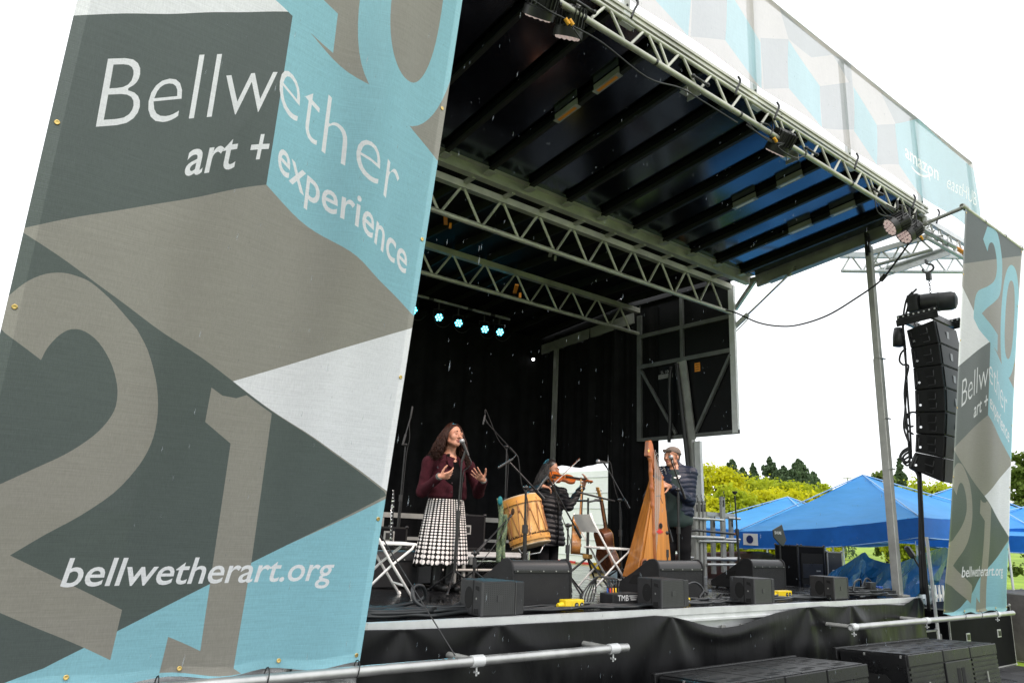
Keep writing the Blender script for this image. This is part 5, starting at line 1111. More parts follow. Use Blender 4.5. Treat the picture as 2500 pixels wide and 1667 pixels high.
# ================================================================ organic bodies from blended volumes
class Vol:
    def __init__(s, vox): s.p = []; s.vox = vox; s.cut = []; s.post = None
    def cap(s, a, b, r0, r1=None, k=.02): s.p.append(('c', Vector(a), Vector(b), r0, r0 if r1 is None else r1, k)); return s
    def ell(s, c, r, rot=None, k=.02): s.p.append(('e', Vector(c), Vector(r), rot, 0, k)); return s
    def chain(s, pts, rads, k=.02):
        for i in range(len(pts)-1): s.cap(pts[i], pts[i+1], rads[i], rads[i+1], k)
        return s
    def sub(s, c, r, rot=None, k=.01): s.cut.append(('e', Vector(c), Vector(r), rot, 0, k)); return s
    def dist(s, q, X, Y_, Z):
        if q[0] == 'c':
            a, b = q[1], q[2]; d = b-a; L2 = max(d.length_squared, 1e-9)
            px, py, pz = X-a.x, Y_-a.y, Z-a.z; h = np.clip((px*d.x+py*d.y+pz*d.z)/L2, 0, 1)
            return np.sqrt((px-d.x*h)**2+(py-d.y*h)**2+(pz-d.z*h)**2) - (q[3]+(q[4]-q[3])*h)
        c, r, rot = q[1], q[2], q[3]; px, py, pz = X-c.x, Y_-c.y, Z-c.z
        if rot is not None:
            m = rot.transposed(); px, py, pz = (m[0][0]*px+m[0][1]*py+m[0][2]*pz, m[1][0]*px+m[1][1]*py+m[1][2]*pz, m[2][0]*px+m[2][1]*py+m[2][2]*pz)
        k0 = np.sqrt((px/r.x)**2+(py/r.y)**2+(pz/r.z)**2); k1 = np.sqrt((px/r.x**2)**2+(py/r.y**2)**2+(pz/r.z**2)**2)
        return k0*(k0-1)/np.maximum(k1, 1e-6)
    def mesh(s, name):
        v = s.vox; lo = Vector((1e9,)*3); hi = Vector((-1e9,)*3); B = []
        for q in s.p+s.cut:
            if q[0] == 'c': r = max(q[3], q[4]); a = Vector([min(q[1][i], q[2][i])-r for i in range(3)]); b = Vector([max(q[1][i], q[2][i])+r for i in range(3)])
            else: r = max(q[2]) if q[3] is not None else None; a = q[1]-(Vector((r, r, r)) if r else q[2]); b = q[1]+(Vector((r, r, r)) if r else q[2])
            B.append((a, b))
        for (a, b) in B[:len(s.p)]:
            for i in range(3): lo[i] = min(lo[i], a[i]); hi[i] = max(hi[i], b[i])
        lo -= Vector((3*v,)*3); hi += Vector((3*v,)*3); n = [int((hi[i]-lo[i])/v)+2 for i in range(3)]
        F = np.full(n, .2, np.float32); ax = [lo[i]+v*np.arange(n[i], dtype=np.float32) for i in range(3)]
        def rng_(a, b, m):
            return tuple(slice(max(0, int((a[i]-m-lo[i])/v)), min(n[i], int((b[i]+m-lo[i])/v)+2)) for i in range(3))
        for q, (a, b) in zip(s.p, B):
            k = q[5]; sl_ = rng_(a, b, k+2.5*v); X, Y_, Z = np.meshgrid(ax[0][sl_[0]], ax[1][sl_[1]], ax[2][sl_[2]], indexing='ij', sparse=True)
            d = s.dist(q, X, Y_, Z); f = F[sl_]; h = np.clip(.5+.5*(f-d)/k, 0, 1); F[sl_] = f+(d-f)*h-k*h*(1-h)
        for q, (a, b) in zip(s.cut, B[len(s.p):]):
            k = q[5]; sl_ = rng_(a, b, k+2.5*v)
            if any(t.stop <= t.start for t in sl_): continue
            X, Y_, Z = np.meshgrid(ax[0][sl_[0]], ax[1][sl_[1]], ax[2][sl_[2]], indexing='ij', sparse=True)
            d = -s.dist(q, X, Y_, Z); f = F[sl_]; h = np.clip(.5-.5*(f-d)/k, 0, 1); F[sl_] = f+(d-f)*h+k*h*(1-h)
        if s.post: X, Y_, Z = np.meshgrid(*ax, indexing='ij', sparse=True); F = s.post(F, X, Y_, Z)
        I = F < 0; C = np.zeros([m-1 for m in n], np.uint8)
        for dx in (0, 1):
            for dy in (0, 1):
                for dz in (0, 1): C += I[dx:n[0]-1+dx, dy:n[1]-1+dy, dz:n[2]-1+dz]
        act = (C > 0) & (C < 8); idx = -np.ones(act.shape, np.int64); cells = np.argwhere(act); idx[act] = np.arange(len(cells))
        P = np.zeros((len(cells), 3)); W_ = np.zeros(len(cells)); cx, cy, cz = cells.T
        for a in range(3):
            for o1 in (0, 1):
                for o2 in (0, 1):
                    o = [0, 0, 0]; e = [0, 0, 0]; oth = [i for i in range(3) if i != a]; o[oth[0]] = o1; o[oth[1]] = o2; e = list(o); e[a] = 1
                    f0 = F[cx+o[0], cy+o[1], cz+o[2]]; f1 = F[cx+e[0], cy+e[1], cz+e[2]]; m = (f0 < 0) != (f1 < 0); t = np.where(m, f0/np.where(f0 == f1, 1, f0-f1), 0)
                    for i in range(3): P[:, i] += np.where(m, o[i]+(t if i == a else 0), 0)
                    W_ += m
        P = (cells+P/W_[:, None])*v+np.array(lo[:])
        Q = []
        for a in range(3):
            b_, c_ = [(1, 2), (2, 0), (0, 1)][a]; sl0 = [slice(1, n[i]-1) for i in range(3)]; sl0[a] = slice(0, n[a]-1); sl1 = list(sl0); sl1[a] = slice(1, n[a])
            i0 = I[tuple(sl0)]; i1 = I[tuple(sl1)]; ed = np.argwhere(i0 != i1); fl = i0[tuple(ed.T)]
            g = ed.copy(); 
            for i in range(3): g[:, i] += sl0[i].start
            def cell(db, dc): h = g.copy(); h[:, b_] += db; h[:, c_] += dc; return idx[tuple(h.T)]
            q4 = np.stack([cell(-1, -1), cell(0, -1), cell(0, 0), cell(-1, 0)], 1); q4[~fl] = q4[~fl][:, ::-1]; Q.append(q4)
        Q = np.concatenate(Q); Q = Q[(Q >= 0).all(1)]
        me = bpy.data.meshes.new(name); me.from_pydata(P.tolist(), [], Q.tolist()); me.shade_smooth(); return me

SKIN1 = mat('skin_fair', (.43, .205, .135), .5, var=.12, vscale=25, bump=.05, bscale=200)
SKIN2 = mat('skin_tan', (.34, .165, .10), .5, var=.12, vscale=25, bump=.05, bscale=200)
SKIN3 = mat('skin_weathered', (.36, .165, .095), .5, var=.16, vscale=30, bump=.12, bscale=160)
LIP = mat('lip', (.32, .09, .08), .45); EYEW = mat('eye_white', (.6, .56, .52), .3); IRIS = mat('iris', (.03, .02, .015), .2); BROW = mat('eyebrow', (.08, .04, .025), .8)
def head_prims(V, H, M, nose=1.0, k=.012):
    """H head centre (between the ears), M columns: person's left, back, up"""
    T = lambda x, y, z: H + M @ Vector((x, y, z))
    V.ell(T(0, .018, .035), (.073, .092, .088), M, k=.02); V.ell(T(0, -.022, -.02), (.060, .070, .085), M, k=.03)
    V.ell(T(0, -.052, -.083), (.030, .030, .026), M, k=.03); V.cap(T(-.045, -.01, -.065), T(.0, -.055, -.088), .024, .022, k=.025); V.cap(T(.045, -.01, -.065), T(.0, -.055, -.088), .024, .022, k=.025)
    V.cap(T(-.034, -.074, .020), T(.034, -.074, .020), .013, k=.015)
    V.cap(T(0, -.084, .005), T(0, -.100*1.0-.006*nose, -.030), .008, .013, k=.010); V.ell(T(.010, -.092, -.033), (.008, .010, .007), M, k=.006); V.ell(T(-.010, -.092, -.033), (.008, .010, .007), M, k=.006)
    for s in (-1, 1): V.ell(T(s*.038, -.055, -.025), (.026, .024, .030), M, k=.035); V.ell(T(s*.075, .015, -.012), (.010, .020, .031), M, k=.006); V.sub(T(s*.031, -.099, .004), (.017, .014, .009), M, k=.014)
    V.ell(T(0, -.080, -.057), (.023, .012, .007), M, k=.006); V.ell(T(0, -.078, -.068), (.020, .012, .007), M, k=.006)
def face_parts(root, H, M, lidded, brow, skin, mouth_open=0., small=1.):
    T = lambda x, y, z: H + M @ Vector((x, y, z))
    for s in (-1, 1):
        b = MB(); b.ell(T(s*.031, -.074, .003), (.0135, .011, .0085) if lidded else (.0125, .0125, .0105), M, 12, 8); b.build('eye', skin if lidded else EYEW, root, smooth=True)
        if lidded: b = MB(); b.path([T(s*.031+dx, -.0868+abs(dx)*.22, -.004-.002*(1-(dx/.012)**2)) for dx in (-.012, -.006, 0, .006, .012)], .0016, 5); b.build('eyelash', BROW, root)
        else:
            b = MB(); b.ell(T(s*.031-.002, -.0845, .002), (.006, .003, .0062), M, 10, 6); b.build('iris', IRIS, root, smooth=True)
            b = MB(); b.path([T(s*.031+dx, -.0872+abs(dx)*.25, .009-.3*abs(dx)) for dx in (-.013, -.006, 0, .006, .013)], .0028, 6); b.build('eyelid', skin, root, smooth=True)
        b = MB(); b.path([T(s*(.016+.009*i), -.0885+.0035*i*(.6), .0235+.003*math.sin(i*1.1)) for i in range(4)], .0035, 6, rads=[.0028, .0038, .0034, .0018]); b.build('eyebrow', brow, root, smooth=True)
    b = MB(); b.path([T(dx, -.0925+abs(dx)*.45, -.0575-.12*abs(dx)) for dx in (-.022, -.012, 0, .012, .022)], .0045, 6, rads=[.002, .0042, .0045, .0042, .002]); b.path([T(dx, -.0895+abs(dx)*.4, -.0675-mouth_open+.1*abs(dx)) for dx in (-.020, -.011, 0, .011, .020)], .005, 6, rads=[.002, .0048, .0055, .0048, .002]); b.build('lips', LIP, root, smooth=True)
    if mouth_open: b = MB(); b.ell(T(0, -.0885, -.0625-mouth_open*.5), (.014, .004, .004+mouth_open*.5), M, 12, 8); b.build('mouth', mat('mouth_dark', (.04, .008, .008), .6), root, smooth=True)
def hand_prims(V, wrist, d, palm, side, curl, spread=.16, sc=1., thumb_out=.9):
    """d: direction to the fingers, palm: palm normal, side +1: thumb lies on d x palm"""
    d = Vector(d).normalized(); n = Vector(palm); n = (n-d*n.dot(d)).normalized(); t = d.cross(n)*side; w_ = Vector(wrist); k = .004
    V.cap(w_, w_+d*.03*sc, .023*sc, .026*sc, k=.015)
    for j in range(4):
        o = (j-1.5)*.0195*sc; V.cap(w_+d*.025*sc-t*o*.6, w_+d*.085*sc-t*o, .0125*sc, .0115*sc, k=.010)
    LN = [.040, .045, .041, .032]
    for j in range(4):
        o = (j-1.5)*.0205*sc; p = w_+d*.085*sc-t*o; a = 0; dd = (d-t*((j-1.5)*spread)).normalized(); c = curl[j] if isinstance(curl, (list, tuple)) else curl; r0 = .0092 if j < 3 else .008
        for sgm in range(3):
            a += c*(1., 1.1, .8)[sgm]; e = (dd*math.cos(a)+n*math.sin(a)); L = LN[j]*(1, .66, .52)[sgm]*sc; q = p+e*L; V.cap(p, q, (r0-.0008*sgm)*sc, (r0-.0008*(sgm+1))*sc, k=.003); p = q
    b0 = w_+d*.025*sc+t*.022*sc; e = (d*.55+t*thumb_out+n*.35).normalized(); p1 = b0+e*.038*sc; V.cap(b0, p1, .0135*sc, .0115*sc, k=.010); e2 = (e+d*.35).normalized(); p2 = p1+e2*.034*sc; V.cap(p1, p2, .0105*sc, .0098*sc, k=.003); e3 = (e2+d*.25).normalized(); V.cap(p2, p2+e3*.026*sc, .0098*sc, .008*sc, k=.003)
def strands(root, name, mtl, specs, n=5):
    """specs: list of (point list, r)"""
    b = MB()
    for pts, r in specs:
        k = len(pts); b.path(pts, r, n, rads=[r*(.7 if i == 0 else 1.)*(1-.75*(i/(k-1))**2) for i in range(k)])
    return b.build(name, mtl, root, smooth=True)
def basis(fwd, up=(0, 0, 1)):
    f = Vector(fwd).normalized(); up = Vector(up); back = -f; left = up.cross(f).normalized(); upv = f.cross(left).normalized()*1
    if upv.z < 0: upv = -upv
    return Matrix(((left.x, back.x, upv.x), (left.y, back.y, upv.y), (left.z, back.z, upv.z)))
hr_ = random.Random(5)
HAIR1 = mat('hair_auburn', (.012, .005, .0035), .5, spec=.2, var=.5, vscale=60, col2=(.040, .013, .007)); HAIR2 = mat('hair_black', (.012, .009, .008), .38, var=.4, vscale=60)
def long_hair(root, H, M, mtl, length, n, wave, wide, front_open=.9, seed=1, part=(0, 0), back=.02):
    r_ = random.Random(seed); T = lambda x, y, z: H + M @ Vector((x, y, z)); up = Vector((0, 0, 1)); spec = []
    for i in range(n):
        az = r_.uniform(front_open, 2*PI-front_open); el_ = r_.uniform(.05, 1.35); 
        # azimuth measured from the face direction (-y local)
        sx, sy = math.sin(az), -math.cos(az); c = math.cos(el_*.95)
        p0 = Vector((.080*sx*c, .020+.098*sy*c, .038+.094*math.sin(el_)))
        out = Vector((sx, sy, 0)); pts = [T(*p0)]; L = length*r_.uniform(.75, 1.05); ph_ = r_.uniform(0, 6.3); w_ = wave*r_.uniform(.6, 1.3); spread = wide*r_.uniform(.6, 1.2)
        m = 11; pl = Vector((.085*sx, .022+.1*sy, 0))
        for j in range(1, m+1):
            t = j/m; drop = L*t; 
            q = Vector((p0.x, p0.y, 0)).lerp(pl, min(1, t*2.5))+out*(spread*t**.8)+Vector((0, back*t, 0))
            q = q+Vector((math.cos(ph_+t*15)*w_*t, math.sin(ph_*1.3+t*15)*w_*t, 0))
            arc = max(0, p0.z*(1-t*2.5)); pts.append(T(q.x, q.y, p0.z*max(0, 1-t*1.6)-drop*.0 - (L*t)*1.0 + 0))
        spec.append((pts, r_.uniform(.0028, .0052)))
    strands(root, 'hair', mtl, spec, 4)
    V = Vol(.007); V.ell(T(0, .028, .045), (.082, .094, .092), M, k=.02); V.ell(T(0, .06, -.03), (.078, .06, .09), M, k=.03)
    V.sub(T(0, -.085, -.03), (.064, .085, .115), M, k=.01); meshobj('hair_cap', V.mesh('hair_cap'), mtl, root)

# ---------------------------------------------------------------- the singer
Y0 = 6.19; J = lambda u, v, dy=0: aty(u, v, Y0+dy)
sg_ = thing('person', 'person in a maroon jacket and black dotted skirt singing with both hands raised', 'person', (J(1085, 1430).x, Y0, 0))
fx = J(1095, 1120); cxx = J(1094, 1180).x
sh_z = J(1095, 1125).z; hem_z = J(1095, 1221).z; top_z = J(1105, 1025).z
H = J(1108, 1064, -.03); Mh = basis((.03, -.98, .12), (0.14, .12, 1)) @ Matrix.Scale(1.08, 3)
nk = Vector((cxx+.01, Y0+.02, sh_z+.03)); shR = Vector((J(1046, 1138).x, Y0+.01, sh_z-.03)); shL = Vector((J(1148, 1138).x, Y0+.01, sh_z-.03))
elR = J(1030, 1200, .02); wrR = J(1072, 1163, -.24); elL = J(1168, 1203, -.02); wrL = J(1180, 1172, -.26)
V = Vol(.006)
head_prims(V, H, Mh); V.chain([H+Mh @ Vector((0, .02, -.05)), nk+Vector((0, .0, .02)), nk-Vector((0, 0, .06))], [.052, .054, .075], k=.03)
V.chain([shR, nk-Vector((0, 0, .06)), shL], [.05, .08, .05], k=.04); V.chain([nk-Vector((0, 0, .06)), Vector((cxx, Y0, sh_z-.22)), Vector((cxx, Y0, hem_z)), Vector((cxx, Y0, hem_z-.14))], [.09, .12, .11, .14], k=.05)
V.chain([shR, elR, wrR], [.046, .036, .024], k=.02); V.chain([shL, elL, wrL], [.046, .036, .024], k=.02)
hand_prims(V, wrR, (.62, -.2, .12), (.35, .6, .5), 1, [.35, .45, .5, .55], thumb_out=1.3)
hand_prims(V, wrL, (-.70, -.2, .32), (-.25, -.3, .9) if False else (-.3, .5, .75), -1, [.18, .22, .26, .3], thumb_out=1.2)
lg = [Vector((cxx-.07, Y0, hem_z-.15)), Vector((cxx-.065, Y0-.01, .42)), Vector((cxx-.06, Y0+.01, .08))]; V.chain(lg, [.075, .05, .036], k=.03)
lg2 = [Vector((cxx+.07, Y0, hem_z-.15)), Vector((cxx+.055, Y0-.04, .42)), Vector((cxx+.05, Y0-.03, .08))]; V.chain(lg2, [.075, .05, .036], k=.03)
meshobj('body', V.mesh('body'), SKIN1, sg_); face_parts(sg_, H, Mh, True, BROW, SKIN1, .006)
V = Vol(.007); V.chain([Vector((cxx, Y0, sh_z-.02)), Vector((cxx, Y0-.01, sh_z-.18)), Vector((cxx, Y0-.005, hem_z)), Vector((cxx, Y0, hem_z-.10))], [.10, .142, .132, .15], k=.05); V.sub((cxx+.01, Y0-.10, sh_z+.045), (.06, .07, .06), k=.01); meshobj('black_top', V.mesh('black_top'), mat('black_knit', (.004, .004, .0045), .95, spec=.08), sg_)
MAR = mat('maroon_wool', (.036, .0075, .012), .9, spec=.12, var=.25, vscale=30, bump=.25, bscale=220, sheen=.0)
V = Vol(.007); hz2 = hem_z+.01
V.chain([shR+Vector((.015, 0, -.012)), Vector((cxx, Y0+.02, sh_z-.005)), shL-Vector((.015, 0, .012))], [.058, .08, .058], k=.05)
V.ell((cxx, Y0, sh_z-.16), (.19, .14, .18), k=.05); V.ell((cxx, Y0, hem_z+.10), (.205, .155, .14), k=.05); V.ell((cxx, Y0, hem_z+.03), (.205, .158, .05), k=.04)
V.chain([shR, elR, wrR-(wrR-elR)*.12], [.058, .053, .043], k=.03); V.chain([shL, elL, wrL-(wrL-elL)*.12], [.058, .053, .043], k=.03)
V.sub((cxx+.02, Y0-.17, sh_z-.16), (.062, .12, .27), k=.012); V.sub((cxx+.035, Y0-.18, hem_z+.02), (.075, .125, .17), k=.012); V.sub((cxx+.005, Y0-.03, sh_z+.12), (.072, .075, .085), k=.012); V.sub((cxx, Y0, hem_z-.105), (.4, .4, .10), k=.006)
def folds(F, X, Y_, Z): return F-.0035*np.sin(X*46+Z*30)*np.sin(Z*21+X*9)
V.post = folds; meshobj('jacket', V.mesh('jacket'), MAR, sg_)
for s, a in ((-1, .0), (1, .04)):
    b = MB(); b.add([(cxx+.005+s*.055, Y0-.125, sh_z+.02), (cxx+s*.105, Y0-.10, sh_z+.035), (cxx+s*.10+.0, Y0-.145, sh_z-.055), (cxx+.01+s*.05, Y0-.150, sh_z-.085)], [(0, 1, 2, 3)]); o = b.build('collar', MAR, sg_); md = o.modifiers.new('s', 'SOLIDIFY'); md.thickness = .008
for k in range(4): b = MB(); b.ell((cxx-.055, Y0-.152, sh_z-.14-.085*k), (.008, .005, .008)); b.build('button', mat('dark_button', (.02, .006, .01), .3), sg_)
CUFF = mat('grey_cuff', (.10, .105, .10), .9)
for a, c in ((elR, wrR), (elL, wrL)): b = MB(); d_ = (c-a).normalized(); b.tube(c-d_*.045, c+d_*.012, .036, 14, .034); b.build('cuff', CUFF, sg_, smooth=True, angle=40)
# dotted skirt with soft pleats
def dot_mat():
    m = bpy.data.materials.new('dotted_cloth'); m.use_nodes = True; n = m.node_tree; b = n.nodes['Principled BSDF']; b.inputs['Roughness'].default_value = .8; b.inputs['Specular IOR Level'].default_value = .2
    uv = n.nodes.new('ShaderNodeUVMap'); sp = n.nodes.new('ShaderNodeSeparateXYZ'); n.links.new(uv.outputs[0], sp.inputs[0])
    def mth(op, a, c=None):
        q = n.nodes.new('ShaderNodeMath'); q.operation = op
        for i, z in enumerate((a, c)):
            if z is None: continue
            if isinstance(z, (int, float)): q.inputs[i].default_value = z
            else: n.links.new(z, q.inputs[i])
        return q.outputs[0]
    fu = mth('SUBTRACT', mth('FRACT', mth('MULTIPLY', sp.outputs[0], 36.)), .5); fv = mth('SUBTRACT', mth('FRACT', sp.outputs[1]), .5)
    rr = mth('SQRT', mth('ADD', mth('POWER', fu, 2.), mth('POWER', fv, 2.)))
    lt = mth('LESS_THAN', rr, mth('ADD', .30, mth('MULTIPLY', sp.outputs[1], .0045)))
    mx = n.nodes.new('ShaderNodeMix'); mx.data_type = 'RGBA'; mx.inputs[6].default_value = (.010, .010, .010, 1); mx.inputs[7].default_value = (.74, .70, .68, 1); n.links.new(lt, mx.inputs[0]); n.links.new(mx.outputs[2], b.inputs['Base Color']); return m
hzk = J(1078, 1378).z; wz = hem_z+.01; NU, NV = 220, 30; b = MB(); uvs = []
for j in range(NV+1):
    t = j/NV; z = wz+(hzk-wz)*t; rx = .185+.075*t**.8; ry = .150+.085*t**.8
    for i in range(NU):
        a = 2*PI*i/NU; pl = 1+(.012+.05*t)*math.sin(a*13+1.2*math.sin(a*2))+.02*t*math.sin(a*5+1); zz = z-.012*t*math.sin(a*13+.7)-.022*t*math.sin(a-.6)
        b.v.append(Vector((cxx-.012*t-.01+rx*pl*math.cos(a), Y0+ry*pl*math.sin(a), zz)))
for j in range(NV):
    for i in range(NU): b.f.append((j*NU+i, j*NU+(i+1) % NU, (j+1)*NU+(i+1) % NU, (j+1)*NU+i)); b.m.append(0)
DOT = dot_mat(); sk = b.build('skirt', DOT, sg_, smooth=True); me = sk.data; ul = me.uv_layers.new(name='UVMap')
rows = 24
def vrow(t): return 36*t-13*t*t
org = Vector(sg_['_o'])
for p in me.polygons:
    for li in p.loop_indices:
        co = me.vertices[me.loops[li].vertex_index].co+org; a = math.atan2((co.y-Y0), (co.x-cxx)) % (2*PI); t = min(1, max(0, (wz-co.z)/(wz-hzk))); u = a/(2*PI)
        c = p.center+org; ca = math.atan2(c.y-Y0, c.x-cxx) % (2*PI)
        if ca/(2*PI) > .9 and u < .1: u += 1
        if ca/(2*PI) < .1 and u > .9: u -= 1
        ul.data[li].uv = (u, vrow(t))
md = sk.modifiers.new('s', 'SOLIDIFY'); md.thickness = .003
BOOT = mat('black_leather', (.010, .010, .010), .4)
V = Vol(.007); V.chain([p+Vector((0, 0, 0)) for p in lg], [.085, .058, .046], k=.02); V.chain(lg2, [.085, .058, .046], k=.02)
for q in (lg[2], lg2[2]): V.cap(q-Vector((0, -.02, .04)), q+Vector((.01, -.15, -.05)), .042, .034, k=.02)
V.sub((cxx, Y0, -.05), (.6, .6, .052), k=.004); meshobj('boots', V.mesh('boots'), BOOT, sg_)
long_hair(sg_, H, Mh, HAIR1, .27, 1200, .038, .095, 1.1, 3, back=.01)

# ---------------------------------------------------------------- the violinist
Y0 = 7.30
vn = thing('person', 'person in a long black quilted coat playing the violin', 'person', (J(1345, 1300).x, Y0, 0)); cxx = J(1342, 1250).x
H = J(1347, 1146, -.02); Fv = Vector((.36, -.90, -.14)); Mh = basis(Fv, (.05, 0, 1)) @ Matrix.Scale(1.06, 3); sh_z = J(1340, 1200).z; hem_z = J(1340, 1330).z
nk = Vector((cxx+.0, Y0+.02, sh_z+.05)); shR = J(1297, 1200, .02); shL = J(1372, 1202, -.03); elR = J(1283, 1233, -.14); wrR = J(1322, 1186, -.34); elL = J(1388, 1236, -.16); wrL = J(1424, 1186, -.26)
V = Vol(.006); head_prims(V, H, Mh); V.chain([H+Mh @ Vector((0, .02, -.05)), nk, nk-Vector((0, 0, .07))], [.048, .05, .07], k=.03)
V.chain([shR, nk-Vector((0, 0, .06)), shL], [.045, .08, .045], k=.04); V.chain([nk-Vector((0, 0, .06)), Vector((cxx, Y0, sh_z-.3)), Vector((cxx, Y0, sh_z-.5))], [.09, .11, .13], k=.05)
V.chain([shR, elR, wrR], [.044, .034, .023], k=.02); V.chain([shL, elL, wrL], [.044, .034, .023], k=.02)
hand_prims(V, wrR, (.72, -.35, -.1), (.1, .2, -.9), 1, [.45, .5, .55, .55]); hand_prims(V, wrL, (.18, -.25, .75), (-.75, .1, .35), -1, [.5, .55, .6, .6])
V.chain([Vector((cxx-.08, Y0, sh_z-.5)), Vector((cxx-.08, Y0, .45)), Vector((cxx-.08, Y0, .08))], [.08, .055, .04], k=.03); V.chain([Vector((cxx+.08, Y0, sh_z-.5)), Vector((cxx+.08, Y0, .45)), Vector((cxx+.08, Y0, .08))], [.08, .055, .04], k=.03)
meshobj('body', V.mesh('body'), SKIN2, vn); face_parts(vn, H, Mh, True, mat('brow_black', (.015, .011, .010), .8), SKIN2, 0)
V = Vol(.007); V.chain([shR, Vector((cxx, Y0+.02, sh_z+.01)), shL], [.066, .09, .066], k=.05); V.ell((cxx, Y0, sh_z-.18), (.195, .145, .22), k=.06); V.ell((cxx, Y0, sh_z-.48), (.20, .165, .24), k=.06); V.cap((cxx-.06, Y0, hem_z+.04), (cxx+.06, Y0, hem_z+.04), .165, k=.06)
V.chain([shR, elR, wrR-(wrR-elR)*.1], [.068, .060, .042], k=.03); V.chain([shL, elL, wrL-(wrL-elL)*.1], [.068, .060, .042], k=.03); V.cap(nk-Vector((0, 0, .02)), nk+Vector((0, .01, .03)), .072, k=.02); V.sub((cxx, Y0, hem_z-.14), (.5, .5, .14), k=.01)
def quilt(F, X, Y_, Z): return F-.011*np.abs(np.sin((Z+.02*np.sin(X*7))*PI/.062))+.006
V.post = quilt; PUF = mat('black_nylon', (.007, .007, .009), .45, spec=.3, var=.25, vscale=20, bump=.35, bscale=45); meshobj('quilted_coat', V.mesh('quilted_coat'), PUF, vn)
b = MB(); b.path([(cxx-.01, Y0-.16, sh_z-.02), (cxx-.01, Y0-.175, sh_z-.3), (cxx-.012, Y0-.19, sh_z-.55), (cxx-.012, Y0-.175, hem_z+.02)], .010, 6); b.build('zip_placket', mat('black_knit', (.004, .004, .0045), .95, spec=.08), vn, smooth=True)
V = Vol(.008)
for s in (-.08, .08): V.chain([Vector((cxx+s, Y0, hem_z+.1)), Vector((cxx+s, Y0, .45)), Vector((cxx+s, Y0, .07))], [.09, .07, .062], k=.02); V.cap((cxx+s, Y0+.02, .045), (cxx+s, Y0-.16, .04), .045, .036, k=.02)
V.sub((cxx, Y0, -.05), (.6, .6, .052), k=.004); meshobj('trousers', V.mesh('trousers'), mat('black_cotton', (.006, .006, .007), .95, spec=.15), vn)
long_hair(vn, H, Mh, HAIR2, .35, 900, .02, .05, 1.25, 8, back=.04)

# violin, bow
VARN = mat('violin_varnish', (.30, .055, .012), .22, var=.45, vscale=9, coat=.4, col2=(.46, .13, .02)); EBONY = mat('ebony', (.012, .010, .009), .3); SPRUCE = mat('violin_top', (.40, .10, .018), .24, var=.3, vscale=7, coat=.4, stretch=(1, 12, 1))
vio = thing('violin', 'reddish violin held out under the violinist’s chin'.replace('’', "'"), 'violin', tuple(J(1385, 1170, -.24)))
A = J(1344, 1163, -.16); B = J(1472, 1182, -.42); d = (B-A).normalized(); SLN = .60; upn = Vector((-.10, -.62, .74)); upn = (upn-d*upn.dot(d)).normalized(); sd = d.cross(upn)
A = A-d*.01
half = [(0, .0), (.0, .05), (.012, .078), (.04, .097), (.08, .104), (.115, .094), (.135, .072), (.15, .058), (.175, .054), (.205, .058), (.222, .070), (.235, .078), (.26, .084), (.295, .080), (.325, .062), (.345, .035), (.355, .0)]
half = [(a, c) for a, c in half]; out = curve(half, 3); poly = out+[(a, -c) for a, c in reversed(out[1:-1])]
b = MB(); b.prism(poly, A-upn*.018, d, sd, 0.036 if d.cross(sd).dot(upn) > 0 else -.036); bo = b.build('body', VARN, vio, bevel=.004)
b = MB(); ins = [(.006+a*.966, c*.93) for a, c in poly]; o = A+upn*.019
b.prism(ins, o, d, sd, .005 if d.cross(sd).dot(upn) > 0 else -.005); b.build('top_plate', SPRUCE, vio, bevel=.002)
def vb(name, m, a0, a1, h0, h1, w0, w1, par_=None):
    z = MB(); vs = []
    for a, w_ in ((a0, w0), (a1, w1)):
        for hh in (h0, h1):
            for s in (-1, 1): vs.append(A+d*a+upn*hh+sd*(s*w_/2))
    z.add(vs, [(0, 1, 3, 2), (4, 6, 7, 5), (0, 4, 5, 1), (2, 3, 7, 6), (0, 2, 6, 4), (1, 5, 7, 3)]); return z.build(name, m, par_ or vio, bevel=.002)
vb('fingerboard', EBONY, .215, .49, .030, .040, .040, .026); vb('neck', VARN, .345, .50, .012, .030, .034, .026); vb('tailpiece', EBONY, .04, .14, .030, .038, .034, .02); vb('bridge', mat('maple', (.55, .36, .16), .5), .192, .197, .024, .05, .040, .038); vb('peg_box', VARN, .50, .565, .002, .030, .026, .02)
z = MB(); z.path([A+d*(.575+.016*math.cos(t)*(1-t/14))+upn*(.012+.016*math.sin(t)*(1-t/14)) for t in [k*PI/5 for k in range(14)]], .010, 8); z.build('scroll', VARN, vio, smooth=True)
for k in range(4):
    p = A+d*(.512+.013*k)+upn*.014; s = 1 if k % 2 else -1; z = MB(); z.tube(p-sd*(s*.02), p+sd*(s*.035), .0035, 6); z.ell(p+sd*(s*.04), (.009, .009, .006)); z.build('peg', EBONY, vio, smooth=True)
    z = MB(); z.tube(A+d*.13+upn*.039+sd*(-.012+.008*k), A+d*.51+upn*.043+sd*(-.006+.004*k), .0008, 4); z.build('string', CHROME, vio)
for s in (-1, 1): z = MB(); z.path([A+d*(.165+.06*t)+upn*.0252+sd*(s*(.036+.006*math.sin(t*6.3))) for t in [k/8 for k in range(9)]], .003, 5); z.build('sound_hole', EBONY, vio)
z = MB(); z.ell(A+d*.035+upn*.032+sd*.05, (.04, .03, .012)); z.build('chin_rest', EBONY, vio, smooth=True)
bw = thing('violin_bow', 'thin violin bow slanting up across the strings', 'bow', tuple(J(1370, 1165, -.36)))
A2 = J(1336, 1191, -.38); B2 = J(1415, 1118, -.30); z = MB(); z.path([A2.lerp(B2, t)+Vector((0, 0, -.012*math.sin(PI*t))) for t in [k/10 for k in range(11)]], .004, 6); z.build('stick', mat('bow_wood', (.16, .05, .02), .35), bw, smooth=True)
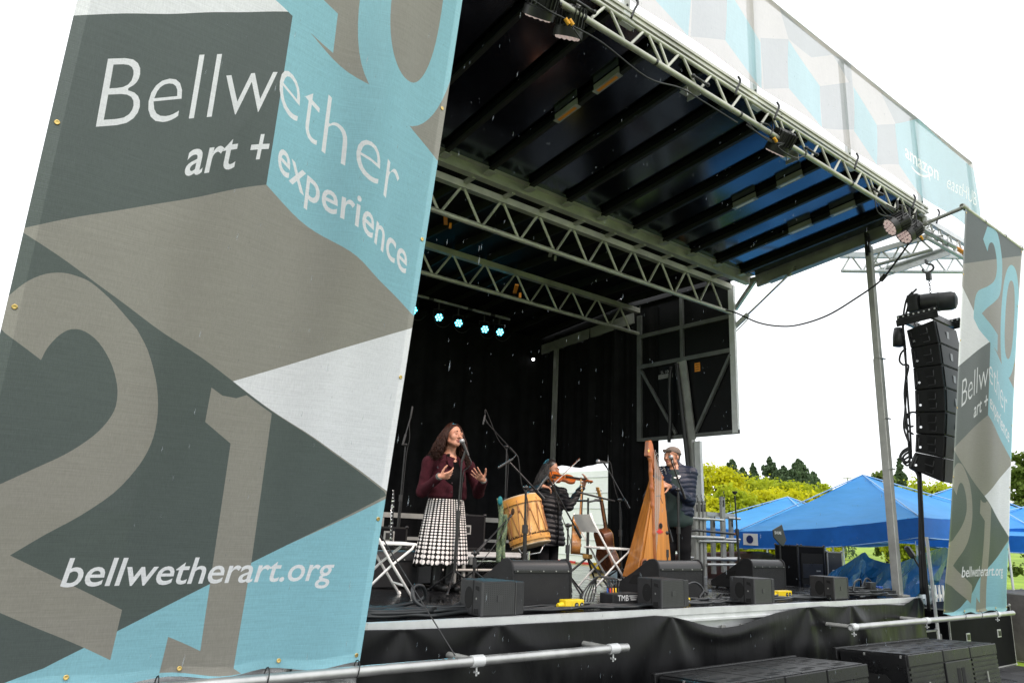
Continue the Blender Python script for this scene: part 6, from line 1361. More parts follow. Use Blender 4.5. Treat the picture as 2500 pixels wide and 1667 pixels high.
z = MB(); z.beam(A2.lerp(B2, .05)+Vector((.012, 0, -.014)), B2+Vector((.006, 0, -.014)), .008, .0015); z.build('hair', mat('bow_hair', (.7, .68, .62), .5), bw)
z = MB(); z.box(A2.lerp(B2, .06)+Vector((.008, 0, -.01)), (.02, .012, .018)); z.build('frog', EBONY, bw)

# ---------------------------------------------------------------- the harpist
Y0 = 5.85
hp = thing('person', 'person in a grey flat cap and navy quilted jacket playing the harp', 'person', (J(1655, 1300).x, Y0, 0)); cxx = J(1650, 1230).x
H = J(1639, 1114, .0); Fh = Vector((-1.0, -.10, -.03)); Mh = basis(Fh, (0, 0, 1)) @ Matrix.Scale(1.06, 3); Mb = basis((-.85, -.50, 0)); sh_z = J(1650, 1150).z; hem_z = J(1655, 1268).z
LB = lambda x, y, z: Vector((cxx, Y0, z))+Mb @ Vector((x, y, 0))
nk = LB(0, .0, sh_z+.03); shL = LB(.185, .01, sh_z-.02); shR = LB(-.185, .01, sh_z-.02)
elL = J(1683, 1222, -.16); wrL = J(1634, 1187, -.27); elR = J(1585, 1215, .25); wrR = J(1592, 1190, .02)
V = Vol(.006); head_prims(V, H, Mh, 1.6); V.chain([H+Mh @ Vector((0, .02, -.05)), nk, nk-Vector((0, 0, .07))], [.052, .055, .075], k=.03)
V.chain([shR, nk-Vector((0, 0, .06)), shL], [.05, .085, .05], k=.04); V.chain([nk-Vector((0, 0, .06)), LB(0, 0, sh_z-.3), LB(0, 0, sh_z-.55)], [.10, .12, .13], k=.05)
V.chain([shL, elL, wrL], [.048, .038, .026], k=.02); V.chain([shR, elR, wrR], [.048, .038, .026], k=.02)
hand_prims(V, wrL, J(1600, 1174, -.27)-wrL, (.1, .85, -.5), 1, [.30, .4, .5, .55], sc=1.05); hand_prims(V, wrR, (-.1, -.75, .25), (.8, 0, -.4), 1, [.35, .4, .45, .5], sc=1.05)
for s in (-.09, .09): V.chain([LB(s, 0, sh_z-.55), LB(s, -.01, .46), LB(s, .02, .08)], [.085, .058, .042], k=.03)
meshobj('body', V.mesh('body'), SKIN3, hp); face_parts(hp, H, Mh, False, mat('brow_grey', (.09, .075, .06), .8), SKIN3)
NAVY = mat('navy_nylon', (.008, .013, .030), .5, spec=.3, var=.3, vscale=14, bump=.4, bscale=40)
V = Vol(.007); V.chain([shR, LB(0, .02, sh_z), shL], [.072, .095, .072], k=.05); V.ell(LB(0, .0, sh_z-.18), (.215, .155, .22), Mb, k=.06); V.ell(LB(0, 0, hem_z+.10), (.215, .16, .18), Mb, k=.06)
V.chain([shL, elL, wrL-(wrL-elL)*.1], [.076, .068, .05], k=.03); V.chain([shR, elR, wrR-(wrR-elR)*.1], [.076, .068, .05], k=.03); V.cap(nk-Vector((0, 0, .03)), nk+Vector((0, 0, .05)), .075, .066, k=.02)
V.sub(LB(0, 0, hem_z-.15), (.5, .5, .15), k=.008); V.sub(LB(.02, -.19, sh_z-.28), (.055, .11, .42), Mb, k=.012); V.sub(LB(0, -.09, sh_z+.08), (.05, .07, .09), Mb, k=.01)
def quilt2(F, X, Y_, Z): return F-.006*np.abs(np.sin((Z+.012*np.sin(X*30+Y_*24))*PI/.055))+.003
V.post = quilt2; meshobj('quilted_jacket', V.mesh('quilted_jacket'), NAVY, hp)
V = Vol(.008); V.ell(LB(0, 0, sh_z-.22), (.185, .14, .26), Mb, k=.06); V.chain([LB(0, 0, sh_z-.06), LB(0, -.012, sh_z-.25), LB(0, -.012, hem_z)], [.125, .15, .15], k=.04); V.ell(LB(0, 0, hem_z+.06), (.195, .155, .18), Mb, k=.05); V.ell(LB(0, .01, hem_z-.02), (.20, .155, .10), Mb, k=.04); V.sub(LB(0, 0, hem_z-.19), (.5, .5, .10), k=.01); meshobj('green_shirt', V.mesh('green_shirt'), mat('dark_green_cotton', (.012, .028, .026), .85, var=.2, vscale=12), hp)
V = Vol(.008)
for s in (-.09, .09): V.chain([LB(s, 0, hem_z+.02), LB(s, -.01, .46), LB(s, .02, .07)], [.10, .078, .066], k=.03); V.cap(LB(s, .04, .045), LB(s, -.17, .04), .047, .038, k=.02)
V.sub((cxx, Y0, -.05), (.7, .7, .052), k=.004); meshobj('trousers', V.mesh('trousers'), mat('black_cotton', (.006, .006, .007), .95, spec=.15), hp)
T = lambda x, y, z: H+Mh @ Vector((x, y, z)); CAP = mat('grey_wool', (.13, .105, .09), .95, var=.3, vscale=60, bump=.5, bscale=260)
V = Vol(.006); V.ell(T(0, .035, .062), (.088, .108, .062), Mh, k=.02); V.ell(T(0, .07, .03), (.080, .075, .075), Mh, k=.03); V.ell(T(0, .095, -.02), (.055, .035, .07), Mh, k=.02); V.cap(T(-.045, -.075, .062), T(.045, -.075, .062), .02, k=.02); V.sub(T(0, -.03, -.06), (.074, .11, .10), Mh, k=.012)
meshobj('cap', V.mesh('cap'), CAP, hp); b = MB(); b.path([T(.088*math.sin(a), .03-.112*math.cos(a), .055-.03*(1-math.cos(a))*.5) for a in [i*2*PI/24 for i in range(24)]], .006, 6, closed=True); b.build('cap_seam', CAP, hp, smooth=True)
b = MB(); p = elL.lerp(shL, .75); q = J(1655, 1163, -.24); b.box(J(1652, 1166, -.265), (.10, .004, .012)); b.box(J(1658, 1162, -.265), (.05, .004, .02)); b.build('chest_emblem', WHT, hp)

# ---------------------------------------------------------------- the harp
HW = mat('harp_wood', (.42, .135, .018), .32, var=.35, vscale=4, coat=.25, stretch=(6, 6, .6), col2=(.56, .21, .03)); HW2 = mat('harp_pillar_wood', (.30, .085, .018), .3, var=.3, vscale=5, coat=.3, stretch=(4, 4, .8)); HTOP = mat('harp_soundboard', (.46, .17, .025), .35, var=.3, vscale=3, stretch=(9, 9, .4), coat=.2)
YH = 5.45; K = lambda u, v, dy=0: aty(u, v, YH+dy)
ha = thing('harp', 'tall golden-brown wooden harp with a turned pillar', 'harp', tuple(K(1600, 1400)*1))
t0, t1 = K(1586, 1088), K(1599, 1400)
b = MB(); dv = (t0-t1); L = dv.length; pr = []
for i in range(60):
    t = i/59; r = .021+.006*(1-t)
    for c in (.06, .30, .52, .66, .79, .90): r += .009*math.exp(-((t-c)/.008)**2)
    pr.append((r, t*L))
b.lathe(pr, t1, dv.normalized(), 14); b.build('pillar', HW2, ha, smooth=True)
pL, pR = K(1554, 1412), K(1648, 1412); q0, q1 = K(1601, 1160), K(1619, 1166)
b = MB(); F_ = [pL, K(1642, 1400), K(1620, 1168), K(1598, 1165)]
bk = [pL+Vector((.10, .30, 0)), pR+Vector((.02, .26, .0)), q1+Vector((.03, .10, 0)), q0+Vector((.02, .10, 0))]
b.add(F_+bk, [(0, 1, 2, 3), (7, 6, 5, 4), (0, 4, 5, 1), (1, 5, 6, 2), (2, 6, 7, 3), (3, 7, 4, 0)]); b.build('sound_box', HW, ha, bevel=.006)
b = MB(); G = lambda u, v: K(u, v, -.006); b.add([G(1563, 1408), G(1640, 1398), G(1618, 1172), G(1601, 1170)], [(0, 1, 2, 3)]); o = b.build('soundboard', HTOP, ha); md = o.modifiers.new('s', 'SOLIDIFY'); md.thickness = .004
for (u, v, r) in ((1612, 1283, .03), (1574, 1378, .052)):
    p = K(u, v, -.012); b = MB(); b.lathe([(r*1.25, 0), (r*1.25, .004), (r, .006)], p, (.0, -1, 0), 20); rg = b.build('hole_rim', HW2, ha, smooth=True, angle=40); b = MB(); b.tube(p+Vector((0, -.004, 0)), p+Vector((0, -.0075, 0)), r*.96, 20); b.build('sound_hole', mat('void_black', (.002, .002, .002), .9), rg)
b = MB(); b.prism([(0, 0), (.055, 0), (.055, .05), (0, .05)], K(1606, 1302, -.012), (1, 0, 0), (0, 0, 1), .003); b.prism([(-.025, .012), (.085, .012), (.085, .03), (-.025, .03)], K(1606, 1302, -.0145), (1, 0, 0), (0, 0, 1), .002); b.build('red_tape', RED, ha)
b = MB(); sp_ = [(1583, 1076), (1590, 1074), (1594, 1085), (1597, 1105), (1602, 1130), (1612, 1150), (1622, 1166), (1614, 1172), (1603, 1160), (1594, 1140), (1588, 1115), (1580, 1112)]; q = [K(u, v, -.02) for u, v in sp_]; b.prism([(p.x, p.z) for p in q], (0, YH+.03, 0), (1, 0, 0), (0, 0, 1), .055); b.build('neck', HW2, ha, bevel=.006)
for i in range(26):
    t = i/25; a = Vector((0, 0, 0)); p = K(1597+18*t, 1100+60*t, -.035); q = K(1600+14*t, 1395-205*t, -.012); b = MB(); b.tube(p, q, .0011, 4); b.build('string', mat('red_string', (.30, .10, .08), .5) if i % 7 == 0 else mat('nylon_string', (.5, .48, .44), .4), ha)
    if i % 2 == 0: b = MB(); b.tube(p+Vector((0, -.02, 0)), p+Vector((0, .035, 0)), .004, 6); b.build('tuning_pin', CHROME, ha)
p = K(1583.5, 1100, -.055); star = [(.020*(1 if k % 2 == 0 else .42)*math.sin(k*PI/5), .020*(1 if k % 2 == 0 else .42)*math.cos(k*PI/5)) for k in range(10)]; b = MB(); b.prism(star, p, (1, 0, 0), (0, 0, 1), .003); b.build('star_inlay', mat('gold_inlay', (.75, .55, .08), .4), ha)
for k in range(5): b = MB(); p = K(1600+4*k, 1112+9*k, -.04); b.path(smoothpath([p, p+Vector((.03, -.01, .03)), p+Vector((.06, 0, .01)), p+Vector((.07, 0, -.04))], 4), .0015, 4); b.build('string_end', mat('nylon_string', (.5, .48, .44), .4), ha)

# ---------------------------------------------------------------- the drum
DRW = mat('drum_wood', (.52, .24, .05), .4, var=.3, vscale=3, stretch=(7, 7, .5), coat=.15, col2=(.72, .42, .13)); HOOP = mat('drum_hoop', (.58, .27, .05), .42, var=.3, vscale=8); FUR = mat('goat_fur', (.05, .028, .014), 1., bump=.8, bscale=150); ROPE = mat('leather_thong', (.30, .13, .05), .7)
YD = 6.05; K = lambda u, v, dy=0: aty(u, v, YD+dy)
dd_ = (K(1283, 1274)-CAMP).dot(_f); tp_, bt = atd(1270, 1218, dd_+.125), atd(1297, 1331, dd_-.05); dr = thing('drum', 'large wooden barrel drum with leather lacing tilted on a stand', 'drum', tuple(bt)); ax_ = (tp_-bt); L = ax_.length; ax_.normalize(); RD = .205
b = MB(); b.lathe([(RD*.97, 0), (RD*.985, L*.3), (RD*.985, L*.7), (RD*.97, L)], bt, ax_, 40); b.build('shell', DRW, dr, smooth=True, angle=40)
for z0, z1 in ((.03, .085), (L-.075, L-.0)):
    b = MB(); b.lathe([(RD*1.0, z0), (RD*1.06, z0+.003), (RD*1.06, z1-.003), (RD*1.0, z1)], bt, ax_, 40); b.build('hoop', HOOP, dr, smooth=True, angle=40)
for z in (.0, L+.004): b = MB(); b.lathe([(RD*.9, z-.01), (RD*1.01, z-.006), (RD*1.01, z+.006), (RD*.9, z+.012)], bt, ax_, 36); b.build('drum_head', mat('hide', (.42, .33, .22), .8, var=.3, vscale=9), dr, smooth=True)
x_, y_, _ = frame(ax_); b = MB()
for i in range(150): a = 2*PI*i/150+hr_.uniform(-.02, .02); n_ = x_*math.cos(a)+y_*math.sin(a); p = bt+ax_*(.088+hr_.uniform(-.003, .006))+n_*(RD*1.0); b.tube(p, p+n_*.012+ax_*hr_.uniform(.0, .03), .006, 4, .001)
b.build('fur_fringe', FUR, dr)
for i in range(12):
    a = 2*PI*i/12+.2; a2 = a+PI/12; n1 = x_*math.cos(a)+y_*math.sin(a); n2 = x_*math.cos(a2)+y_*math.sin(a2); n3 = x_*math.cos(a2+PI/12)+y_*math.sin(a2+PI/12)
    b = MB(); b.path([bt+ax_*(L-.035)+n1*RD*1.075, bt+ax_*(L-.09)+n1*RD*1.03, bt+ax_*(.10)+n2*RD*1.02, bt+ax_*.06+n2*RD*1.075, bt+ax_*(.10)+n2*RD*1.02, bt+ax_*(L-.09)+n3*RD*1.03, bt+ax_*(L-.035)+n3*RD*1.075], .0042, 6); b.build('lacing', ROPE, dr, smooth=True)
    b = MB(); b.ell(bt+ax_*(L-.14)+n1.lerp(n3, 0)*RD*1.02, (.012, .012, .022)); b.build('lacing_slider', ROPE, dr)
b = MB(); p = K(1252, 1248, -.22); b.ell(p, (.02, .014, .035)); b.build('fur_tuft', FUR, dr, smooth=True)
ds = thing('drum_stand', 'chrome drum stand cradle under the wooden drum', 'stand', (bt.x, YD, 0))
for k in range(3): a = .4+2.094*k; b = MB(); b.tube((bt.x, YD, .22), (bt.x+.28*math.cos(a), YD+.28*math.sin(a), .012), .010, 8); b.build('leg', CHROME, ds, smooth=True, angle=40)
b = MB(); b.tube((bt.x, YD, .10), (bt.x, YD, bt.z-.06), .016, 10); b.build('post', CHROME, ds, smooth=True, angle=40)
for s in (-1, 1): b = MB(); b.path([(bt.x, YD, bt.z-.09), (bt.x+s*.13, YD-.02, bt.z-.07), (bt.x+s*.19, YD-.02, bt.z+.02)], .010, 8); b.build('cradle_arm', CHROME, ds, smooth=True)
sv = thing('woven_scarf', 'teal and gold woven scarf hanging left of the drum', 'scarf', tuple(K(1222, 1220)))
TEAL = mat('teal_weave', (.01, .15, .15), .8, var=.7, vscale=60, col2=(.22, .27, .13))
for k, (u0, u1, va, vb_) in enumerate(((1214, 1226, 1216, 1372), (1226, 1236, 1255, 1365))):
    b = MB(); n_ = 24
    for i in range(n_+1):
        t = i/n_; v = va+(vb_-va)*t
        for j, u in enumerate((u0, (u0+u1)/2, u1)): p = K(u+3*math.sin(t*5+k), v, -.16+.03*math.sin(t*9+j*1.4)); b.v.append(p)
    for i in range(n_):
        for j in range(2): a = i*3+j; b.f.append((a, a+1, a+4, a+3)); b.m.append(0)
    o = b.build('panel', TEAL, sv, smooth=True); md = o.modifiers.new('s', 'SOLIDIFY'); md.thickness = .006
b = MB(); b.ell(K(1221, 1222, -.16), (.026, .022, .045)); b.build('knot', mat('teal_plain', (.01, .16, .18), .8), sv, smooth=True)

# ---------------------------------------------------------------- guitars
def guitar(label, o, upv, face, L_, Wb, Db, topm, sidem):
    t = thing('guitar', label, 'guitar', tuple(o)); upv = Vector(upv).normalized(); fc = Vector(face); fc = (fc-upv*fc.dot(upv)).normalized(); sd_ = upv.cross(fc); o = Vector(o)
    h = [(0, 0), (.0, .55), (.05, .82), (.16, 1.), (.30, .98), (.42, .82), (.52, .66), (.60, .62), (.70, .68), (.80, .74), (.90, .70), (.97, .5), (1, .2), (1, 0)]
    out = curve([(a*L_*.5, c*Wb/2) for a, c in h], 3); poly = out+[(a, -c) for a, c in reversed(out[1:-1])]
    dp = Db if upv.cross(sd_).dot(fc) > 0 else -Db; b = MB(); b.prism(poly, o-fc*(Db/2), upv, sd_, dp); b.build('body', sidem, t, bevel=.004)
    b = MB(); b.prism([(.003+a*.985, c*.98) for a, c in poly], o+fc*(Db/2), upv, sd_, math.copysign(.004, dp)); b.build('soundboard', topm, t)
    ce = o+upv*(L_*.5*.66)+fc*(Db/2+.005); b = MB(); b.tube(ce, ce+fc*.001, .045, 20); b.build('sound_hole', mat('void_black', (.002, .002, .002), .9), t)
    N0 = o+upv*(L_*.42)+fc*(Db/2+.006); N1 = o+upv*(L_*.84)+fc*(Db/2+.004); b = MB(); b.beam(N0, N1, .05, .012, up=fc); b.build('fingerboard', EBONY, t)
    b = MB(); b.beam(o+upv*(L_*.49)+fc*(Db/2-.012), N1-fc*.012, .048, .024, up=fc); b.beam(o+upv*(L_*.46)+fc*(Db*.1), o+upv*(L_*.505)+fc*(Db*.1), .05, Db*.7, up=fc); b.build('neck', sidem, t, bevel=.006)
    b = MB(); b.beam(N1-fc*.01, N1+upv*(L_*.17)-fc*.03, .065, .016, up=fc); hd_ = b.build('headstock', topm, t, bevel=.003)
    for k in range(6): s = 1 if k % 2 else -1; p = N1+upv*(L_*(.04+.045*(k//2)))-fc*.02; b = MB(); b.tube(p, p+sd_*(s*.05), .005, 6); b.ell(p+sd_*(s*.055), .010); b.build('tuning_peg', CHROME, hd_, smooth=True)
    b = MB(); b.beam(o+upv*(L_*.12)+fc*(Db/2+.008)-sd_*.09, o+upv*(L_*.12)+fc*(Db/2+.008)+sd_*.09, .03, .012, up=fc); b.build('bridge', EBONY, t)
    return t
GT1 = mat('guitar_amber', (.50, .24, .05), .28, var=.3, vscale=6, coat=.4, col2=(.6, .32, .08)); GS1 = mat('guitar_dark', (.10, .03, .015), .25, var=.5, vscale=5, coat=.4, col2=(.22, .08, .03))
YG = 6.5; K = lambda u, v, dy=0: aty(u, v, YG+dy)
o1 = K(1404, 1352); t1_ = K(1413, 1170); guitar('amber guitar seen nearly edge-on left of the instrument stand', o1, t1_-o1, (.60, -.50, .1), .86, .30, .10, GT1, mat('guitar_honey', (.40, .17, .04), .28, var=.4, vscale=5, coat=.4))
o2 = K(1487, 1390); t2_ = K(1452, 1186); guitar('dark-sided guitar with honey top leaning right of the white chair', o2, t2_-o2, (.80, -.22, .1), .98, .36, .12, GT1, GS1)
# ================================================================ tents beside the stage
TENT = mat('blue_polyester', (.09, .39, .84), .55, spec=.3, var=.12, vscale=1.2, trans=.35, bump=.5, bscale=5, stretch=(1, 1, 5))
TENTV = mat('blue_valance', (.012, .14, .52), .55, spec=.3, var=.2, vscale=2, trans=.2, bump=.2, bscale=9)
def tent(label, C4, peak, vh, legz, name='pop_up_tent', logo=False):
    C4 = [Vector(c) for c in C4]; pk = Vector(peak); t = thing(name, label, 'tent', (C4[0].x, C4[0].y, legz), 'blue pop-up tents')
    for i in range(4):
        a, c = C4[i], C4[(i+1) % 4]; n_ = 14; b = MB(); out = ((a+c)/2-(sum(C4, Vector())/4)); out.z = 0; out.normalize()
        idx = {}
        for r in range(n_+1):
            for s_ in range(r+1):
                u = r/n_; w_ = s_/r if r else 0; p = pk.lerp(a.lerp(c, w_), u); sag = -.07*math.sin(PI*u)*(1-.4*abs(2*w_-1)) - .05*math.sin(PI*w_)*u
                p = p+Vector((0, 0, sag+.008*math.sin(w_*21+u*13+i))); idx[(r, s_)] = len(b.v); b.v.append(p)
        for r in range(n_):
            for s_ in range(r+1):
                b.f.append((idx[(r, s_)], idx[(r+1, s_)], idx[(r+1, s_+1)])); b.m.append(0)
                if s_ < r: b.f.append((idx[(r, s_)], idx[(r+1, s_+1)], idx[(r, s_+1)])); b.m.append(0)
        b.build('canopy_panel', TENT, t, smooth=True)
        b = MB(); m_ = 20
        for k in range(m_+1):
            w_ = k/m_; p = a.lerp(c, w_)-Vector((0, 0, .05*math.sin(PI*w_)))
            for j, z in enumerate((0, -.4, -1)): b.v.append(p+Vector((0, 0, vh*z-.02*math.sin(PI*w_)*(-z)))+out*(.004+.02*(-z)+.012*math.sin(k*1.1+i)*(-z)))
        for k in range(m_):
            for j in range(2): q = k*3+j; b.f.append((q, q+1, q+4, q+3)); b.m.append(0)
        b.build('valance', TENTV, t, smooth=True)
        b = MB(); b.tube(a-Vector((0, 0, .14)), pk-Vector((0, 0, .22)), .014, 6); b.build('rafter', ALUW, t)
        b = MB(); b.path([pk.lerp(a, k/8)+Vector((0, 0, .008)) for k in range(9)], .011, 5); b.build('hip_seam_highlight', mat('pale_hem_and_highlight', (.32, .52, .80), .6), t, smooth=True)  # seam strip coloured pale to paint the whitish highlight along the ridge
        b = MB(); b.tube((a.x, a.y, legz), a-Vector((0, 0, .02)), .02, 8); b.build('leg', ALUW, t, smooth=True, angle=40)
        hp_ = [p-out*.15 for p in (a, c)]; b = MB(); b.path([a.lerp(c, k/10)-Vector((0, 0, .05*math.sin(PI*k/10)+vh+.02*math.sin(PI*k/10)))+out*.026 for k in range(11)], .008, 5); b.build('valance_hem', mat('pale_hem_and_highlight', (.32, .52, .80), .6), t, smooth=True)
        a, c = hp_; b = MB(); mid = (a+c)/2; b.tube(a-Vector((0, 0, vh+.02)), mid-Vector((0, 0, .06)), .01, 6); b.tube(c-Vector((0, 0, vh+.02)), mid-Vector((0, 0, .06)), .01, 6); b.tube(a-Vector((0, 0, .06)), mid-Vector((0, 0, vh+.05)), .01, 6); b.tube(c-Vector((0, 0, .06)), mid-Vector((0, 0, vh+.05)), .01, 6); b.build('scissor_truss', ALUD, t)
    return t
FL, FR = atd(1800, 1297, 13.2), atd(2245, 1262, 10.8); e_ = FL-FR; eh = Vector((e_.x, e_.y, 0)).normalized(); nn = Vector((eh.y, -eh.x, 0)); nn = nn if nn.x > 0 else -nn; L_ = e_.length
t_ = tent('largest bright blue pop-up tent right beside the stage', (FL, FR, FR+nn*L_+Vector((0, 0, .16)), FL+nn*L_+Vector((0, 0, .22))), (FL+FR)/2+nn*(L_*.48)+Vector((0, 0, .93)), .29, GZ)
b = MB(); p = FL.lerp(FR, .045)-Vector((.03, 0, .14)); b.prism([(0, -.1), (.30, -.1), (.30, .1), (0, .1)], p, -eh, (0, 0, 1), .004); lg_ = b.build('logo_patch', WHT, t_); b = MB(); b.tube(p-eh*.14+Vector((-.008, 0, 0)), p-eh*.14+Vector((-.012, 0, 0)), .07, 18); b.build('logo_disc', mat('logo_navy', (.01, .02, .12), .5), lg_)
p2 = atd(1923, 1213, 17.5); a2 = 1.75
tent('blue pop-up tent peeking out behind the largest tent at left', ((p2.x-a2, p2.y+a2, .84), (p2.x-a2*.9, p2.y-a2, .86), (p2.x+a2, p2.y-a2*.9, .88), (p2.x+a2, p2.y+a2, .86)), (p2.x, p2.y, p2.z), .26, GZ)
p3 = atd(2345, 1185, 15.5)
tent('blue pop-up tent partly hidden behind the right banner', ((p3.x-a2, p3.y+a2, .98), (p3.x-a2, p3.y-a2, 1.0), (p3.x+a2, p3.y-a2, 1.0), (p3.x+a2, p3.y+a2, .98)), (p3.x, p3.y, p3.z), .27, GZ)
p4 = atd(2560, 1225, 14)
tent('blue tent whose edge shows right of the right banner', ((p4.x-a2, p4.y+a2, .9), (p4.x-a2, p4.y-a2, .92), (p4.x+a2, p4.y-a2, .92), (p4.x+a2, p4.y+a2, .9)), (p4.x, p4.y, p4.z), .27, GZ)

# ================================================================ tarpaulins and backstage gear
def heap(name, label, cat, outline, y, yb, zb, m, seed, bulge=.35, wr=.03, flat=False):
    """outline: surveyed crest (photo points) at depth y; the sheet falls to zb, spreading towards the viewer and away"""
    r_ = np.random.RandomState(seed); ph_ = r_.rand(12)*6.28; cr = smoothpath([aty(u, v, y) for u, v in outline], 2 if flat else 6); b = MB(); rows = 14 if flat else 26
    for i, p in enumerate(cr):
        for j in range(rows+1):
            t = j/rows; s_ = (t-.5)*2; fall = abs(s_)**1.35; z = p.z+(zb-p.z)*fall; yy = p.y+(s_*bulge if s_ < 0 else s_*(yb-y))*abs(s_)**.4
            k = min(1, fall*3); off = wr*k*(math.sin(p.x*9+ph_[0]+s_*4)+.7*math.sin(p.x*17+s_*9+ph_[1])+.5*math.sin(p.x*5-s_*13+ph_[2])+.35*math.sin(p.x*31+s_*23+ph_[3]))
            jt = r_.normal(size=3)*(.028 if flat else 0)*k; b.v.append(Vector((p.x+off*.4+jt[0], yy+off+jt[1], z+off*.35+jt[2])))
    for i in range(len(cr)-1):
        for j in range(rows): a = i*(rows+1)+j; b.f.append((a, a+1, a+rows+2, a+rows+1)); b.m.append(0)
    o = b.build(name, m, smooth=not flat); return tag(o, label, cat)
BTARP = mat('blue_tarpaulin', (.010, .10, .30), .2, spec=.7, var=.3, vscale=2, bump=1.0, bscale=9, rvar=.1)
heap('blue_tarpaulin', 'crumpled glossy blue tarpaulin heaped beside the corner post', 'tarpaulin', [(2005, 1420), (2030, 1395), (2065, 1376), (2095, 1356), (2112, 1347), (2122, 1360), (2150, 1370), (2180, 1376), (2215, 1366), (2255, 1350), (2305, 1335), (2330, 1345)], 5.6, 7.0, GZ+.02, BTARP, 5, -.55, .03, True)
PTARP = mat('clear_plastic', (.55, .60, .64), .12, spec=.7, var=.2, vscale=4, bump=.6, bscale=8)
heap('plastic_sheet', 'pale crumpled plastic sheet below the blue tarpaulin at right', 'plastic sheet', [(2228, 1476), (2245, 1450), (2262, 1432), (2275, 1428), (2284, 1440)], 4.9, 5.2, -.4, PTARP, 9, -.12, .015, True)
RTARP = mat('brown_tarpaulin', (.115, .050, .040), .5, var=.35, vscale=3, bump=.5, bscale=7)
heap('brown_tarpaulin', 'reddish brown tarpaulin draped over backstage gear behind the frames', 'tarpaulin', [(1640, 1352), (1700, 1349), (1760, 1346), (1830, 1345), (1868, 1347), (1895, 1356), (1915, 1372)], 7.9, 9.0, GZ+.02, RTARP, 8, -.9, .035)
def rack(label, c, size, rz_=0.):
    t = road_case(label, c, size, 'rack_case', CASEB, None, rz_, BLKM); s_ = Vector(size)
    b = MB(); b.box((0, -s_.y/2-.004, s_.z/2), (s_.x*.8, .01, s_.z*.86)); b.build('front_panel', mat('void_black', (.002, .002, .002), .9), t)
    for k in range(4): b = MB(); b.box((0, -s_.y/2-.012, s_.z*(.2+.19*k)), (s_.x*.74, .01, s_.z*.13)); d_ = b.build('rack_unit', BLKM, t); b = MB(); b.box((s_.x*.2, -s_.y/2-.018, s_.z*(.2+.19*k)), (.08, .004, .02)); b.build('display', ALUD, d_)
    return t
CASED = mat('case_charcoal', (.022, .024, .025), .45, var=.3, vscale=6)
q_ = atd(1955, 1400, 11.3); rack('tall black equipment rack standing left of the blue tarpaulin', (q_.x, q_.y, GZ+.01), (.52, .5, 1.58), -.3)
q_ = atd(2017, 1400, 11.4)
road_case('charcoal road case with metal corners beside the equipment rack', (q_.x, q_.y, GZ+.80), (.30, .4, .72), facecol=CASED, rz_=-.3)
road_case('lower charcoal road case under the metal-cornered one', (q_.x, q_.y, GZ+.01), (.34, .42, .76), facecol=CASED, rz_=-.3)
road_case('long black road case under the right banner behind the pipe', (12.2, 4.85, GZ+.01), (2.2, .7, .84), facecol=CASEB)
GREYP = mat('case_grey_brown', (.105, .095, .085), .5, var=.3, vscale=7)
road_case('big grey-brown road case cut off at the right edge', (14.45, 4.55, GZ+.01), (1.6, .9, 1.0), facecol=GREYP, rz_=-.05)
road_case('black flight case below the hanging cables', (10.35, 4.75, GZ+.01), (.7, .5, .6), facecol=CASEB)
pk_ = thing('picket_fence', 'small piece of white picket fence behind the plastic sheet', 'fence', (12.8, 5.6, GZ))
for k in range(5): p = atd(2268+9*k, 1462, 12.0); b = MB(); b.box((p.x, p.y, -.45), (.05, .02, .9)); b.build('picket', WHITEM, pk_)
a, c = atd(2262, 1455, 12.0), atd(2310, 1455, 12.0)
for dz in (0, -.25): b = MB(); b.beam(a+Vector((0, .02, dz)), c+Vector((0, .02, dz)), .02, .06); b.build('rail', WHITEM, pk_)

# stacked guard-rail frames at the right edge of the stage
def frame_panel(label, y, px_posts, vtop, vbot, rails, group, post_w=.055):
    K_ = lambda u, v: aty(u, v, y); t = thing('guard_rail_frame', label, 'frame', tuple(K_(px_posts[0], vbot)), group)
    for u in px_posts:
        a = K_(u, vbot); c = K_(u-3, vtop); b = MB(); b.beam(Vector((a.x, y, max(a.z, .0))), Vector((a.x, y, c.z)), post_w, .04, up=(0, 1, 0)); b.build('post', ALUD, t)
        b = MB(); p = Vector((a.x, y-.03, c.z-.03)); b.path([p, p+Vector((.012, -.01, .05)), p+Vector((-.008, 0, .09)), p+Vector((.01, 0, .11))], .006, 6); b.tube(p+Vector((0, 0, -.02)), p+Vector((0, 0, -.12)), .008, 6); b.build('spring_clip', BLKM, t, smooth=True)
    for (u0, u1, v, r_) in rails:
        a = K_(u0, v); c = K_(u1, v); b = MB()
        if r_ > 0: b.tube((a.x, y-.045, a.z), (c.x, y-.045, a.z), r_, 10)
        else: b.box(((a.x+c.x)/2, y+.04, a.z), (c.x-a.x, .03, -r_))
        b.build('rail', ALU, t, smooth=r_ > 0, angle=40)
    return t
frame_panel('nested aluminium guard-rail frame beside the harpist with three close posts', 6.7, (1701, 1712, 1721), 1222, 1405, ((1682, 1760, 1264, .018), (1700, 1732, 1320, .018), (1720, 1795, 1377, .018), (1670, 1760, 1309, .024)), 'aluminium guard-rail frames')
frame_panel('aluminium guard-rail frame with one tall post before the brown tarpaulin', 6.95, (1768,), 1212, 1396, ((1730, 1797, 1253, -.05), (1725, 1797, 1320, .018), (1690, 1790, 1363, .026)), 'aluminium guard-rail frames', .085)
frame_panel('rearmost aluminium guard-rail frame next to the lone stand', 7.2, (1743, 1788), 1262, 1400, ((1660, 1797, 1253, -.055), (1772, 1800, 1264, .02), (1665, 1800, 1311, .02), (1665, 1800, 1360, .02)), 'aluminium guard-rail frames', .075)
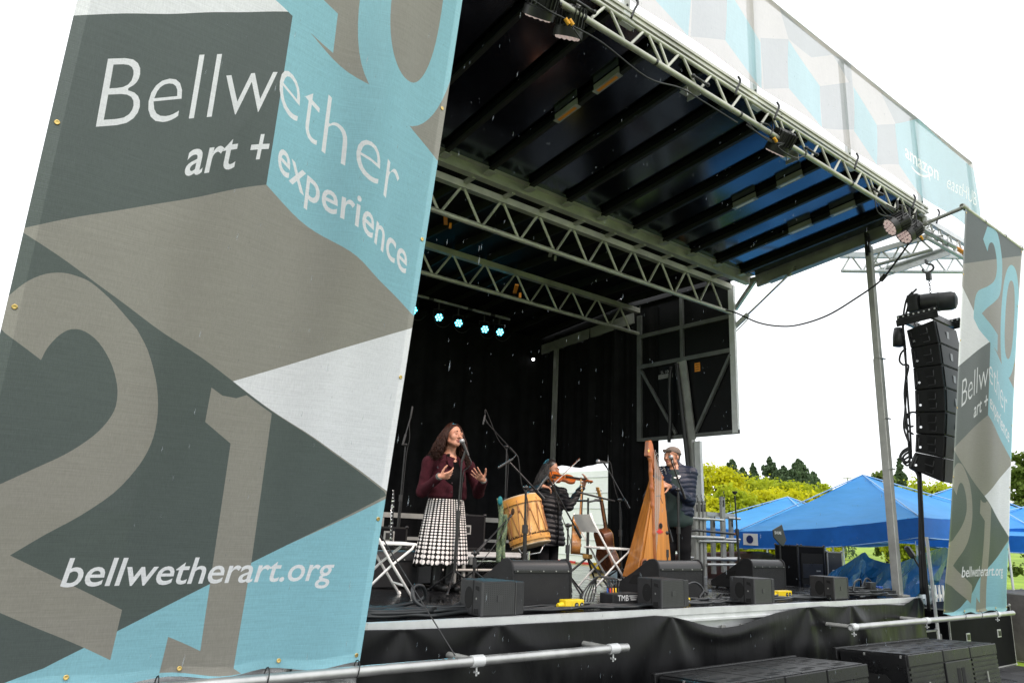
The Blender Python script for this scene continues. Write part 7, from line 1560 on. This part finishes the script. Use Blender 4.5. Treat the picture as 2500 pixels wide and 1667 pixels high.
bp_ = thing('barrier_bar', 'slim black bar spanning behind the harpist at hip height', 'bar', tuple(aty(1670, 1296, 6.4))); b = MB(); b.path([aty(1668, 1296, 6.4), aty(1700, 1294, 6.4), aty(1793, 1303, 6.4)], .016, 8); b.build('tube', BLKP, bp_, smooth=True); b = MB(); b.ell(aty(1793, 1303, 6.4), .018); b.build('end_cap', ORNG, bp_)

# white box truck behind the rear corner
TRW = mat('truck_white', (.82, .83, .85), .4, var=.06, vscale=1.5)
tk = thing('box_truck', 'white box truck parked behind the curtain opening', 'truck', (13.7, 13.4, GZ))
b = MB(); b.box((14.9, 16.4, 1.0), (2.4, 6.8, 2.4)); b.build('cargo_box', TRW, tk, bevel=.03)
for k in range(6): b = MB(); b.box((13.695, 16.4, .0+.4*k), (.012, 6.7, .012)); b.build('panel_seam', mat('seam_grey', (.45, .46, .48), .5), tk)
for k in range(12): b = MB(); b.box((13.694, 13.1+.55*k, -.18), (.012, .3, .06)); b.build('red_reflector', RED, tk)
b = MB(); b.box((14.9, 16.4, -.32), (2.2, 6.6, .18)); b.build('chassis', BLKM, tk)
b = MB(); b.box((13.72, 16.4, -.24), (.06, 6.7, .06)); b.build('wood_sill', mat('wood_sill', (.42, .33, .20), .7, var=.3, vscale=6), tk)
for y in (14.2, 18.4): b = MB(); b.lathe([(.25, 0), (.46, .02), (.48, .06), (.48, .24), (.44, .28)], (13.75, y, GZ+.48), (1, 0, 0), 24); wh = b.build('wheel', BLKR, tk, smooth=True, angle=40); b = MB(); b.lathe([(.1, 0), (.24, .01), (.25, .03)], (13.73, y, GZ+.48), (1, 0, 0), 20); b.build('rim', ALU, wh)
b = MB(); b.box((14.9, 20.6, .2), (2.2, 1.4, 1.9)); b.build('cab', TRW, tk, bevel=.15, bseg=3)
yc = thing('yellow_case', 'black case with a yellow lid glimpsed behind the white chair', 'case', (9.2, 9.2, 0)); p = aty(1463, 1388, 8.6); b = MB(); b.box((p.x, 8.6, p.z+.04), (.28, .2, .10)); b.build('lid', YEL, yc, bevel=.02); b = MB(); b.box((p.x, 8.6, p.z-.12), (.26, .2, .22)); b.build('body', BLKP, yc, bevel=.015)
wb = thing('water_jug', 'pale blue-grey bottle on the deck behind the guitar', 'bottle', (7.2, 6.9, 0)); p = aty(1495, 1420, 6.9); b = MB(); b.lathe([(.05, 0), (.062, .01), (.062, .22), (.03, .30), (.02, .31), (.02, .35)], (p.x, 6.9, .002), (0, 0, 1), 18); b.build('body', mat('bottle_blue', (.20, .28, .32), .3), wb, smooth=True, angle=40)

# ================================================================ trees
def leaf_mat(name, c1, c2, tr=.35):
    m = bpy.data.materials.new(name); m.use_nodes = True; n = m.node_tree; b = n.nodes['Principled BSDF']; out = n.nodes['Material Output']; b.inputs['Roughness'].default_value = .6; b.inputs['Specular IOR Level'].default_value = .25
    g = n.nodes.new('ShaderNodeNewGeometry'); rp = n.nodes.new('ShaderNodeValToRGB'); rp.color_ramp.elements[0].color = (*c1, 1); rp.color_ramp.elements[1].color = (*c2, 1)
    tc = n.nodes.new('ShaderNodeTexCoord'); nz = n.nodes.new('ShaderNodeTexNoise'); nz.inputs['Scale'].default_value = .9; nz.inputs['Detail'].default_value = 3; n.links.new(tc.outputs['Object'], nz.inputs['Vector'])
    ad = n.nodes.new('ShaderNodeMath'); ad.operation = 'MULTIPLY_ADD'; ad.inputs[1].default_value = .28; n.links.new(g.outputs['Random Per Island'], ad.inputs[0]); mr = n.nodes.new('ShaderNodeMapRange'); mr.inputs[1].default_value = .3; mr.inputs[2].default_value = .7; mr.inputs[4].default_value = .75; n.links.new(nz.outputs[0], mr.inputs[0]); n.links.new(mr.outputs[0], ad.inputs[2]); n.links.new(ad.outputs[0], rp.inputs[0])
    n.links.new(rp.outputs[0], b.inputs['Base Color']); t = n.nodes.new('ShaderNodeBsdfTranslucent'); n.links.new(rp.outputs[0], t.inputs[0]); mx = n.nodes.new('ShaderNodeMixShader'); mx.inputs[0].default_value = tr; n.links.new(b.outputs[0], mx.inputs[1]); n.links.new(t.outputs[0], mx.inputs[2]); n.links.new(mx.outputs[0], out.inputs['Surface']); return m
LY = leaf_mat('leaf_yellow_green', (.36, .40, .012), (.78, .72, .02), .5); LG = leaf_mat('leaf_olive', (.25, .33, .018), (.55, .58, .03), .5); LD = leaf_mat('needle_dark', (.06, .105, .055), (.14, .20, .10), .3); LM = leaf_mat('leaf_mid', (.09, .14, .025), (.20, .26, .045)); BARK = mat('bark', (.06, .045, .035), .9, var=.4, vscale=8, bump=.5, bscale=20)
def leaves(P, D, size, rs):
    n = len(P); a = rs.normal(size=(n, 3)); a /= np.linalg.norm(a, axis=1)[:, None]; u = np.cross(a, D); u /= np.linalg.norm(u, axis=1)[:, None]+1e-9; v = np.cross(a, u); s = size*rs.uniform(.6, 1.4, (n, 1))
    V = np.stack([P-u*s, P+v*s*.55, P+u*s, P-v*s*.55], 1).reshape(-1, 3); F = np.arange(4*n).reshape(-1, 4); return V, F
def crown_obj(V, F, m, parent):
    me = bpy.data.meshes.new('crown'); me.from_pydata((V-np.array(parent.location[:])).tolist(), [], F.tolist()); me.materials.append(m); o = bpy.data.objects.new('crown', me); COL.objects.link(o); o.parent = parent
def broadleaf(label, u, v, d, wpx, m, seed, nl=30000, size=.085, group='broadleaf trees beyond the tents', low=.12):
    rs = np.random.RandomState(seed); top = atd(u, v, d); gzz = gz(top.x, top.y); h = top.z-gzz; w_ = wpx*d/FPX/2
    t = thing('broadleaf_tree', label, 'tree', (top.x, top.y, gzz), group); o = Vector((top.x, top.y, gzz))
    b = MB(); b.path([o, o+Vector((.05, 0, h*.3)), o+Vector((-.04, .05, h*.65)), o+Vector((0, 0, h*.9))], .1, 8, rads=[h*.03, h*.022, h*.014, h*.004]); tips = []
    for k in range(14):
        a = k*2.4+rs.rand(); z = h*(.22+.55*rs.rand()); e = o+Vector((math.cos(a)*w_*.75*(1-.4*z/h), math.sin(a)*w_*.75, z+h*.16)); b.path([o+Vector((0, 0, z)), (o+Vector((0, 0, z))).lerp(e, .5)+Vector((0, 0, .1)), e], .05, 5, rads=[h*.011, h*.007, h*.002]); tips.append(e)
    b.build('trunk', BARK, t, smooth=True)
    nc = 80; C = []; 
    for k in range(nc):
        zz = rs.uniform(low, 1); rr = w_*math.sqrt(max(0, 1-((zz-.45)/.58)**2))*rs.uniform(.45, 1.0); a = rs.uniform(0, 2*PI); C.append((o.x+rr*math.cos(a), o.y+rr*math.sin(a), o.z+h*zz*.96-.1, w_*rs.uniform(.20, .42)))
    C = np.array(C); ci = rs.randint(0, nc, nl); dr = rs.normal(size=(nl, 3)); dr /= np.linalg.norm(dr, axis=1)[:, None]; rad = np.abs(rs.normal(size=nl))*.55
    P = C[ci, :3]+dr*(C[ci, 3]*rad)[:, None]*np.array([1, 1, .8]); V, F = leaves(P, dr, size, rs); crown_obj(V, F, m, t); return t
def conifer(label, u, v, d, wpx, seed, nl=9000, size=.13):
    rs = np.random.RandomState(seed); top = atd(u, v, d); gzz = gz(top.x, top.y); h = top.z-gzz; w_ = wpx*d/FPX/2; t = thing('conifer_tree', label, 'tree', (top.x, top.y, gzz), 'dark conifers behind the yellow trees'); o = np.array([top.x, top.y, gzz])
    b = MB(); b.tube(tuple(o), (top.x, top.y, top.z-.1), h*.022, 8, .02); 
    nb = 190; zz = rs.rand(nb)**.8; az = rs.uniform(0, 2*PI, nb); ln = w_*1.25*(1-zz)**.8*rs.uniform(.6, 1.15, nb)+.06; P = []; D = []
    for k in range(nb):
        z0 = h*(.06+.93*zz[k]); b.tube((o[0], o[1], o[2]+z0), (o[0]+math.cos(az[k])*ln[k]*.8, o[1]+math.sin(az[k])*ln[k]*.8, o[2]+z0+.05*ln[k]), .02, 4, .005)
        m_ = max(12, int(nl/nb*(ln[k]/w_+.35))); s = rs.rand(m_)**.7; wd = .22*ln[k]*(1.05-s)
        x = s*ln[k]; yv = rs.normal(size=m_)*wd; zv = z0+.25*x*.4-.22*x*x/w_+rs.normal(size=m_)*.09*ln[k]
        P.append(np.stack([o[0]+math.cos(az[k])*x-math.sin(az[k])*yv, o[1]+math.sin(az[k])*x+math.cos(az[k])*yv, o[2]+zv], 1)); D.append(np.tile([math.cos(az[k]), math.sin(az[k]), .2], (m_, 1)))
    b.build('trunk', BARK, t); P = np.concatenate(P); D = np.concatenate(D); V, F = leaves(P, D, size, rs); crown_obj(V, F, LD, t); return t
broadleaf('tallest bright yellow tree right of the trailer post', 1748, 1128, 33, 150, LY, 1)
broadleaf('yellow-green tree second from the trailer post', 1812, 1160, 36, 150, LG, 2)
broadleaf('low yellow tree in front of the dark conifers', 1868, 1195, 30, 130, LY, 3, 20000)
broadleaf('yellow-green tree left of the widest conifer', 1872, 1164, 38, 130, LG, 4)
broadleaf('yellow-green tree just left of the largest tent roof', 1928, 1168, 34, 120, LG, 5)
broadleaf('small yellow bush above the second tent roof', 1975, 1205, 30, 60, LY, 6, 9000)
broadleaf('thin pale yellow-green tree over the largest tent slope', 2010, 1170, 40, 70, LG, 7, 8000)
broadleaf('loose green tree behind the corner post', 2150, 1136, 34, 80, LM, 8, 12000)
broadleaf('olive tree behind the lower part of the speaker array', 2262, 1168, 30, 190, LG, 9, 30000)
broadleaf('dark green tree seen right of the right banner', 2498, 1090, 30, 110, LM, 10, 20000)
broadleaf('short yellow tree low beside the trailer post', 1720, 1205, 28, 110, LY, 11, 18000)
broadleaf('broad yellow-green tree filling the gap behind the second tent', 1905, 1188, 31, 170, LY, 31)
broadleaf('pale yellow-green tree low behind the guard-rail frames', 1790, 1190, 29, 150, LG, 32)
broadleaf('round yellow-green tree left of the lamp pole', 1955, 1178, 36, 110, LG, 41)
broadleaf('low yellow tree touching the largest tent roof', 1995, 1192, 33, 90, LY, 42, 16000)
conifer('low dark conifer between the two left conifer tops', 1812, 1140, 64, 130, 27, 14000)
conifer('low dark conifer just left of the widest conifer', 1912, 1136, 61, 150, 28, 16000)
conifer('low dark conifer right of the widest conifer', 1985, 1150, 63, 130, 29, 14000)
conifer('narrow conifer poking up behind the tallest yellow tree', 1785, 1118, 60, 130, 21, 16000)
conifer('small conifer in the middle of the tree line', 1838, 1130, 66, 90, 22, 12000)
conifer('tall conifer with a pointed top in the tree line', 1879, 1114, 62, 150, 23, 20000)
conifer('widest dark conifer at the right of the tree line', 1948, 1120, 58, 210, 24, 26000)
conifer('conifer top showing between post and speaker array', 2195, 1118, 50, 70, 25, 6000)
conifer('dark conifer rising above the far right banner edge', 2520, 1060, 45, 90, 26, 6000)
pole = thing('lamp_pole', 'distant thin lamp pole on the skyline left of the tent peak', 'pole', tuple(atd(2070, 1180, 90))); b = MB(); p = atd(2069, 1166, 90); b.tube((p.x, p.y, 0), p, .09, 6); b.beam(p+_r*-.5, p+_r*.5, .25, .12); b.build('mast', ALUD, pole)
# hanging strap bag by the PA cables, far people on the field
hbag = thing('hanging_cable_box', 'black cable connector box dangling under the tent edge at right', 'box', tuple(atx(2222, 1345, 10.9))); b = MB(); b.beam(atx(2212, 1333, 10.9), atx(2232, 1362, 10.9), .09, .07); b.build('box', BLKP, hbag, bevel=.02); b = MB(); b.path(smoothpath([atx(2232, 1362, 10.9), atx(2248, 1390, 10.9), atx(2262, 1415, 10.9)], 4), .012, 6); b.build('lead', BLKR, hbag, smooth=True)
# ================================================================ falling rain
DROP = bpy.data.materials.new('rain_water'); DROP.use_nodes = True; n = DROP.node_tree; n.nodes.clear()
a_ = n.nodes.new('ShaderNodeBsdfTransparent'); b_ = n.nodes.new('ShaderNodeBsdfTranslucent'); b_.inputs[0].default_value = (.75, .8, .85, 1); c_ = n.nodes.new('ShaderNodeMixShader'); c_.inputs[0].default_value = .24; o_ = n.nodes.new('ShaderNodeOutputMaterial')
n.links.new(a_.outputs[0], c_.inputs[1]); n.links.new(b_.outputs[0], c_.inputs[2]); n.links.new(c_.outputs[0], o_.inputs[0])
rr_ = np.random.RandomState(12); Vv = []; Ff = []
for i in range(1900):
    y = rr_.uniform(1.2, 3.55); x = rr_.uniform(.2, 2.4)*y; z = rr_.uniform(-.9, 4.6)
    if abs(y-(BY0+(BY1-BY0)*(z-BZ0)/(BZ1-BZ0))) < .15: continue
    sz_ = rr_.rand()**2; h = .005+.011*sz_; r = .0006+.0011*sz_; k = len(Vv); dx = h*.08
    Vv += [(x+dx, y, z+h), (x-r, y, z), (x+r*.5, y+r*.87, z), (x+r*.5, y-r*.87, z), (x-dx, y, z-h*.6)]; Ff += [(k, k+1, k+2), (k, k+2, k+3), (k, k+3, k+1), (k+4, k+2, k+1), (k+4, k+3, k+2), (k+4, k+1, k+3)]
me = bpy.data.meshes.new('rain'); me.from_pydata(Vv, [], Ff); me.materials.append(DROP); o = bpy.data.objects.new('rain', me); COL.objects.link(o); tag(o, 'fine raindrops falling in front of the stage', 'rain', kind='stuff')
for o in bpy.data.objects:
    if '_o' in o.keys(): del o['_o']
